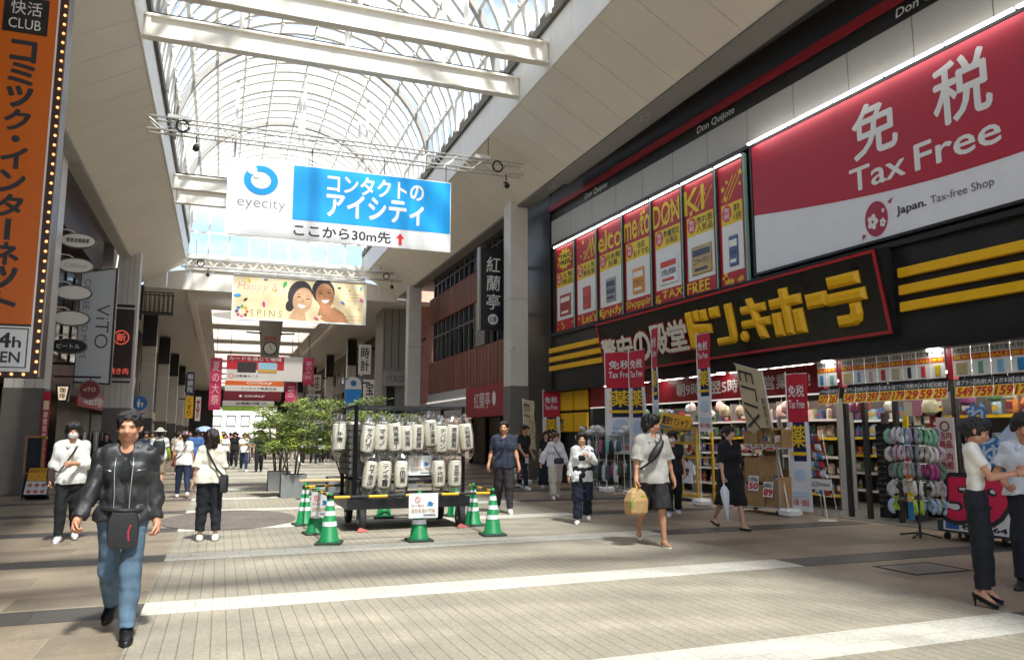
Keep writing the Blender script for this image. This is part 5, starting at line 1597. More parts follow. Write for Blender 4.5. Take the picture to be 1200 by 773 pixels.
for x0, x1, z0, z1, lb_ in ((-.95, -.15, 3.3, 7.15, 'long pink festival banner hanging left of the red and white banner'), (5.65, 6.45, 5.3, 7.35, 'pink festival banner hanging right of the red and white banner'), (4.4, 5.2, 3.9, 5.45, 'short pink festival banner hanging below the white panel')):
    t = thing('pink_banner', lb_, 'banner', ((x0 + x1) / 2, 60.4, z0))
    fr = front(60.4)
    b = MB()
    n = 10
    b.loft([[fr.p(x0, z0 + (z1 - z0) * i / n, .04 * math.sin(i)), fr.p(x1, z0 + (z1 - z0) * i / n, .04 * math.sin(i + 1)), fr.p(x1, z0 + (z1 - z0) * i / n, .04 * math.sin(i + 1) - .02), fr.p(x0, z0 + (z1 - z0) * i / n, .04 * math.sin(i) - .02)] for i in range(n + 1)])
    b.build('cloth', M('festival_pink', (.48, .03, .11), .6, var=.35, scale=2.5), t)
    write(MB(), '夏の大祭', x0 + .15, x1 - .15, z0 + .4, z1 - .3, .06, fr, vertical=True, bold=.02).build('lettering', M('festival_pale', (.7, .4, .45), .6), t)
    MB().tube([((x0 + x1) / 2, 60.4, z1), ((x0 + x1) / 2, 60.4, 9.42)], .02, 5).build('suspension_wire', m_metal_d, t)
ck = thing('hanging_clock', 'grey tapered clock housing with a white dial hanging from the passage ceiling', 'clock', (2.6, 50, 6.3))
fr = front(50.0)
MB().prism([(2.1, 6.32), (3.15, 6.32), (3.4, 9.42), (1.85, 9.42)], -.5, 0, fr).build('housing', M('clock_grey', (.28, .25, .22), .5), ck)
MB().disc((2.62, 6.88), .36, .001, .04, fr, 28).build('dial', M('dial_white', (.75, .73, .7), .4), ck)
b = MB().bar((2.62, 49.95, 6.88), (2.62, 49.95, 7.1), .03, .01, (0, 1, 0)).bar((2.62, 49.95, 6.88), (2.74, 49.95, 6.8), .035, .01, (0, 1, 0))
b.build('hand', ink, ck)
MB().ring((2.62, 6.88), .36, .42, .001, .05, fr, 28).build('bezel', m_metal_d, ck)
write(MB(), '商店街', 2.25, 2.98, 7.4, 7.62, .004, fr, bold=.03).build('lettering', rd2, ck)
for sx in (-1, 1):
    MB().tube([(2.62 + sx * .55, 50, 7.8), (2.62 + sx * 1.45, 50, 7.85)], .05, 8).build('lamp_arm', m_metal_d, ck)
# bright crossing and pale building beyond the passage
eb2 = thing('far_building', 'white sunlit building with square windows across the crossing at the end of the passage', 'building', (5, 185, 0))
MB().box(-30, 40, 186, 200, 0, 30).build('wall', M('far_white', (.78, .76, .73), .6, var=.05), eb2)
fr = front(186)
for i in range(16):
    for j in range(3):
        MB().frame(-20 + i * 3, -18 + i * 3, 3.2 + j * 4, 5.8 + j * 4, .18, .0, .15, fr).build('window_frame', m_metal_d, eb2)
        MB().box(-19.8 + i * 3, -18.2 + i * 3, 3.4 + j * 4, 5.6 + j * 4, .01, .04, fr).build('window', M('far_glass', (.35, .38, .4), .2), eb2)
# ---------------------------------------------------------------- right side beyond the store
kb = thing('restaurant_building', 'restaurant building with reddish timber cladding and dark windows on the right', 'building', (11, 36, 0))
XW = 10.9
fr = Fr((XW, 0, 0), (0, -1, 0))            # x = -Y
tim = M('timber', (.19, .062, .034), .6, var=.45, scale=1.2, stretch=(1, 3, .25), bump=.2, bscale=18)
dk = M('kourantei_dark', (.02, .02, .021), .5, var=.2)
b = MB().box(-42.3, -26.0, 3.2, 13, -9, -.3, fr).box(-42.3, -26.0, 0, 3.2, -9, -2.5, fr)
b.build('wall', dk, kb)
for z0, z1, a0, a1 in ((3.75, 5.55, -42.5, -28.2), (7.75, 9.2, -42.5, -28.2)):
    b = MB()
    n = 60
    w = (a1 - a0) / n
    for i in range(n):
        b.box(a0 + i * w + .004, a0 + (i + 1) * w - .004, z0, z1, -.28, 0 - .012 * (i % 2), fr)
    b.build('timber_cladding', tim, kb)
MB().box(-43.3, -26, 10.25, 10.45, -.3, .35, fr).build('roof_edge', m_blk, kb)
gls = M('window_blue_dark', (.03, .035, .04), .08)
for z0, z1 in ((5.6, 7.7), (9.25, 10.2)):
    MB().box(-41.8, -28.4, z0, z1, -.29, -.2, fr).build('window', gls, kb)
    b = MB()
    for i in range(17):
        y = -41.8 + i * .83
        b.box(y, y + .09, z0, z1, -.19, -.05, fr)
    b.box(-41.8, -28.4, z0 + (z1 - z0) * .62, z0 + (z1 - z0) * .62 + .07, -.19, -.06, fr)
    b.build('window_frame', M('mullion_grey', (.12, .12, .12), .4, .4), kb)
    MB().box(-34, -32.6, z0, z1, -.2, -.02, fr).build('panel', M('panel_grey', (.10, .10, .105), .4), kb)
for i in range(7):
    MB().box(-40.5 + i * 1.7, -39.6 + i * 1.7, 5.7, 6.6, -.21, -.2, fr).build('curtain', M('curtain_pale', (.35, .32, .28), .8), kb)
MB().box(-42.3, -34.6, 2.45, 3.75, -.8, .1, fr).build('pale_fascia', M('fascia_pale', (.42, .41, .39), .5, var=.06), kb)
MB().box(-42.3, -34.7, 3.25, 3.32, .11, .16, fr).build('light_line', M('strip', (.7, .66, .62), .4, emit=.25), kb)
MB().box(-42.2, -34.6, .05, 2.44, -2.49, -2.4, fr).build('shopfront', M('kou_front', (.16, .12, .09), .5, var=.7, scale=1.5), kb)
for y in (-41.8, -39, -36.6):
    MB().box(y, y + .15, 0, 2.44, -2.39, -2.2, fr).build('mullion', m_metal_d, kb)
MB().box(-34.4, -27, .02, 2.4, -2.49, -2.42, fr).build('entrance', M('entrance_dark', (.018, .012, .01), .5), kb)
MB().box(-33.4, -32.4, .3, 1.6, -1.6, -1.55, fr).build('menu_board', M('menu_teal', (.05, .16, .2), .5), kb)
rs2 = thing('red_sign', 'square red sign with white brush lettering over the restaurant entrance', 'sign', (10.5, 31.5, 2.3))
MB().box(-34.5, -28.5, 2.35, 3.7, .0, .25, fr).build('panel', M('awning_red', (.27, .008, .015), .5, var=.06), rs2)
write(MB(), '紅蘭亭', -33.2, -31.0, 2.7, 3.4, .255, fr, bold=.0, slant=-.06).build('lettering', wht, rs2)
MB().disc((-30.5, 3.08), .22, .252, .258, fr, 16, .3).build('seal', wht, rs2)
ks = thing('vertical_sign', 'tall black signboard with three white brush characters beside the pale pillar', 'signboard', (9.15, 26.5, 5.4))
f2 = front(26.5)
MB().box(8.72, 9.66, 5.38, 8.46, -.22, 0, f2).build('panel', M('sign_black3', (.012, .013, .016), .35), ks)
MB().box(8.66, 8.72, 5.36, 8.48, -.24, .02, f2).build('edge', M('case_edge', (.25, .22, .2), .4), ks)
for ch, z in (('紅', 7.55), ('蘭', 6.85), ('亭', 6.15)):
    write(MB(), ch, 8.93, 9.46, z, z + .58, .004, f2, bold=.012, slant=.06).build('lettering', wht, ks)
MB().disc((9.2, 5.78), .2, .002, .008, f2, 20).build('seal', wht, ks)
write(MB(), '紅蘭', 9.07, 9.33, 5.68, 5.88, .01, f2, bold=.02).build('seal_mark', m_blk, ks)
MB().box(9.66, 10.9, 6.0, 6.1, -.15, -.05, f2).build('bracket', m_blk, ks)
MB().box(9.66, 10.9, 7.8, 7.9, -.15, -.05, f2).build('bracket', m_blk, ks)
cm = thing('security_camera', 'small white security camera on the pale pillar beside the black signboard', 'camera', (9.2, 24.8, 4.4))
MB().tube([(9.5, 24.88, 4.6), (9.35, 24.75, 4.6)], .02, 6).build('bracket', m_wht, cm)
MB().tube([(9.35, 24.8, 4.58), (9.2, 24.55, 4.5)], .05, 10).build('body', m_wht, cm)
pk = thing('pink_building', 'pale pink brick building glimpsed between the timber restaurant and the slim pillar', 'building', (14, 50, 0))
pkm = brickmat('pink_brick', (.50, .22, .17), (.46, .2, .155), (.4, .22, .18), .9, .3, .02, .7)
MB().box(11.2, 12.6, 46, 49.9, 0, 13).build('wall', pkm, pk)
MB().box(10.9, 11.19, 43.2, 45.8, 2.8, 3.3).build('pale_ledge', M('fascia_pale', (.42, .41, .39), .5, var=.06), pk)
MB().bar((11.1, 45.8, 3), (11.1, 45.8, 11), .12).bar((11.1, 44.3, 7.2), (11.1, 45.8, 7.2), .1).build('drain_pipe', m_metal_d, pk)
gb = thing('kiosk_building', 'grey panelled corner building with a blank sign seen above the trees', 'building', (10.3, 48, 0))
MB().box(9.2, 11.1, 47.5, 50, 3.2, 9.4).build('wall', M('panel_light', (.30, .285, .26), .6, var=.08), gb)
f3 = front(47.5)
for i in range(4):
    MB().box(9.3 + i * .45, 9.33 + i * .45, 5.6, 9.3, .001, .03, f3).build('seam', m_metal_d, gb)
MB().box(9.3, 11.0, 4.55, 5.45, .0, .3, f3).build('sign_box', M('sign_greyw', (.36, .36, .34), .5), gb)
write(MB(), 'パルコ通', 9.5, 10.8, 4.8, 5.2, .305, f3).build('lettering', M('ink_grey', '55555a', .5), gb)
MB().box(9.2, 11.1, 47.6, 50, 0, 3.18).build('base', dk, gb)
MB().box(9.5, 10.0, 3.3, 4.5, .001, .05, f3).build('window', gls, gb)
# ---------------------------------------------------------------- trees in planters
conc = M('planter_grey', (.20, .205, .205), .75, var=.15, scale=5)
leafm = [M('leaf_light', (.30, .37, .07), .5, var=.3, scale=9), M('leaf_mid', (.17, .24, .045), .5, var=.3, scale=9), M('leaf_dark', (.07, .12, .03), .5, var=.3, scale=9), M('leaf_tip', (.20, .13, .05), .5)]
bark = M('bark', (.13, .10, .075), .85, var=.3, scale=20)
def tree(x, y, h, r, seed, label, n=6800):
    r_ = random.Random(seed)
    t = thing('tree', label, 'tree', (x, y, .5), group='slender young trees in planters')
    mb = MB()
    tips = []
    for i in range(5):
        a = i * 1.26 + r_.uniform(-.3, .3)
        base = V((x + .1 * math.cos(a), y + .1 * math.sin(a), .45))
        top = V((x + r * .45 * math.cos(a), y + r * .45 * math.sin(a), h * r_.uniform(.72, .95)))
        pts = [base.lerp(top, q) + V((r_.uniform(-.03, .03), r_.uniform(-.03, .03), 0)) for q in (0, .3, .6, .85, 1)]
        mb.tube(pts, [.022, .019, .015, .01, .005], 6)
        for j in range(11):
            q = r_.uniform(.42, 1)
            p = base.lerp(top, q)
            b_ = r_.uniform(0, 6.28)
            l_ = r * r_.uniform(.35, .8) * (1.25 - q * .6)
            e = p + V((l_ * math.cos(b_), l_ * math.sin(b_), r_.uniform(-.05, .3)))
            mid = p.lerp(e, .5) + V((0, 0, .08))
            mb.tube([p, mid, e], [.008, .006, .003], 4)
            tips.append((p, mid, e))
    mb.build('trunk', bark, t)
    cb = MB()
    for k_ in range(n):
        p, mid, e = r_.choice(tips)
        q = r_.betavariate(2.6, 1.1)
        c = (p.lerp(mid, q * 2) if q < .5 else mid.lerp(e, q * 2 - 1)) + V((r_.gauss(0, .08), r_.gauss(0, .08), r_.gauss(0, .04)))
        a = r_.uniform(0, 6.28)
        d = V((math.cos(a), math.sin(a), r_.uniform(-.5, .15))).normalized()
        s = d.cross(V((r_.gauss(0, .3), r_.gauss(0, .3), 1))).normalized()
        L, W = r_.uniform(.06, .12), r_.uniform(.013, .024)
        cb.m = r_.choices((0, 1, 2, 3), (6, 4, 1.4, .4))[0]
        nn = d.cross(s) * .008
        cb.add([c, c + d * L * .45 + s * W + nn, c + d * L, c + d * L * .45 - s * W + nn], [(0, 1, 2), (0, 2, 3)])
    cb.build('crown', leafm, t)
    return t
def planter(x, y, w, d, h, label):
    p = thing('planter', label, 'planter', (x, y, 0), group='grey planters under the young trees')
    b = MB()
    b.box(x - w / 2, x + w / 2, y - d / 2, y - d / 2 + .05, 0, h).box(x - w / 2, x + w / 2, y + d / 2 - .05, y + d / 2, 0, h).box(x - w / 2, x - w / 2 + .05, y - d / 2 + .05, y + d / 2 - .05, 0, h).box(x + w / 2 - .05, x + w / 2, y - d / 2 + .05, y + d / 2 - .05, 0, h)
    b.build('box', conc, p)
    MB().box(x - w / 2 + .052, x + w / 2 - .052, y - d / 2 + .052, y + d / 2 - .052, 0, h - .07).build('soil', M('soil', (.05, .035, .025), .95, var=.4, scale=30), p)
tree(1.75, 20.7, 2.55, 1.15, 1, 'young airy tree in the front left grey planter')
tree(1.6, 23.2, 2.6, 1.1, 2, 'young airy tree in the rear left grey planter')
tree(3.1, 20.6, 2.5, 1.25, 3, 'young airy tree rising just left of the lantern cart')
tree(4.3, 22.0, 2.55, 1.2, 4, 'young airy tree rising behind the middle of the lantern cart')
tree(5.2, 23.0, 2.45, 1.1, 5, 'young airy tree rising behind the right end of the lantern cart')
planter(1.78, 20.7, .62, .6, .58, 'front left grey planter box beside the brown paving circle')
planter(1.6, 23.2, .6, .6, .55, 'rear left grey planter box, half hidden by the front one')
planter(3.1, 20.6, .95, .6, .5, 'wide planter box just left of the lantern cart')
planter(4.3, 22.0, .7, .6, .5, 'planter box hidden behind the lantern cart')
planter(5.2, 23.0, .7, .6, .5, 'planter box behind the right end of the lantern cart')
bn = thing('bench', 'low pale wooden bench plank between the planters', 'bench', (2.4, 19.8, 0))
for i in range(3):
    MB().cbox((2.6, 19.7 + i * .14, .46), (1.5, .12, .05), bev=.01).build('seat_plank', M('pale_wood', (.52, .36, .19), .6, var=.2, stretch=(.5, 6, 6)), bn)
for x in (2.0, 3.2):
    MB().box(x, x + .06, 19.66, 20.0, 0, .43).build('leg', m_metal_d, bn)

# ---------------------------------------------------------------- lantern cart
fb_ = M('frame_black', (.016, .016, .017), .4, .4, var=.2)
ct = thing('lantern_cart', 'black steel wheeled cart with an open frame for paper lanterns', 'cart', (3.05, 13.7, 0))
cx0, cx1, cy0, cy1 = 2.12, 4.0, 13.1, 14.5
MB().box(cx0 - .08, cx1 + .05, cy0 - .05, cy1 + .05, .46, .5).box(cx0 - .08, cx1 + .05, cy0 - .1, cy0 - .052, .36, .53).box(cx0 - .08, cx1 + .05, cy1 + .052, cy1 + .1, .36, .53).box(cx0 - .13, cx0 - .082, cy0 - .1, cy1 + .1, .36, .53).box(cx1 + .052, cx1 + .1, cy0 - .1, cy1 + .1, .36, .53).build('deck', fb_, ct)
for x in (cx0 + .12, cx1 - .05):
    for y in (cy0 - .02, cy1 - .05):
        w_ = MB().lathe([(.0, -.05), (.17, -.05), (.19, -.03), (.19, .03), (.17, .05), (0, .05)], (x, y, .19), 20, (1, 0, 0)).build('wheel', M('tyre', (.018, .018, .018), .8), ct)
        MB().lathe([(0, -.056), (.07, -.056), (.07, .056), (0, .056)], (x, y, .19), 12, (1, 0, 0)).build('hub', chrome, w_)
        MB().box(x - .075, x + .075, y - .05, y + .05, .4, .45).box(x - .075, x - .06, y - .05, y + .05, .19, .4).box(x + .06, x + .075, y - .05, y + .05, .19, .4).build('fork', fb_, ct)
for x in (cx0, cx1):
    for y in (cy0, cy1):
        MB().bar((x, y, .5), (x, y, 2.08), .05).build('post', fb_, ct)
for y in (cy0, cy1):
    for z in (2.055, 1.78, 1.24, .8):
        if z == 1.78 and y == cy0:
            continue
        MB().bar((cx0 + .026, y, z), (cx1 - .026, y, z), .04).build('rail', fb_, ct)
for x in (cx0, cx1):
    for z in (2.055, 1.24):
        MB().bar((x, cy0 + .026, z), (x, cy1 - .026, z), .04).build('side_rail', fb_, ct)
for x in (2.7, 3.3):
    MB().bar((x, cy1 - .04, .5), (x, cy1 - .04, 1.2), .04).build('upright', fb_, ct)
for i, (y, z, h) in enumerate(((13.35, .9, .86), (13.8, .9, .86), (14.2, .9, .8))):
    b = MB().box(2.06, 2.3, y - .2, y + .2, z, z + h)
    for j in range(8):
        b.box(2.035, 2.058, y - .19, y + .19, z + .03 + j * .105, z + .1 + j * .105)
        b.box(2.07, 2.29, y - .215, y - .202, z + .03 + j * .105, z + .1 + j * .105)
    tag(b.build('storage_crate', M('crate_grey', (.085, .08, .075), .55, var=.15)), 'grey slatted crate strapped to the left side of the lantern cart, %s' % ['nearest', 'middle one', 'farthest'][i], 'crate', 'slatted crates on the lantern cart')
for i, (y, z) in enumerate(((13.3, .53), (13.75, .53))):
    tag(MB().cbox((2.25, y, z + .16), (.34, .36, .3), bev=.02).build('power_box', M('box_black', (.03, .03, .032), .5)), ['black equipment box on the near left corner of the lantern cart deck', 'black equipment box behind another on the lantern cart deck'][i], 'equipment box')
paper = M('lantern_paper', (.86, .81, .68), .7, var=.05)
wrap = glassy('lantern_wrap', (.985, .985, .985), 1.3, .1, haze=.03)
def lantern(x, y, z, txt, label, tilt=0, s=1.):
    m = Matrix.Translation((x, y, z)) @ Matrix.Rotation(R(tilt), 4, 'Y') @ Matrix.Scale(s, 4)
    t = bpy.data.objects.new('paper_lantern', None)
    col.objects.link(t)
    t.matrix_world = m
    MW[t.name] = m
    tag(t, label, 'paper lantern', 'paper lanterns hanging on the cart')
    pr = [(.0, -.44), (.06, -.44), (.085, -.42)]
    for i in range(15):
        h = -.42 + i * .026
        k_ = .098 + .012 * math.sin(i / 14 * math.pi)
        pr += [(k_, h + .006), (k_ + .004, h + .014), (k_, h + .022)]
    pr += [(.085, -.03), (.06, -.02), (0, -.02)]
    MB().lathe(pr, n=20).build('shade', paper, t, local=True, smooth=True)
    MB().lathe([(.062, -.445), (.066, -.46), (.066, -.44), (.062, -.44)], n=16).lathe([(.062, -.02), (.066, 0), (.062, 0)], n=16).build('rim', fb_, t, local=True)
    MB().tube([(0, 0, 0), (0, 0, .09), (.015, 0, .12), (0, 0, .15), (-.012, 0, .12)], .006, 5).build('hook', fb_, t, local=True)
    r_ = random.Random(label)
    b = MB()
    rings = []
    for h, k_ in ((-.6, .02), (-.57, .055), (-.5, .105), (-.44, .118), (-.2, .124), (-.03, .118), (.03, .1), (.09, .06), (.13, .015)):
        rings.append([((k_ + r_.uniform(-.012, .012)) * math.cos(a), (k_ + r_.uniform(-.012, .012)) * math.sin(a), h + r_.uniform(-.01, .01)) for a in np.arange(0, 6.28, .449)])
    b.loft(rings, cap=False)
    b.build('plastic_wrap', wrap, t, local=True)
    if txt:
        n = len(txt)
        g = MB()
        hh = min(.085, .34 / n)
        for i, ch in enumerate(txt):
            write(g, ch, -.04, .04, -.23 + (n / 2 - i - 1) * hh + .004, -.23 + (n / 2 - i) * hh - .004, 0, Fr((0, 0, 0), (1, 0, 0)), bold=.03)
        # lay the characters round the paper cylinder
        g.v = [(a, -math.sqrt(max(1e-4, .1165 ** 2 - a * a)) + c * 1.0, e) for a, c, e in g.v]
        g.build('lettering', ink, t, local=True)
    return t
tops_ = ['サクリア', 'マギノ', '焼鳥横丁', '銀杏屋', '武蔵野屋', '松江海産', 'チバサン', '鹿島薬局', '大和商店街']
for i, s in enumerate(tops_):
    x = 2.32 + i * .208
    lantern(x, 12.98, 1.78 + (.06 if i == 5 else 0) + .02 * ((i * 7) % 3 - 1), s, 'paper lantern lettered %s, in the upper row on the front of the cart' % s, rnd.uniform(-7, 7), rnd.uniform(1.02, 1.12))
lows = [(2.38, '竹下酒店', 8), (2.6, 'テイラー', 3), (2.88, '立田屋', 1), (3.52, '千代田', -1), (3.82, '互助会', 1)]
for x, s, tl_ in lows:
    lantern(x, 12.98, 1.17, s, 'paper lantern lettered %s, in the lower row on the front of the cart' % s, tl_, 1.06)
lantern(1.9, 13.5, 1.8, '千寿', 'paper lantern with its own hook hanging off the left side of the cart, nearer one', 0, 1.1)
lantern(2.0, 14.1, 1.84, '', 'blank paper lantern hanging off the left side of the cart, farther one', 0, 1.1)
for i in range(7):
    lantern(2.3 + i * .27, 14.4, 1.84, '', 'paper lantern hanging in the back row of the cart, %s from the left' % ['first', 'second', 'third', 'fourth', 'fifth', 'sixth', 'seventh'][i], 0, 1.0)
MB().bar((1.9, 13.1, 1.98), (1.9, 14.5, 1.98), .03).build('outrigger_rail', fb_, ct)
# cones, bars, notices
gcone = M('cone_green', (.012, .24, .075), .45, var=.08)
wband = M('cone_band', (.74, .75, .74), .4)
cbase = M('cone_base', (.022, .05, .032), .7, var=.2)
def cone(x, y, label, rz=0):
    t = thing('traffic_cone', label, 'traffic cone', (x, y, 0), rz, 'green and white traffic cones round the cart')
    MB().cbox((0, 0, .02), (.38, .38, .04), bev=.012).build('base', cbase, t, local=True)
    pr = [(.155, .041), (.15, .06), (.135, .075), (.045, .66), (.03, .69)]
    MB().lathe(pr, n=24).build('body', gcone, t, local=True, smooth=True)
    MB().lathe([(.0, .66), (.03, .668), (.036, .69), (.036, .715), (.022, .74), (0, .745)], n=14).build('knob', gcone, t, local=True, smooth=True)
    for z in (.26, .41, .55):
        r0 = lambda h: .135 + (.045 - .135) * (h - .075) / .585 + .003
        MB().lathe([(r0(z), z), (r0(z + .065), z + .065)], n=24).build('white_band', wband, t, local=True, smooth=True)
    return t
cpos = [(1.56, 11.8, 'at the near left corner of the cart'), (2.86, 11.6, 'in front of the cart carrying the white notice'), (4.12, 11.85, 'at the near right corner of the cart'), (1.5, 13.0, 'just behind the near left one, with a notice'),
        (1.45, 14.3, 'at the far left corner of the cart'), (3.0, 15.0, 'behind the cart, seen under its deck'), (4.35, 14.8, 'at the far right corner, behind the cart'), (4.22, 13.2, 'on the right side of the cart between two others')]
for x, y, s in cpos:
    cone(x, y, 'green cone with white bands ' + s, rnd.uniform(-.3, .3))
def cbar(a, b, label):
    a, b = V(a), V(b)
    t = thing('cone_bar', label, 'cone bar', (a + b) / 2, group='yellow and black bars between the cones')
    n = 9
    for i in range(n):
        MB().tube([a.lerp(b, i / n), a.lerp(b, (i + .999) / n)], .021, 10).build('yellow_section' if i % 2 == 0 else 'black_section', [M('bar_yellow', (.72, .42, .01), .4), m_blk][i % 2], t)
    for p in (a, b):
        MB().ring((p.x, p.y), .04, .055, p.z - .012, p.z + .012, n=16).build('end_ring', m_blk, t)
cbar((1.56, 11.8, .665), (4.12, 11.85, .665), 'yellow and black bar along the front of the lantern cart')
cbar((1.45, 14.3, .665), (3.0, 15.0, .665), 'yellow and black bar at the back left of the lantern cart')
cbar((3.0, 15.0, .665), (4.35, 14.8, .665), 'yellow and black bar at the back right of the lantern cart')
cbar((4.35, 14.8, .67), (4.12, 11.85, .69), 'yellow and black bar along the right side of the cart')
cbar((1.56, 11.8, .69), (1.45, 14.3, .67), 'yellow and black bar along the left side of the cart')
def notice(o, xd, w, h, label):
    fr = Fr(o, xd)
    t = thing('notice_board', label, 'notice', o)
    MB().box(0, w, 0, h, -.008, 0, fr).build('sheet', M('notice_white', (.74, .74, .73), .4), t)
    b = MB().ring((w * .3, h * .74), h * .09, h * .13, .001, .004, fr, 18)
    b.prism([(w * .3 - h * .09, h * .82), (w * .3 - h * .07, h * .84), (w * .3 + h * .09, h * .66), (w * .3 + h * .07, h * .64)], .001, .0045, fr)
    b.build('ban_mark', M('ban_red', (.62, .2, .16), .5), t)
    write(MB(), '立入禁止', w * .08, w * .52, h * .46, h * .56, .002, fr, bold=.02).build('lettering', M('ban_red', (.62, .2, .16), .5), t)
    b = MB().disc((w * .72, h * .6), h * .09, .001, .004, fr, 12, h * .07).prism([(w * .58, h * .5), (w * .86, h * .62), (w * .8, h * .46)], .001, .003, fr)
    b.build('blue_mark', M('sign_blue', (.02, .16, .42), .35), t)
    write(MB(), 'さわらないでね', w * .1, w * .9, h * .22, h * .38, .002, fr, bold=.05).build('lettering', M('bar_brown', (.5, .33, .12), .5), t)
    write(MB(), '商店街組合', w * .5, w * .92, h * .07, h * .16, .002, fr, bold=.02).build('small_lettering', ink, t)
notice((2.66, 11.44, .36), (1, -.06, 0), .44, .36, 'white notice with red ban mark hung on the front cone bar')
notice((3.02, 13.06, .9), (1, 0, 0), .42, .33, 'white notice with red ban mark fixed among the lower lanterns')
notice((1.4, 12.86, .3), (1, -.8, 0), .34, .38, 'white notice with red ban mark hung on the left cone, seen at an angle')
for x, y in ((2.24, 12.95), (3.95, 12.95)):
    tag(MB().prism([(x - .09, 0), (x + .09, 0), (x + .09, .02), (x - .04, .07)], -.04, .04, Fr((0, y, .012), (1, 0, 0))).build('wheel_chock', M('chock_pink', (.6, .16, .15), .6)), 'small pink chock under the %s front wheel of the lantern cart' % ('left' if x < 3 else 'right'), 'wheel chock')
# ---------------------------------------------------------------- people
def nets(f, org, h):
    """surface nets: one closed skin round the f<0 region of a grid"""
    s = f < 0
    n = np.array(f.shape) - 1
    c = np.zeros(n, int)
    for a in (0, 1):
        for b in (0, 1):
            for d in (0, 1):
                c += s[a:a + n[0], b:b + n[1], d:d + n[2]]
    act = (c > 0) & (c < 8)
    idx = -np.ones(n, int)
    cells = np.argwhere(act)
    idx[act] = np.arange(len(cells))
    acc = np.zeros((len(cells), 3))
    cnt = np.zeros(len(cells))
    for ax in range(3):
        o1, o2 = [i for i in range(3) if i != ax]
        for a in (0, 1):
            for b in (0, 1):
                p = cells.copy()
                p[:, o1] += a
                p[:, o2] += b
                q = p.copy()
                q[:, ax] += 1
                f0, f1 = f[tuple(p.T)], f[tuple(q.T)]
                k = (f0 < 0) != (f1 < 0)
                t = np.where(k, f0 / np.where(f0 == f1, 1, f0 - f1), 0)
                w = p.astype(float)
                w[:, ax] += t
                acc[k] += w[k]
                cnt[k] += 1
    vs = acc / cnt[:, None] * h + org
    fs = []
    for ax in range(3):
        o1, o2 = (ax + 1) % 3, (ax + 2) % 3
        sl0 = [slice(None)] * 3
        sl1 = [slice(None)] * 3
        sl0[ax], sl1[ax] = slice(0, -1), slice(1, None)
        e = s[tuple(sl0)] != s[tuple(sl1)]
        p = np.argwhere(e)
        ok = (p[:, o1] > 0) & (p[:, o2] > 0) & (p[:, o1] < n[o1]) & (p[:, o2] < n[o2])
        p = p[ok]
        def at(da, db):
            q = p.copy()
            q[:, o1] -= da
            q[:, o2] -= db
            return idx[tuple(q.T)]
        quad = np.stack([at(1, 1), at(0, 1), at(0, 0), at(1, 0)], 1)
        neg = s[tuple(p.T)]
        quad[~neg] = quad[~neg][:, ::-1]
        fs.append(quad)
    fs = np.concatenate(fs)
    return vs, fs[(fs >= 0).all(1)]

class Prim:
    def __init__(s, a, b, ra, rb=None, W=None, clip=False, cut=False, f=1.):
        s.a, s.b, s.ra, s.rb = np.array(a, float), np.array(b, float), ra, ra if rb is None else rb
        s.W, s.clip, s.cut, s.f = W, clip, cut, f
    def box(s):
        r = max(s.ra, s.rb) * s.f * 1.05
        return np.minimum(s.a, s.b) - r, np.maximum(s.a, s.b) + r
    def d(s, p):
        a, b = s.a, s.b
        ax = b - a
        q = p - a
        if s.W is not None:
            q = q @ s.W.T
            ax = s.W @ ax
        L = ax @ ax
        t = np.clip(q @ ax / L, 0, 1) if L > 1e-9 else np.zeros(q.shape[:-1])
        r = np.sqrt(((q - t[..., None] * ax) ** 2).sum(-1)) - (s.ra + (s.rb - s.ra) * t)
        if s.W is not None:
            r = r * .8
        if s.clip:
            u = (s.b - s.a) / (np.linalg.norm(s.b - s.a) + 1e-9)
            r = np.maximum(r, (p - s.b) @ u)
        return r
class Grp:
    def __init__(s, prims, k=.025, planes=()):
        s.prims, s.k, s.planes = prims, k, planes       # planes: keep (p-q).n < 0
def smin(a, b, k):
    h = np.clip(.5 + .5 * (b - a) / k, 0, 1)
    return b + (a - b) * h - k * h * (1 - h)
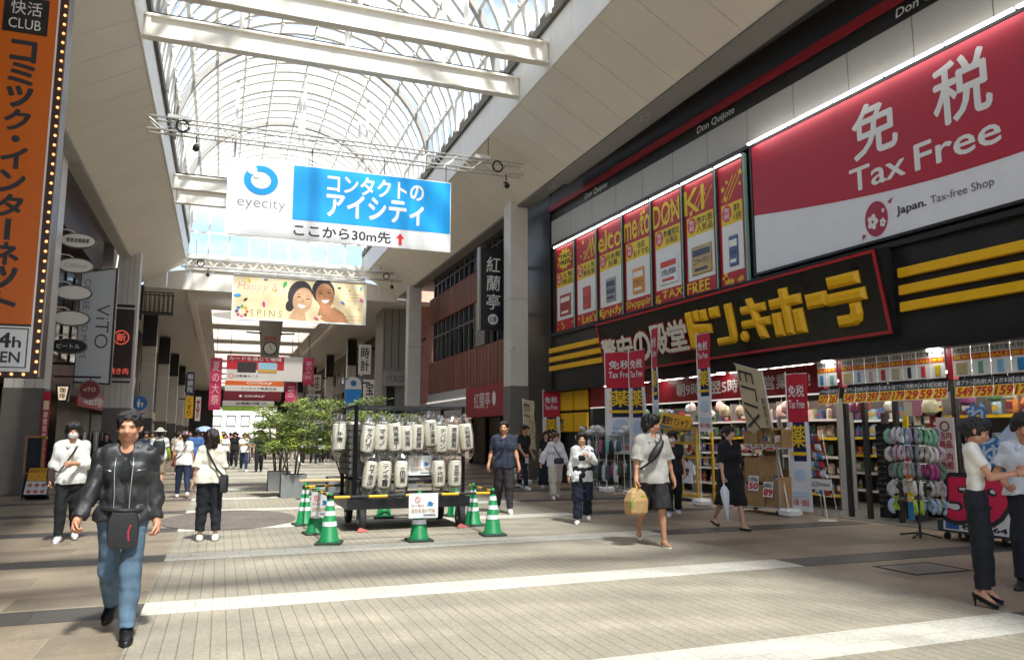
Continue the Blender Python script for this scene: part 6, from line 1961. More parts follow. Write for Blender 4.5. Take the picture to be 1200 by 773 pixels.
def carve(groups, h, k=.02, amp=0., freq=30., seed=0, dirn=(1, 1, 1), sub=(), thick=0.):
    lo = np.min([q.box()[0] for g in groups for q in g.prims], 0) - 3 * h - .02
    hi = np.max([q.box()[1] for g in groups for q in g.prims], 0) + 3 * h + .02
    n = np.ceil((hi - lo) / h).astype(int) + 1
    F = np.full(n, .2)
    ax = [lo[i] + h * np.arange(n[i]) for i in range(3)]
    def local(q, m):
        a, b = q.box()
        i0 = np.maximum(((a - m - lo) / h).astype(int), 0)
        i1 = np.minimum(((b + m - lo) / h).astype(int) + 2, n)
        sl = tuple(slice(i0[i], i1[i]) for i in range(3))
        P = np.stack(np.meshgrid(*[ax[i][sl[i]] for i in range(3)], indexing='ij'), -1)
        return sl, P
    for g in groups:
        G = np.full(n, .2)
        for q in g.prims:
            sl, P = local(q, g.k + .02)
            d = q.d(P)
            G[sl] = np.maximum(G[sl], -d) if q.cut else smin(G[sl], d, g.k)
        if g.planes:
            P = np.stack(np.meshgrid(*ax, indexing='ij'), -1)
            for (pt, nn) in g.planes:
                nn = np.array(nn, float)
                nn /= np.linalg.norm(nn)
                G = np.maximum(G, (P - np.array(pt)) @ nn)
        F = smin(F, G, k) if len(groups) > 1 else G
    for q in sub:
        sl, P = local(q, .02)
        F[sl] = np.maximum(F[sl], -q.d(P))
    if amp:
        P = np.stack(np.meshgrid(*ax, indexing='ij'), -1)
        r = np.random.RandomState(seed)
        N = np.zeros(n)
        for j in range(5):
            w = r.normal(size=3) * np.array(dirn)
            w = w / np.linalg.norm(w) * freq * r.uniform(.6, 1.7)
            ph = P @ w + r.uniform(0, 6.3) + 1.3 * np.sin(P @ (r.normal(size=3) * freq * .35) + r.uniform(0, 6))
            N += (1 - 2 * np.abs(np.sin(ph * .5))) * 1.2 if j < 4 else np.sin(ph)
        F = F + amp * N * .45
    F[[0, -1]] = .2
    F[:, [0, -1]] = .2
    F[:, :, [0, -1]] = .2
    return nets(F, lo, h)

def rot(ax, deg):
    return np.array(Matrix.Rotation(R(deg), 3, ax))
def mesh_from(name, parts, mats, parent=None, mtx=None):
    vs, fs, mi = [], [], []
    k = 0
    for v, f, m in parts:
        v = np.asarray(v)
        vs.append(v)
        fs += [tuple(int(i) + k for i in q) for q in f]
        mi += [m] * len(f)
        k += len(v)
    me = bpy.data.meshes.new(name)
    me.from_pydata(np.concatenate(vs).tolist(), [], fs)
    for q in mats:
        me.materials.append(q)
    me.polygons.foreach_set('material_index', mi)
    me.polygons.foreach_set('use_smooth', [True] * len(me.polygons))
    me.update()
    o = bpy.data.objects.new(name, me)
    col.objects.link(o)
    if parent is not None:
        o.parent = parent
    if mtx is not None:
        o.matrix_world = mtx
    return o
def skin(c='d3a283'):
    return M('skin_' + c, c, .5, var=.08, scale=14, bump=.08, bscale=120)
P_SCREEN = {}
def person(loc, rz, label, H=1.72, female=False, vox=.012, group=None, skin_c='c89478', seed=1,
           legs=((0, 0, 2), (0, 0, 2)), arms=((0, 5, 5), (0, 5, 5)), lean=0, twist=0, head=(0, 0), stout=1.,
           hair='short', hair_c='17110e', top='tee', top_c='e8e6e2', top_len=.86, sleeve=.5, loose=1., bottom='trousers', bot_c='20242c',
           bot_len=1., flare=0., shoes='shoe', shoe_c='e8e8e8', sole_c='e8e8e8', jacket=None, jacket_c='ffffff', collar=False, mask=False,
           hat=None, hat_c='f0f0f0', curl=(35, 35), glasses=False, fold=.0075, palm=(0, 0), heel=0., belt=None, tuck=False, bare_mid=False, vneck=0, wrist_turn=(0, 0)):
    """local frame: faces +Y, own right hand on +X. legs: (thigh forward, knee bend, spread) right then left, degrees;
    arms: (shoulder forward, spread, elbow bend)"""
    S = H / 1.72
    fm = female
    sw = (.148 if fm else .168) * (1 + (stout - 1) * .4)
    hw = .088 if fm else .085
    J = {}
    TM = rot('Z', twist) @ rot('X', -lean)
    hip0 = np.array([0, 0, .93])
    def up(p):
        return TM @ (np.array(p, float) - hip0) + hip0
    limb = {}
    for si, sx in ((0, 1), (1, -1)):
        a, kb, sp = legs[si]
        h = np.array([sx * hw, 0, .91])
        dt = rot('Y', -sx * sp) @ (rot('X', a) @ np.array([0, 0, -1.]))
        k = h + dt * .43
        ds = rot('Y', -sx * sp) @ (rot('X', a - kb) @ np.array([0, 0, -1.]))
        an = k + ds * .41
        limb['leg', si] = (h, k, an, ds)
        f, sp, eb = arms[si][:3]
        inward = arms[si][3] if len(arms[si]) > 3 else 0
        sh = up([sx * sw, 0, 1.405])
        du = TM @ (rot('X', f) @ (rot('Y', -sx * sp) @ np.array([0, 0, -1.])))
        el = sh + du * .285
        fw = TM @ (rot('X', f) @ (rot('Y', -sx * sp) @ (rot('Z', sx * inward) @ (rot('X', eb) @ np.array([0, 0, -1.])))))
        wr = el + fw * .245
        limb['arm', si] = (sh, el, wr, fw, sx)
    low = min(limb['leg', i][2][2] for i in (0, 1)) - .085 - heel
    drop = np.array([0, 0, -low])
    HM = TM @ rot('Z', head[0]) @ rot('X', head[1])
    nb = up([0, -.005, 1.46])
    def hd(p):                                      # head-space point (origin at neck base)
        return HM @ np.array(p, float) + nb
    hs = 1.02 if fm else 1.06
    def hE(c, r, **k):                              # ellipsoid in head space
        r = np.array(r) * hs
        W = np.diag(min(r) / r) @ HM.T
        pr = Prim(hd(np.array(c) * hs), hd(np.array(c) * hs), min(r), W=W, f=max(r) / min(r), **k)
        return pr
    def hC(a, b, ra, rb=None, **k):
        return Prim(hd(np.array(a) * hs), hd(np.array(b) * hs), ra * hs, None if rb is None else rb * hs, **k)
    Wt = np.diag([1, 1 / .68, 1]) @ TM.T
    st = stout
    def torso(g=0., top=1.44):
        bust = .0
        L = [Prim([-.07, -.01, .93], [.07, -.01, .93], .112 * st + g, W=Wt0, f=1.),
             Prim(up([-.045 * st, .005, 1.1]), up([.045 * st, .005, 1.1]), (.096 if fm else .112) * st + g, W=Wt),
             Prim(up([-.07, .008, 1.27]), up([.07, .008, 1.27]), (.108 if fm else .128) * st + g, W=Wt),
             Prim(up([-sw + .07, -.005, 1.375]), up([sw - .07, -.005, 1.375]), .085 + g, W=Wt),
             Prim(up([-sw + .035, -.005, 1.412]), up([sw - .035, -.005, 1.412]), .048 + g),
             Prim(up([-.05, -.008, 1.44]), up([.05, -.008, 1.44]), .045 + g * .6)]
        if fm:
            L += [Prim(up([sx * .07, .06, 1.26]), up([sx * .07, .075, 1.25]), .058 + g * .6) for sx in (1, -1)]
        return L
    Wt0 = np.diag([1, 1 / .72, 1])
    def armP(si, g=0., to=2., clip=False, gl=None):
        sh, el, wr, fw, sx = limb['arm', si]
        k = .86 if fm else 1.
        gl = g if gl is None else gl
        L = [Prim(sh, sh + (el - sh) * .1, .056 * k + g)]
        t = min(to, 1.)
        L.append(Prim(sh, sh + (el - sh) * t, .051 * k + g, .051 * k + (.040 - .051) * k * t + g + (gl - g) * t, clip=clip and to <= 1))
        if to > 1:
            t = to - 1
            L.append(Prim(el, el + (wr - el) * t, .041 * k + gl, (.041 - .013 * t) * k + gl, clip=clip))
            L.append(Prim(el, el + (wr - el) * .35, .042 * k + gl * (1 if t > .4 else .5)))
        return L
    def legP(si, g=0., to=2., clip=False, fl=0., gl=None):
        h, k, an, ds = limb['leg', si]
        gl = g if gl is None else gl
        t = min(to, 1.)
        L = [Prim(h, h + (k - h) * t, .088 * st + g, .088 * st + (.060 - .088) * t + g + (gl - g) * t + fl, clip=clip and to <= 1)]
        if to > 1:
            t = to - 1
            L.append(Prim(k, k + (an - k) * t, .058 + gl, (.058 - .020 * t) + gl + fl, clip=clip))
            L.append(Prim(k + (an - k) * .15 + np.array([0, -.018, 0]), k + (an - k) * .45 + np.array([0, -.012, 0]), .048 + gl * .8, .046 + gl * .8))
        return L
    # ---- body: one skin from head to foot
    skull = [hE((0, -.012, .175), (.077, .096, .092)), hE((0, .028, .128), (.061, .066, .082)), hC((0, .052, .075), (0, .058, .07), .03, .026),
             hC((-.034, .02, .085), (.034, .02, .085), .036), hC((0, .09, .148), (0, .108, .118), .010, .0145), hC((-.012, .098, .116), (.012, .098, .116), .009),
             hC((-.03, .082, .168), (.03, .082, .168), .013), hC((-.037, .068, .12), (.037, .068, .12), .022), hC((-.015, .09, .090), (.015, .09, .090), .009),
             hC((-.077, -.008, .13), (-.08, -.02, .155), .012, .017), hC((.077, -.008, .13), (.08, -.02, .155), .012, .017)]
    neck = [Prim(up([0, -.01, 1.42]), hd([0, -.002, .07]), .062 if not fm else .05, .055 if not fm else .046)]
    G = [Grp(torso(-.012) + neck, .03), Grp(skull, .016)]
    for si in (0, 1):
        G.append(Grp(armP(si, -.004), .02))
        G.append(Grp(legP(si, -.006), .02))
        sh, el, wr, fw, sx = limb['arm', si]
        # hand frame: d along the forearm, n out of the palm, s towards the thumb
        side = TM @ np.array([-sx, 0, 0.])
        tz = rot('Z', palm[si]) if palm[si] else np.eye(3)
        side = tz @ side
        d = fw / np.linalg.norm(fw)
        nrm = side - d * (side @ d)
        nrm /= np.linalg.norm(nrm)
        s_ = np.cross(nrm, d) * sx
        if s_[1] < -.3 and abs(d[2]) > .5:
            s_ = -s_
        Wh = np.stack([d, s_, nrm * 1.9])
        fk = .9 if fm else 1.
        G.append(Grp([Prim(wr - d * .02, wr + d * .03, .027 * fk, .03 * fk), Prim(wr + d * .04 * fk, wr + d * .07 * fk, .036 * fk, .038 * fk, W=Wh)], .02))
        limb['hand', si] = (wr, d, nrm, s_, fk)
        h, k, an, ds = limb['leg', si]
        pitch = min(0, -(math.degrees(math.atan2(-ds[1], -ds[2]))) ) if False else 0
    body = [(*carve(G, vox, .018), 0)]
    # fingers and thumb, rooted in the palm
    for si in (0, 1):
        wr, d, nrm, s_, fk = limb['hand', si]
        mb = MB()
        c = curl[si]
        for j, (off, ln) in enumerate(((.026, .92), (.009, 1.), (-.009, .94), (-.025, .76))):
            p = wr + d * .075 * fk + s_ * off * fk
            pts, a = [p], 0
            for L_, ca in ((.034, .55), (.026, 1.), (.022, .7), (.012, .4)):
                a += R(c) * ca
                p = p + (d * math.cos(a) + nrm * math.sin(a) + s_ * (off * 1.2 * math.cos(a))) * L_ * ln * fk
                pts.append(p)
            mb.tube(pts, [.0098 * fk, .0098 * fk, .0088 * fk, .0078 * fk, .005 * fk], 7)
        p = wr + d * .025 * fk + s_ * .022 * fk
        q = (d * .75 + s_ * .65 + nrm * .25)
        q2 = (d * .95 + s_ * .18 + nrm * (.25 + c / 120))
        mb.tube([p, p + q * .04 * fk, p + q * .04 * fk + q2 * .032 * fk, p + q * .04 * fk + q2 * .055 * fk], [.014 * fk, .0125 * fk, .0105 * fk, .006 * fk], 7)
        body.append((mb.v, mb.f, 0))
    # bare feet
    def foot_dir(si):
        h, k, an, ds = limb['leg', si]
        z = an + drop
        lift = z[2] - .085 - heel
        ang = max(-50, min(8, -lift * 190))                 # a lifted heel points the toe down
        if legs[si][0] - legs[si][1] > 12:
            ang = 18
        fwd = rot('Y', 0) @ rot('Z', -(1 if si == 0 else -1) * 7) @ (rot('X', ang - math.degrees(math.atan2(heel, .13))) @ np.array([0, 1., 0]))
        up_ = np.cross(np.array([1., 0, 0]), fwd)
        up_ /= np.linalg.norm(up_)
        return an, fwd, up_
    def footP(si, g):
        an, fwd, up_ = foot_dir(si)
        k = (.92 if fm else 1.)
        an2 = an
        r = np.cross(fwd, up_)
        Wf = np.stack([fwd, r, up_ * 1.25])
        return [Prim(an2 - up_ * .012 - fwd * .01, an2 - up_ * .045 - fwd * .035, .04 + g, .036 + g), Prim(an2 - up_ * .048 - fwd * .035, an2 - up_ * .055 + fwd * .1 * k, .036 + g, .036 + g, W=Wf),
                Prim(an2 - up_ * .02, an2 - up_ * .055 + fwd * .1 * k, .04 + g, .03 + g), Prim(an2 - up_ * .058 + fwd * .1 * k, an2 - up_ * .062 + fwd * .155 * k, .036 + g, .024 + g, W=Wf)]
    if shoes in ('flipflop', 'heels', 'flat', 'sandal'):
        for si in (0, 1):
            body.append((*carve([Grp(footP(si, -.004), .02)], min(vox, .009), .01), 0))
    # face: eyes, brows, mouth laid on the skin
    if vox < .02:
        def surf(x, z):
            y = .16
            for _ in range(60):
                p = hd(np.array([x, y, z]) * hs)
                dd = .2
                for q in skull:
                    dd = smin(np.array(dd), q.d(p[None])[0], .016)
                if dd < .0005:
                    break
                y -= max(dd / hs, .0006)
            return y
        eye, brow, lip = MB(), MB(), MB()
        hf = Fr(hd([0, 0, 0]), HM @ np.array([1., 0, 0]), HM @ np.array([0, 0, 1.]))     # n = -Y of the head
        for sx in (1, -1):
            x = sx * .031
            eye.ell((x * hs, .146 * hs, -(surf(x, .146) - .002) * hs), (.0115, .0042, .005), 8, hf)
            y = [surf(sx * q, .163 + w) for q, w in ((.016, 0), (.033, .004), (.047, 0))]
            brow.tube([hd(np.array([sx * q, yy + .001, .163 + w]) * hs) for (q, w), yy in zip(((.016, 0), (.033, .004), (.047, 0)), y)], .0032 if not fm else .0024, 5)
        for z, r in ((.093, .0042), (.0865, .0048)):
            lip.tube([hd(np.array([x, surf(x, z) + .0005, z + abs(x) * .05]) * hs) for x in (-.02, -.01, 0, .01, .02)], [.002, r, r, r, .002], 6)
        body += [(eye.v, eye.f, 1), (brow.v, brow.f, 1), (lip.v, lip.f, 2)]
    sk = skin(skin_c)
    mtx = Matrix.Translation(loc) @ Matrix.Rotation(rz, 4, 'Z') @ Matrix.Scale(S, 4)
    body = [(np.asarray(v) + drop, f, m) for v, f, m in body]
    root = mesh_from('person', body, [sk, M('dark_eye', '1a1210', .3), M('lip_' + skin_c, 'a8604f', .45)], mtx=mtx)
    tag(root, label, 'person', group)
    MW[root.name] = mtx
    def wear(name, groups, mat, h=None, k=.02, amp=None, sub=(), freq=26, dirn=(1, 1, .6), extra=()):
        v, f = carve(groups, h or vox, k, fold if amp is None else amp, freq, seed * 13 + len(name), dirn, sub)
        parts = [(v + drop, f, 0)] + [(np.asarray(e) + drop, ff, m) for e, ff, m in extra]
        ms = mat if isinstance(mat, list) else [mat]
        return mesh_from(name, parts, ms, root)
    # ---- hair
    hm = M('hair_' + hair_c, hair_c, .42, var=.35, scale=40, bump=.5, bscale=160, stretch=(1, 1, .25))
    face = [hC((0, .125, .13), (0, .105, .06), .088, .08)]
    hn = dict(amp=.0065, freq=130, dirn=(1.4, 1.4, .45))
    hh = min(vox, .011) if vox < .018 else vox
    if hair == 'short':
        wear('hair', [Grp([hE((0, -.02, .182), (.083, .101, .094)), hC((-.042, .05, .226), (.042, .053, .226), .034), hC((0, -.075, .12), (0, -.065, .09), .035)], .03)], hm, hh,
             sub=[hC((0, .128, .135), (0, .11, .05), .094, .092), hC((-.12, .035, .1), (.12, .035, .1), .05)], **hn)
    elif hair == 'fringe':
        wear('hair', [Grp([hE((0, -.015, .188), (.092, .108, .102)), hC((-.05, .06, .215), (.05, .06, .215), .046), hC((-.075, .02, .16), (-.078, .0, .13), .03), hC((.075, .02, .16), (.078, .0, .13), .03), hC((0, -.08, .12), (0, -.065, .085), .04)], .03)], hm, hh,
             sub=[hC((0, .125, .112), (0, .11, .05), .072, .09), hC((-.12, .03, .07), (.12, .03, .07), .045)], **hn)
    elif hair in ('bob', 'long', 'bun', 'tied'):
        z = {'bob': .02, 'long': -.14, 'bun': .1, 'tied': .1}[hair]
        L = [hE((0, -.018, .184), (.089, .105, .1)), hC((-.045, .05, .232), (.045, .055, .232), .042)]
        if hair in ('bob', 'long'):
            L += [hC((sx * .07, -.005, .17), (sx * .075, .005, z), .038, .034) for sx in (1, -1)] + [hC((sx * .035, -.075, .16), (sx * .04, -.065, z - .01), .06, .045) for sx in (1, -1)]
        else:
            L += [hC((0, -.085, .14), (0, -.07, .1), .05, .03)]
        if hair == 'bun':
            L += [hE((0, -.125, .175), (.042, .04, .045)), hE((.012, -.13, .14), (.034, .034, .036))]
        if hair == 'tied':
            L += [hC((0, -.11, .15), (0, -.13, .02), .03, .02)]
        wear('hair', [Grp(L, .025)], hm, hh, sub=[hC((0, .12, .128), (0, .115, .03), .078, .074)] + ([hC((-.12, .03, .08), (.12, .03, .08), .045)] if hair in ('bun', 'tied') else []), **hn)
    # ---- headwear
    if hat == 'cap':
        wear('cap', [Grp([hE((0, -.015, .2), (.092, .11, .085))], .01, [(hd([0, 0, .185]), -HM[:, 2])]), Grp([hE((0, .105, .19), (.07, .075, .012))], .005)], cloth(hat_c), hh, amp=.001)
    if hat == 'bucket':
        wear('sun_hat', [Grp([hE((0, -.012, .2), (.095, .112, .095))], .01, [(hd([0, 0, .19]), -HM[:, 2])]), Grp([hE((0, -.01, .192), (.165, .18, .018))], .01)], cloth(hat_c), hh, amp=.002)
    if mask:
        wear('face_mask', [Grp([hE((0, .05, .1), (.063, .066, .052))], .01)], cloth('eef0f2', .8), min(vox, .008), amp=.001, sub=[hC((0, -.05, .1), (0, -.04, .1), .085)])
    if glasses:
        g = MB()
        hf2 = Fr(hd([0, 0, 0]), HM @ np.array([1., 0, 0]), HM @ np.array([0, 0, 1.]))
        for sx in (1, -1):
            g.ring((sx * .031, .146), .016, .019, -.106, -.102, hf2, 14, .75)
            g.tube([hd([sx * .05, .1, .15]), hd([sx * .08, .03, .152]), hd([sx * .083, -.02, .148])], .0022, 5)
        g.tube([hd([-.013, .106, .15]), hd([.013, .106, .15])], .002, 5)
        wv = np.array(g.v) + drop
        mesh_from('glasses', [(wv, g.f, 0)], [M('dark_frame', '15110f', .3)], root)
    # ---- lower wear
    bm = cloth(bot_c) if isinstance(bot_c, str) or isinstance(bot_c, tuple) else bot_c
    waistz = 1.03
    if bottom in ('trousers', 'shorts', 'jeans'):
        pel = [Prim([-.07, -.01, .93], [.07, -.01, .93], .112 * st + .012, W=Wt0), Prim([-.05, 0, 1.02], [.05, 0, 1.02], .106 * st + .01, W=Wt0)]
        g = .010 * loose
        gs = [Grp(pel, .03, [([0, 0, waistz], [0, 0, 1])])]
        for si in (0, 1):
            gs.append(Grp(legP(si, g, (2 * .97 if bottom != 'shorts' else 1.) * bot_len, True, flare, g * 1.5), .03))
        wear({'trousers': 'trousers', 'shorts': 'shorts', 'jeans': 'jeans'}[bottom], gs, bm, k=.04, amp=fold * (.7 if bottom != 'jeans' else .45), dirn=(1., 1., .75) if bottom != 'shorts' else (1.3, 1.3, .35), freq=34)
    elif bottom == 'skirt':
        zb = .93 - .9 * bot_len + .05
        sk_ = [Prim([-.06, -.01, .97], [.06, -.01, .97], .11 * st, W=Wt0), Prim([-.05, 0, .9], [-.09 - flare, 0, zb - .12], .13, .17 + flare, W=Wt0), Prim([.05, 0, .9], [.09 + flare, 0, zb - .12], .13, .17 + flare, W=Wt0)]
        wear('skirt', [Grp(sk_, .05, [([0, 0, zb], [0, 0, -1]), ([0, 0, waistz + .02], [0, 0, 1])])], bm, amp=fold * 1.6, dirn=(1.5, 1.5, .1), freq=40)
    # ---- shoes
    shm, som = M('shoe_' + shoe_c, shoe_c, .45, var=.1, bump=.1), M('sole_' + sole_c, sole_c, .6)
    for si in (0, 1):
        an, fwd, up_ = foot_dir(si)
        r = np.cross(fwd, up_)
        kf = .92 if fm else 1.
        so_ = MB()
        def sole(t0, t1, taper=1.):
            ring = []
            for (u, w) in ((-.07, .6), (-.05, .9), (.02, .85), (.08, 1.1), (.13, 1.0), (.17, .62), (.185, .25)):
                ring.append((u * kf, w * .04 * kf))
            pts = [(u, w) for u, w in ring] + [(u, -w) for u, w in ring[::-1]]
            rings = []
            for t in (t0, t1):
                rings.append([an + drop - up_ * t + fwd * u + r * w for u, w in pts])
            so_.loft(rings)
        hz = .085
        if shoes in ('shoe', 'boot'):
            sole(hz, hz - .022)
            g = footP(si, .008)
            if shoes == 'boot':
                g.append(Prim(an - up_ * .03, an + (limb['leg', si][1] - an) * .25, .05, .052))
            v, f = carve([Grp(g, .02, [(an - up_ * (hz - .016), -up_)])], min(vox, .01), .01)
            mesh_from('shoe', [(v + drop, f, 0), (so_.v, so_.f, 1)], [shm, som], root)
        elif shoes in ('flipflop', 'sandal'):
            sole(hz + .006, hz - .016)
            top_ = an + drop - up_ * .035 + fwd * .075 * kf
            so_.m = 1
            toe = an + drop - up_ * .062 + fwd * .135 * kf
            for sx in (1, -1):
                so_.tube([toe, top_ + r * sx * .022 + fwd * .02, an + drop - up_ * .072 + r * sx * .04 + fwd * .02], .008, 6)
            mesh_from('sandal', [(so_.v, so_.f, 0)], [shm], root)
        elif shoes in ('flat', 'heels'):
            sole(hz + .004, hz - .006)
            v, f = carve([Grp(footP(si, .004), .02, [(an - up_ * .045, up_), (an - up_ * (hz - .004), -up_)])], min(vox, .008), .01)
            if heel:
                p = an + drop - up_ * .075 - fwd * .045
                so_.tube([p, [p[0], p[1] - .0, .004]], [.018, .006], 8)
            mesh_from('shoe', [(v + drop, f, 0), (so_.v, so_.f, 1)], [shm, shm], root)
    # ---- upper wear
    tm = top_c if not isinstance(top_c, (str, tuple)) else cloth(top_c)
    hemz = 1.72 * .0 + {'tee': .86, 'shirt': .84, 'sweat': .86, 'dress': .45, 'polo': .86}.get(top, .86) if top_len == .86 else top_len
    if tuck:
        hemz = 1.0
    if jacket:
        hemz = max(hemz, jacket[0] + .05)
    g = .010 * loose + (.004 if top == 'sweat' else 0)
    to = torso(g)
    if top == 'dress':
        w = .15 + flare
        to += [Prim([-.04, 0, .95], [-.08 - flare, -.01, hemz - .1], .14, w, W=Wt0), Prim([.04, 0, .95], [.08 + flare, -.01, hemz - .1], .14, w, W=Wt0)]
    elif not tuck:
        e = .124 * st + g + (.012 * loose if not jacket else -.004)
        to += [Prim([-.06, -.006, hemz - .05], [.06, -.006, hemz - .05], e, W=Wt0), Prim([-.06, -.005, 1.0], [.06, -.005, 1.0], e - .006, W=Wt0)]
    hem_n = np.array([0, 0, -1.])
    if not tuck:
        tg = .016 + .012 * loose if not jacket else .014
        for si in (0, 1):
            to += legP(si, tg, 1.35 if top == 'dress' else .6)
    gs = [Grp(to, .06 if top == 'dress' else .04, [([0, 0, hemz], hem_n)])]
    for si in (0, 1):
        gs.append(Grp(armP(si, g * .7, sleeve, True, g + .012 * loose), .02))
    sub = [Prim(up([0, .04, 1.49]), up([0, .05, 1.47]), .052)]
    if vneck:
        sub.append(Prim(up([0, .09, 1.46]), up([0, .11, 1.46 - vneck]), .045, .012))
    extra = []
    if collar:
        cb = MB()
        for sx in (1, -1):
            a0 = [up([0, -.075, 1.475]), up([sx * .055, -.05, 1.478]), up([sx * .068, .01, 1.468]), up([sx * .05, .06, 1.44]), up([sx * .022, .085, 1.405])]
            b0 = [up([0, -.09, 1.435]), up([sx * .075, -.055, 1.44]), up([sx * .09, .015, 1.432]), up([sx * .085, .085, 1.385]), up([sx * .055, .108, 1.365])]
            for a1, a2, b1, b2 in zip(a0, a0[1:], b0, b0[1:]):
                n_ = np.array([0, .006, .006])
                cb.loft([[a1, a2, a2 + n_, a1 + n_], [b1, b2, b2 + n_, b1 + n_]])
        extra.append((cb.v, cb.f, 0))
        bt = MB()
        for i in range(6 if top == 'shirt' else 2):
            p = up([0, .0, 1.37 - i * .085])
            bt.ell((p[0], p[1] + (.118 if i else .102) + .012, p[2]), (.006, .004, .006), 6)
    if jacket != 'only':
        wear({'tee': 't_shirt', 'shirt': 'shirt', 'sweat': 'sweatshirt', 'dress': 'dress', 'polo': 'polo_shirt', 'blouse': 'blouse'}[top], gs, tm, sub=sub, extra=extra, amp=.0015 if jacket else None)
    if jacket:
        jl, jg, open_ = jacket
        e = .124 * st + g + .018
        t2 = torso(g + .011) + [Prim([-.06, -.006, jl - .05], [.06, -.006, jl - .05], e, W=Wt0)]
        for si in (0, 1):
            t2 += legP(si, .035, .5)
        gs = [Grp(t2, .03, [([0, 0, jl], hem_n)])]
        for si in (0, 1):
            gs.append(Grp(armP(si, g + .001, 1.95, True, g + .006), .02))
        sb = [Prim(up([0, .16, 1.0 - .2]), up([0, .15, 1.4]), .03 + open_, .045 + open_ * .4), Prim(up([0, .05, 1.5]), up([0, .09, 1.43]), .06, .05)]
        jm = jacket_c if not isinstance(jacket_c, str) else cloth(jacket_c)
        wear('jacket', gs, jm, sub=sb, amp=fold * .9, freq=44)
    return root, limb, drop, S, mtx, up, TM, hd
def at_person(pr, p):
    """point given in a person's own metres -> world"""
    return pr[4] @ V([float(q) for q in np.asarray(p) + pr[2]])
# ---------------------------------------------------------------- who is in the street
leather = M('leather', (.019, .019, .02), .55, var=.3, scale=7, bump=.3, bscale=16)
def jeans_mat(c):
    return M('denim_' + c, c, .8, var=.45, scale=5, bump=.3, bscale=160, stretch=(1, 1, .35))
blk_c = M('bag_black', (.016, .016, .017), .5, var=.2, bump=.2, bscale=60)
def local_mb(pr):
    mb = MB()
    mb.pr = pr
    return mb
def finish(mb, pr, name, mat, label, cat, smooth=True):
    mb.v = [tuple(at_person(pr, p)) for p in mb.v]
    return tag(mb.build(name, mat, smooth=smooth), label, cat)
def crossbag(pr, label, side=1, z=.86, size=(.26, .1, .24), mat=None, y0=.02, fr_y=.15, rad=.2, flap=True, strap=True, sh=1.445, w=.014):
    """bag on the hip of one side, strap over the other shoulder"""
    up = pr[5]
    mb = MB()
    a, b, c = size
    cx = side * rad
    rings = []
    for h, k_ in ((-1, .75), (-.85, .98), (0, 1.05), (.8, .95), (1, .7)):
        rings.append([up([cx + (b / 2) * k_ * p, y0 + (a / 2) * k_ * q, z + h * c / 2]) for p, q in ((-1, -.7), (-.6, -1), (.6, -1), (1, -.7), (1.15, 0), (1, .7), (.6, 1), (-.6, 1), (-1, .7))])
    mb.loft(rings)
    if strap:
        s = -side
        F = [up([s * .085, .0, sh + .022]), up([s * .06, fr_y * .62, sh - .06]), up([s * .01, fr_y * .95, sh - .17]), up([side * .07, fr_y, sh - .31]), up([side * .15, fr_y * .75, sh - .43]), up([cx, y0 + a * .4, z + c * .45])]
        B = [up([s * .085, .0, sh + .022]), up([s * .05, -fr_y * .66, sh - .06]), up([side * .02, -fr_y * .95, sh - .2]), up([side * .1, -fr_y * .9, sh - .34]), up([cx, y0 - a * .4, z + c * .45])]
        for path in (F, B):
            mb.tube(path, w, 6)
    return finish(mb, pr, 'shoulder_bag', mat or blk_c, label, 'bag')
DEG = math.degrees
# leather jacket man
p_ = person((-.71, 7.08, 0), R(178), 'man in a black leather jacket and blue jeans walking towards the viewer on the left', H=1.76, vox=.0085, seed=3, skin_c='c08a6c',
            legs=((-15, 26, 1), (17, 8, 1)), arms=((10, 14, 22), (-6, 9, 16)), stout=.93, hair='short', top='tee', top_c='141416', jacket=(.90, 0, .055), jacket_c=leather, bottom='jeans', bot_c=jeans_mat('52697c'),
            shoe_c='0d0d0d', sole_c='0d0d0d', vneck=.06, curl=(62, 55), fold=.008, loose=1.1)
zb = MB()
for sx in (1, -1):
    zb.tube([p_[5]([sx * .055, .142, z]) for z in (.92, 1.0, 1.1)] + [p_[5]([sx * .06, .15, 1.2]), p_[5]([sx * .065, .146, 1.3]), p_[5]([sx * .062, .118, 1.39])], .006, 5)
    zb.tube([p_[5]([sx * .085, .15, 1.285]), p_[5]([sx * .15, .115, 1.295])], .005, 5)
mesh_from('zip', [(np.array([list(q) for q in zb.v]) + p_[2], zb.f, 0)], [chrome], p_[0])
cb_ = MB()
cb_.tube([p_[5]([.062 * math.sin(t), -.012 + .066 * math.cos(t + math.pi), 1.478 + .012 * math.cos(t)]) for t in np.arange(-2.2, 2.3, .3)], .02, 8)
mesh_from('jacket_collar', [(np.array([list(q) for q in cb_.v]) + p_[2], cb_.f, 0)], [leather], p_[0])
mb = MB()
up = p_[5]
mb.loft([[up([.0 + .095 * k_ * x - .03, .185 + .03 * k_ * y, z]) for x, y in ((-1, -1), (1, -1), (1.1, 0), (1, 1), (-1, 1), (-1.1, 0))] for z, k_ in ((.7, .8), (.73, 1.02), (.84, 1.08), (.93, 1), (.97, .8))])
mb.m = 1
mb.tube([up([-.075, .218, .76]), up([-.07, .22, .83]), up([-.085, .218, .88])], .006, 5)
mb.m = 0
mb.tube([up([.16 * math.cos(t), .145 * math.sin(t) + .005, .985 + .01 * math.cos(t)]) for t in np.arange(0, 6.5, .4)], .016, 6)
finish(mb, p_, 'waist_pouch', [blk_c, M('zip_red', (.6, .03, .06), .5)], 'black waist pouch with a red zip worn by the man in the leather jacket', 'pouch')
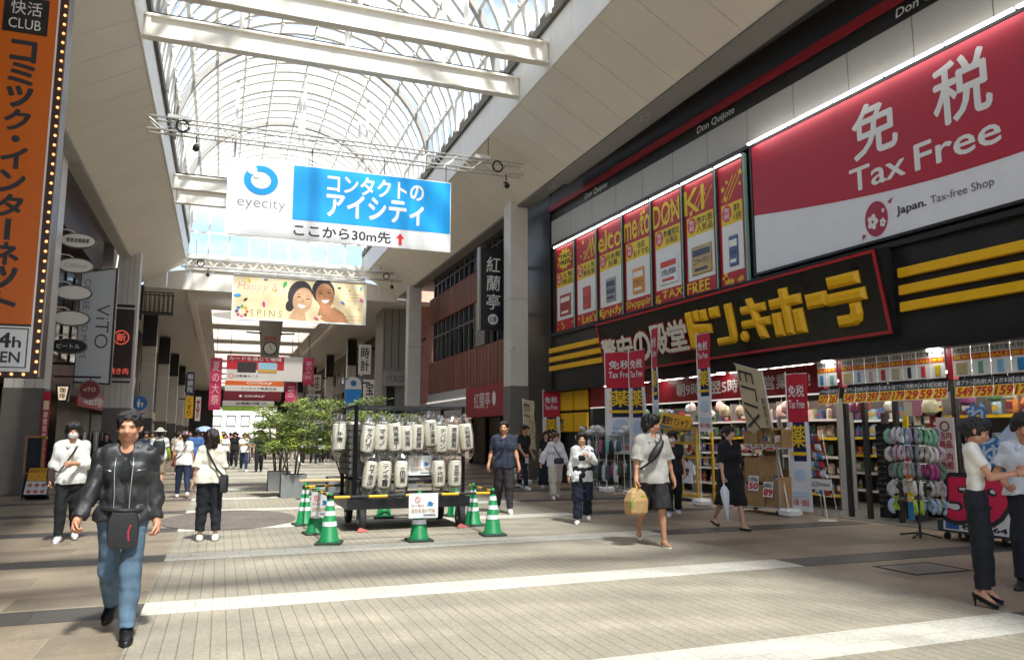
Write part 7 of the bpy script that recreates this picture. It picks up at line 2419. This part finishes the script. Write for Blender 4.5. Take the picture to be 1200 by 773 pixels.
# masked man
p_ = person((-2.11, 13.45, 0), R(186), 'masked man in a white shirt and black trousers with a brown bag, at the left', H=1.73, vox=.0105, seed=5, skin_c='c48f70', legs=((8, 4, 1), (-8, 16, 1)), arms=((-2, 10, 28), (8, 6, 92, 40)),
            hair='fringe', top='shirt', top_c='dedcd4', collar=True, mask=True, glasses=True, sleeve=1.25, bottom='trousers', bot_c='131316', shoe_c='c9c9cc', loose=1.4)
crossbag(p_, 'dark brown shoulder bag of the masked man', 1, .95, (.3, .1, .26), M('bag_brown', '3a2420', .5, var=.2), rad=.25)
# woman with the black bag, from behind
p_ = person((-.12, 12.7, 0), R(-2), 'woman seen from behind in a cream lace top and cropped black trousers', H=1.64, female=True, vox=.0105, seed=6, skin_c='c89a7c', legs=((3, 8, 2), (4, 4, 2)), arms=((4, 8, 6), (-4, 12, 10)), hair='bob', hair_c='231510',
            top='blouse', top_c='e0d8c6', sleeve=.95, loose=1.7, bottom='trousers', bot_c='14161f', bot_len=.93, shoe_c='d8d2c8', sole_c='d8d2c8', shoes='shoe', top_len=.9)
crossbag(p_, 'slouchy black shoulder bag of the woman in the cream lace top', 1, .88, (.34, .13, .28), blk_c, y0=-.06, rad=.2, fr_y=.15, w=.018)
# polo man
p_ = person((5.46, 15.02, 0), R(162), 'stout man in a navy polo shirt and dark trousers walking right of the cones', H=1.82, vox=.0105, seed=7, skin_c='bd8666', stout=1.12, legs=((-10, 16, 2), (10, 5, 2)), arms=((-8, 14, 30), (6, 12, 14)), hair='short', top='polo', top_c='262b3b',
            collar=True, sleeve=.75, loose=1.3, bottom='trousers', bot_c='2b2429', shoe_c='d8cfc2', head=(-8, 0))
crossbag(p_, 'small dark sling bag on the stout man in the navy polo shirt', 1, 1.0, (.16, .06, .16), blk_c, rad=.2, fr_y=.165, w=.01)
# black tee man with paper
p_ = person((8.33, 21.2, 0), R(205), 'man in a black T-shirt holding a leaflet beside the slim trinket stand', H=1.84, vox=.013, seed=8, skin_c='b98464', legs=((18, 8, 2), (-16, 12, 2)), arms=((8, 8, 40), (0, 8, 30)), hair='short', top='tee', top_c='131315', bottom='jeans', bot_c='1d2533', shoe_c='d8d8da', head=(12, -12))
mb = MB()
wr = p_[1]['arm', 0][2]
for a, b in (((0, .05, -.12), (.14, .09, .02)),):
    q = wr + np.array([-.05, .05, -.02])
    mb.loft([[q + np.array([x, y, z]) for x, y in ((-.08, -.002), (.08, .03), (.08, .033), (-.08, .001))] for z in (-.22, .02)])
finish(mb, p_, 'leaflet', pinkw, 'pale leaflet in the hand of the man in the black T-shirt', 'leaflet', False)
person((9.22, 21.63, 0), R(160), 'woman with long hair in a black top and long navy skirt before the racks', H=1.64, female=True, vox=.013, seed=9, skin_c='c99a7e', legs=((6, 2, 1), (-6, 8, 1)), arms=((0, 6, 8), (0, 6, 8)), hair='long', hair_c='1d1310', top='tee', top_c='17171a', bottom='skirt', bot_c='16202f', shoe_c='cfcfd0', sleeve=.7)
# white sweatshirt
p_ = person((7.87, 17.88, 0), R(172), 'person with light brown hair in a white sweatshirt and cream trousers', H=1.62, female=True, vox=.012, seed=10, skin_c='d2a588', legs=((16, 5, 2), (-18, 10, 2)), arms=((-18, 24, 14), (6, 14, 20)), hair='fringe', hair_c='5a3a22', top='sweat', top_c='d2d1d4', sleeve=1.95, loose=2.2,
            bottom='trousers', bot_c='c9bfae', flare=.02, shoe_c='e0ddd8', head=(20, 0))
crossbag(p_, 'black cross body bag over the white sweatshirt', -1, 1.0, (.1, .24, .15), blk_c, y0=.16, rad=.06, fr_y=.165, w=.013)
# white jacket
p_ = person((6.18, 12.83, 0), R(155), 'dark haired woman in an open white cardigan, black top and navy track pants', H=1.6, female=True, vox=.0105, seed=11, skin_c='d0a182', legs=((12, 6, 1), (-14, 20, 1)), arms=((-6, 12, 10), (36, 18, 96, 30)), hair='bob', hair_c='15100e', top='tee', top_c='1d1b1c',
            jacket=(.8, 0, .05), jacket_c='e2e1de', bottom='trousers', bot_c='151b2c', flare=.03, loose=1.4, shoe_c='e4e1dc')
crossbag(p_, 'black handbag under the arm of the woman in the white cardigan', -1, .98, (.3, .11, .24), blk_c, rad=.27, strap=False)
# grey polo man with shorts
p_ = person((5.93, 9.96, 0), R(166), 'tall man in an oversized grey polo shirt, black shorts and flip flops', H=1.84, vox=.0085, seed=12, skin_c='c08a6a', legs=((-17, 24, 1), (13, 6, 1)), arms=((2, 9, 14), (-6, 14, 12)), head=(58, 2), hair='fringe', top='polo', top_c='a9a49c', loose=2.3,
            sleeve=.92, collar=True, bottom='shorts', bot_c='242224', flare=.035, shoes='flipflop', shoe_c='efe9de', curl=(55, 30), top_len=.84, fold=.009)
mb = MB()
up = p_[5]
path = [up([-.125, .03, 1.485]), up([-.1, .12, 1.42]), up([-.02, .19, 1.27]), up([.1, .2, 1.11]), up([.185, .12, 1.03]), up([.23, -.03, 1.02]), up([.12, -.18, 1.12]), up([-.02, -.18, 1.3]), up([-.11, -.1, 1.45]), up([-.125, .03, 1.485])]
mb.tube(path, .015, 6)
d = path[2] - path[1]
for i in range(1):
    A = [up([-.1, .15, 1.4]), up([-.06, .185, 1.34]), up([-.01, .205, 1.27]), up([.05, .21, 1.19]), up([.1, .205, 1.12])]
    mb.tube(A, [.03, .052, .06, .055, .03], 10)
finish(mb, p_, 'sling_bag', blk_c, 'black sling bag worn across the chest of the man in the grey polo shirt', 'bag')
hand = p_[1]['hand', 0]
hp = hand[0] + hand[1] * .09
mb = MB()
def bagring(z, k_, t):
    return [hp + np.array([y * .125 * k_ - x * .03 * t, x * .045 * t + y * .05 * k_, z]) for x, y in ((-1, -1), (1, -1), (1.3, -.5), (1.3, .5), (1, 1), (-1, 1), (-1.3, .5), (-1.3, -.5))]
mb.loft([bagring(-.38, .85, .9), bagring(-.35, 1, 1.1), bagring(-.2, 1.05, 1.2), bagring(-.09, .8, .8), bagring(-.03, .3, .4)])
mb.m = 1
bf_ = Fr(hp + np.array([0, .062, -.23]), (-1, -.38, 0))
mb.ring((-.03, .0), .055, .08, 0, .012, bf_, 18).ring((-.03, .0), .02, .035, 0, .012, bf_, 14).box(.05, .1, -.13, .1, -.012, .012, bf_)
mb.m = 2
mb.box(.1, .135, -.13, .1, -.02, .01, bf_)
mb.m = 2
mb.tube([hp + np.array([0, -.05, -.06]), hp + np.array([0, -.03, .0]), hp + np.array([0, .03, .0]), hp + np.array([0, .05, -.06])], .012, 6)
finish(mb, p_, 'shopping_bag', [M('bag_paper', 'b08d5c', .6, var=.15), M('bag_green', '6f9a2e', .5), M('bag_gold', 'c99a1e', .5)], 'tan and green shopping bag carried by the man in the grey polo shirt', 'shopping bag', False)
# person half hidden behind him
person((8.45, 13.4, 0), R(150), 'person in a black outfit half hidden behind the man in the grey polo shirt', H=1.62, vox=.012, seed=13, skin_c='c39072', legs=((12, 5, 1), (-10, 15, 1)), arms=((4, 8, 14), (-4, 8, 14)), hair='fringe', top='tee', top_c='18181a', bottom='trousers', bot_c='101012', shoe_c='c8c8c8', mask=True, flare=.02)
# woman in black dress with folded umbrella
p_ = person((8.16, 11.15, 0), R(182), 'woman in a loose black dress and flat shoes carrying a folded white umbrella', H=1.7, female=True, vox=.0095, seed=14, skin_c='c99a80', stout=1.08, legs=((-15, 20, 1), (14, 5, 1)), arms=((4, 9, 16), (-6, 9, 12)), hair='tied', hair_c='1a120f', top='dress', top_c='0f1014', top_len=.42,
            sleeve=.95, loose=2.0, bottom='none', shoes='flat', shoe_c='15201c', vneck=.08, collar=True, head=(14, 4), curl=(70, 40))
hand = p_[1]['hand', 0]
hp = hand[0] + hand[1] * .085
dn = np.array([.03, .16, -1.0])
dn /= np.linalg.norm(dn)
mb = MB()
mb.m = 0
rings = []
for t, r0 in ((.06, .014), (.1, .05), (.16, .075), (.3, .062), (.45, .04), (.6, .016), (.66, .006)):
    c = hp + dn * t
    rings.append([c + np.array([math.cos(a), math.sin(a), 0]) * (r0 * (1 if k_ % 2 else .72)) for k_, a in enumerate(np.arange(0, 6.2, 6.2832 / 12))])
mb.loft(rings)
mb.m = 1
mb.tube([hp - dn * .07, hp + dn * .08], .011, 8)
finish(mb, p_, 'umbrella', [M('umbrella_white', (.66, .67, .74), .45), m_wht], 'folded white umbrella hanging from the hand of the woman in the black dress', 'umbrella', 25)
# couple at the right edge
p_ = person((6.81, 5.47, 0), R(216), 'woman in a white T-shirt, black trousers and high heels looking at a phone', H=1.66, female=True, vox=.0085, seed=15, skin_c='c48e70', legs=((2, 4, 2), (4, 3, 2)), arms=((30, 4, 72, 14), (26, 4, 78, 14)), head=(0, -20), hair='bun', hair_c='1b1411', top='tee', top_c='e4e0d8',
            tuck=True, top_len=1.0, sleeve=.55, bottom='trousers', bot_c='12151f', flare=.008, loose=1.2, shoes='heels', heel=.065, shoe_c='0b0b0c', curl=(45, 45), fold=.006)
hand = p_[1]['hand', 0]
h2 = p_[1]['hand', 1]
c = (hand[0] + hand[1] * .1 + h2[0] + h2[1] * .1) / 2
mb = MB()
mb.loft([[c + np.array([x, .01 + y + z * .4, z]) for x, y in ((-.036, -.004), (.036, -.004), (.036, .004), (-.036, .004))] for z in (-.06, .08)])
finish(mb, p_, 'mobile_phone', m_blk, 'dark mobile phone held by the woman in the white T-shirt', 'phone', False)
mb = MB()
for k_, t in ((0, .0),):
    wv = p_[1]['arm', 0]
    q = wv[2] - (wv[2] - wv[1]) * .08
    d = (wv[2] - wv[1]) / np.linalg.norm(wv[2] - wv[1])
    o1 = np.cross(d, [0, 0, 1.])
    o1 /= np.linalg.norm(o1)
    o2 = np.cross(d, o1)
    mb.tube([q + o1 * .031 * math.cos(a) + o2 * .031 * math.sin(a) for a in np.arange(0, 6.6, .5)], .004, 5)
finish(mb, p_, 'bracelet', M('brass', 'a08548', .35, .8), 'thin bracelet on the wrist of the woman in the white T-shirt', 'bracelet')
p_ = person((7.97, 5.78, 0), R(116), 'man in a white polo shirt and dark trousers standing beside the woman with a phone', H=1.77, vox=.0085, seed=16, skin_c='bf8868', legs=((3, 4, 3), (-3, 4, 3)), arms=((-6, 22, 82, 30), (22, 8, 86, 34)), head=(6, -14), hair='fringe', hair_c='14100e', top='polo', top_c='cfd6de', collar=True,
            sleeve=.7, loose=1.5, bottom='trousers', bot_c='171a24', shoe_c='2a2422', sole_c='1a1a1a', curl=(50, 50), top_len=.93)
# pair walking away on the left
p_ = person((-.85, 21.4, 0), R(4), 'woman seen from behind in a pink cap, white T-shirt and dark jeans', H=1.64, female=True, vox=.014, seed=17, skin_c='c99474', stout=1.05, legs=((-10, 22, 2), (12, 5, 2)), arms=((2, 10, 10), (6, 16, 16)), hair='tied', hat='cap', hat_c='d79aa8', top='tee', top_c='e3dfda', bottom='jeans', bot_c='1f2a44', shoe_c='d8bcae', sleeve=.6)
crossbag(p_, 'brown shoulder bag of the woman in the pink cap', -1, .92, (.2, .08, .18), M('bag_tan', '7a3f2c', .5, var=.15), rad=.22)
p_ = person((-1.62, 24.2, 0), R(0), 'walker seen from behind in a pale sun hat and white T-shirt with a lime sleeve', H=1.72, vox=.015, seed=18, skin_c='c48f70', legs=((-8, 16, 2), (10, 4, 2)), arms=((4, 12, 30), (-4, 10, 14)), hair='short', hat='bucket', hat_c='cfc8b8', top='tee', top_c='dfdcd6', bottom='shorts', bot_c='8a7a68', bot_len=1.0, flare=.02, shoe_c='c9c0b4', sleeve=.6)
mb = MB()
up = p_[5]
mb.loft([[up([x * .16 * k_, -.2 + y * .08 * k_, z]) for x, y in ((-1, -.7), (-.7, -1), (.7, -1), (1, -.7), (1, 1), (-1, 1))] for z, k_ in ((1.0, .85), (1.05, 1), (1.3, 1), (1.4, .75))])
for s in (-1, 1):
    mb.tube([up([s * .1, -.14, 1.38]), up([s * .1, 0, 1.475]), up([s * .11, .13, 1.3]), up([s * .14, .05, 1.05]), up([s * .13, -.13, 1.04])], .018, 6)
finish(mb, p_, 'backpack', blk_c, 'black backpack on the walker in the pale sun hat', 'backpack')
mb = MB()
sh, el, wr_, fw, sx = p_[1]['arm', 0]
mb.tube([sh + (el - sh) * .62, el, el + (wr_ - el) * .5, wr_], [.052, .048, .045, .036], 10)
finish(mb, p_, 'arm_cover', cloth('b5d43a'), 'lime green arm cover on the walker in the pale sun hat', 'arm cover')
# farther pedestrians
tops_c = {'white': 'dedcd6', 'black': '18181b', 'navy': '1f2840', 'pale purple': 'b0a2b8', 'blue': '3f5f96', 'grey': '85858a', 'yellow': 'd8c020', 'dark green': '25402f', 'beige': 'b8a88c', 'pink': 'c98a98', 'red brown': '6a342c'}
far = [(.97, 35.4, 178, 'white', 'jeans', '26344f', 'man in a white T-shirt and jeans looking at his phone on the far paving', 1.62, 0), (1.55, 34.4, 184, 'dark green', 'trousers', '17171a', 'man in a dark green shirt and black trousers walking beside the man with the phone', 1.7, 0),
       (3.55, 40.6, 20, 'yellow', 'trousers', 'cfc8bc', 'walker in a bright yellow jacket and cream trousers under the trees', 1.66, 0), (3.95, 41.2, 15, 'white', 'trousers', '2a2622', 'walker in a white shirt just beside the yellow jacket', 1.64, 0),
       (4.7, 42.8, 185, 'navy', 'jeans', '1a2030', 'walker in a navy shirt right of the yellow jacket, under the trees', 1.6, 0), (5.1, 42.6, 182, 'white', 'trousers', '1c1c20', 'walker in a white shirt and black trousers farthest right under the trees', 1.6, 1),
       (-3.0, 31.5, 176, 'pale purple', 'trousers', '3a3640', 'walker in a pale purple top near the left pillars', 1.56, 1), (.2, 38.3, 182, 'white', 'skirt', '20242f', 'woman in a white top and dark skirt behind the man with the phone', 1.58, 1), (.62, 38.9, 178, 'black', 'trousers', '141417', 'walker all in black behind the man with the phone', 1.66, 0),
       (-.75, 27.5, 2, 'blue', 'jeans', '232c44', 'walker in a blue shirt going away just beyond the pink cap', 1.72, 0), (-.15, 29.2, 176, 'beige', 'trousers', '2a2a30', 'walker in a beige top partly hidden by the woman in the cream lace top', 1.68, 1),
       (-3.5, 28.5, 170, 'black', 'trousers', '222228', 'walker in black close to the ribbed pillar behind the leather jacket', 1.62, 1), (-2.4, 36, 4, 'grey', 'jeans', '2a3348', 'walker in a grey top going away along the left shops', 1.7, 0), (-1.4, 41, 176, 'navy', 'trousers', '1c1c22', 'walker in navy in the middle distance on the left paving', 1.68, 0),
       (-.4, 46, 178, 'red brown', 'trousers', '202024', 'walker in a red brown top far down the paving', 1.66, 1), (1.9, 49, 2, 'white', 'trousers', '25252a', 'walker in a white top going away far down the middle', 1.7, 0), (2.6, 52, 180, 'black', 'trousers', '1a1a1e', 'walker in black far down the middle', 1.66, 1),
       (-2.8, 44, 180, 'white', 'skirt', '3a2f3a', 'woman in a white top far along the left shops', 1.58, 1), (5.9, 47, 178, 'black', 'trousers', '18181c', 'walker in black beyond the trees on the right', 1.7, 0), (6.6, 49, 184, 'grey', 'trousers', '202026', 'walker in grey beyond the trees on the right', 1.66, 1),
       (7.2, 46, 176, 'pink', 'skirt', '2b2b33', 'woman in a pink top beyond the trees near the right shops', 1.58, 1), (.3, 60, 180, 'navy', 'trousers', '1b1b20', 'distant walker in navy near the red and white banner', 1.7, 0), (1.2, 63, 178, 'beige', 'trousers', '33302c', 'distant walker in beige near the red and white banner', 1.64, 1),
       (-1.2, 58, 180, 'black', 'trousers', '1a1a1d', 'distant walker in black left of the red and white banner', 1.68, 0), (3.2, 66, 2, 'white', 'jeans', '26304a', 'distant walker in white below the clock', 1.7, 0), (2.2, 70, 180, 'grey', 'trousers', '25252a', 'distant walker in grey below the clock', 1.66, 1)]
spots = [(-3.6, 34), (-2.9, 38.5), (-2.2, 47), (-1.9, 52), (-.9, 50), (-.2, 55), (.5, 47), (1.4, 55), (-3.3, 50), (-2.6, 61), (.9, 72), (2.9, 60), (3.6, 56), (4.4, 52), (6.2, 53), (7.0, 57), (7.9, 50), (5.2, 60), (8.4, 42), (-1.5, 33.5), (-2.5, 30.5), (-3.3, 42), (-.3, 34.5), (.1, 42.5), (-1.9, 39), (-2.6, 54), (1.3, 44), (-1.1, 45), (.8, 52), (-3.8, 37)]
cn = list(tops_c)
for i, (x, y) in enumerate(spots):
    t_ = cn[(i * 5 + 1) % len(cn)]
    bt_ = ['trousers', 'jeans', 'skirt', 'trousers'][i % 4]
    far.append((x, y, (i * 67) % 30 + (175 if i % 3 else -12), t_, bt_, ['1b1b20', '26304a', '2c2a30', '8a8070', '3a3a40'][i % 5], 'passer-by in a %s top and %s %s, %s' % (t_, ['dark', 'blue', 'dark', 'khaki', 'grey'][i % 5], bt_, 'left of the clock' if x < 0 else ('below the clock' if x < 3 else 'right of the clock')) + ['', ', nearer', ', farther'][i % 3], 1.58 + .15 * ((i * 3) % 7) / 7, int(bt_ == 'skirt')))
for i, (x, y, a, tc_, bt, bc_, lb_, H_, fem) in enumerate(far):
    r_ = random.Random(i)
    s = r_.uniform(8, 17)
    person((x, y, 0), R(a), lb_, H=H_, female=bool(fem), vox=.021 if y < 45 else .026, seed=20 + i, skin_c='c08c6e', legs=((s, 6, 2), (-s, s * 1.1, 2)) if i % 2 else ((-s, s * 1.1, 2), (s, 6, 2)),
           arms=((30, 6, 80, 30), (28, 6, 84, 30)) if i == 0 else ((r_.uniform(-14, 14), 9, 14), (r_.uniform(-14, 14), 9, 14)), hair=['short', 'bob', 'fringe', 'long'][i % 4 if fem else (0 if i % 2 else 2)],
           top='tee', top_c=tops_c[tc_], sleeve=1.9 if tc_ == 'yellow' else .65, loose=1.5, bottom=bt, bot_c=bc_, shoe_c=['d8d8d8', '1a1a1a', '8a8078'][i % 3])
# blue parasol far along the left
um = thing('parasol', 'pale blue parasol held up far down the street on the left', 'parasol', (-.75, 40, 1.5))
MB().lathe([(.48, 1.72), (.38, 1.84), (.2, 1.93), (0, 1.97)], (-.75, 40, 0), 8).build('canopy', M('parasol_blue', (.32, .42, .72), .6), um)
MB().tube([(-.75, 40, 1.1), (-.75, 40, 2.0)], .012, 6).build('shaft', m_blk, um)
person((-.7, 40.2, 0), R(180), 'walker in white under the pale blue parasol', H=1.56, female=True, vox=.022, seed=60, skin_c='c08c6e', legs=((9, 5, 2), (-9, 12, 2)), arms=((20, 6, 110, 10), (0, 8, 10)), hair='bob', top='tee', top_c='dedcd6', bottom='skirt', bot_c='5a5a66')
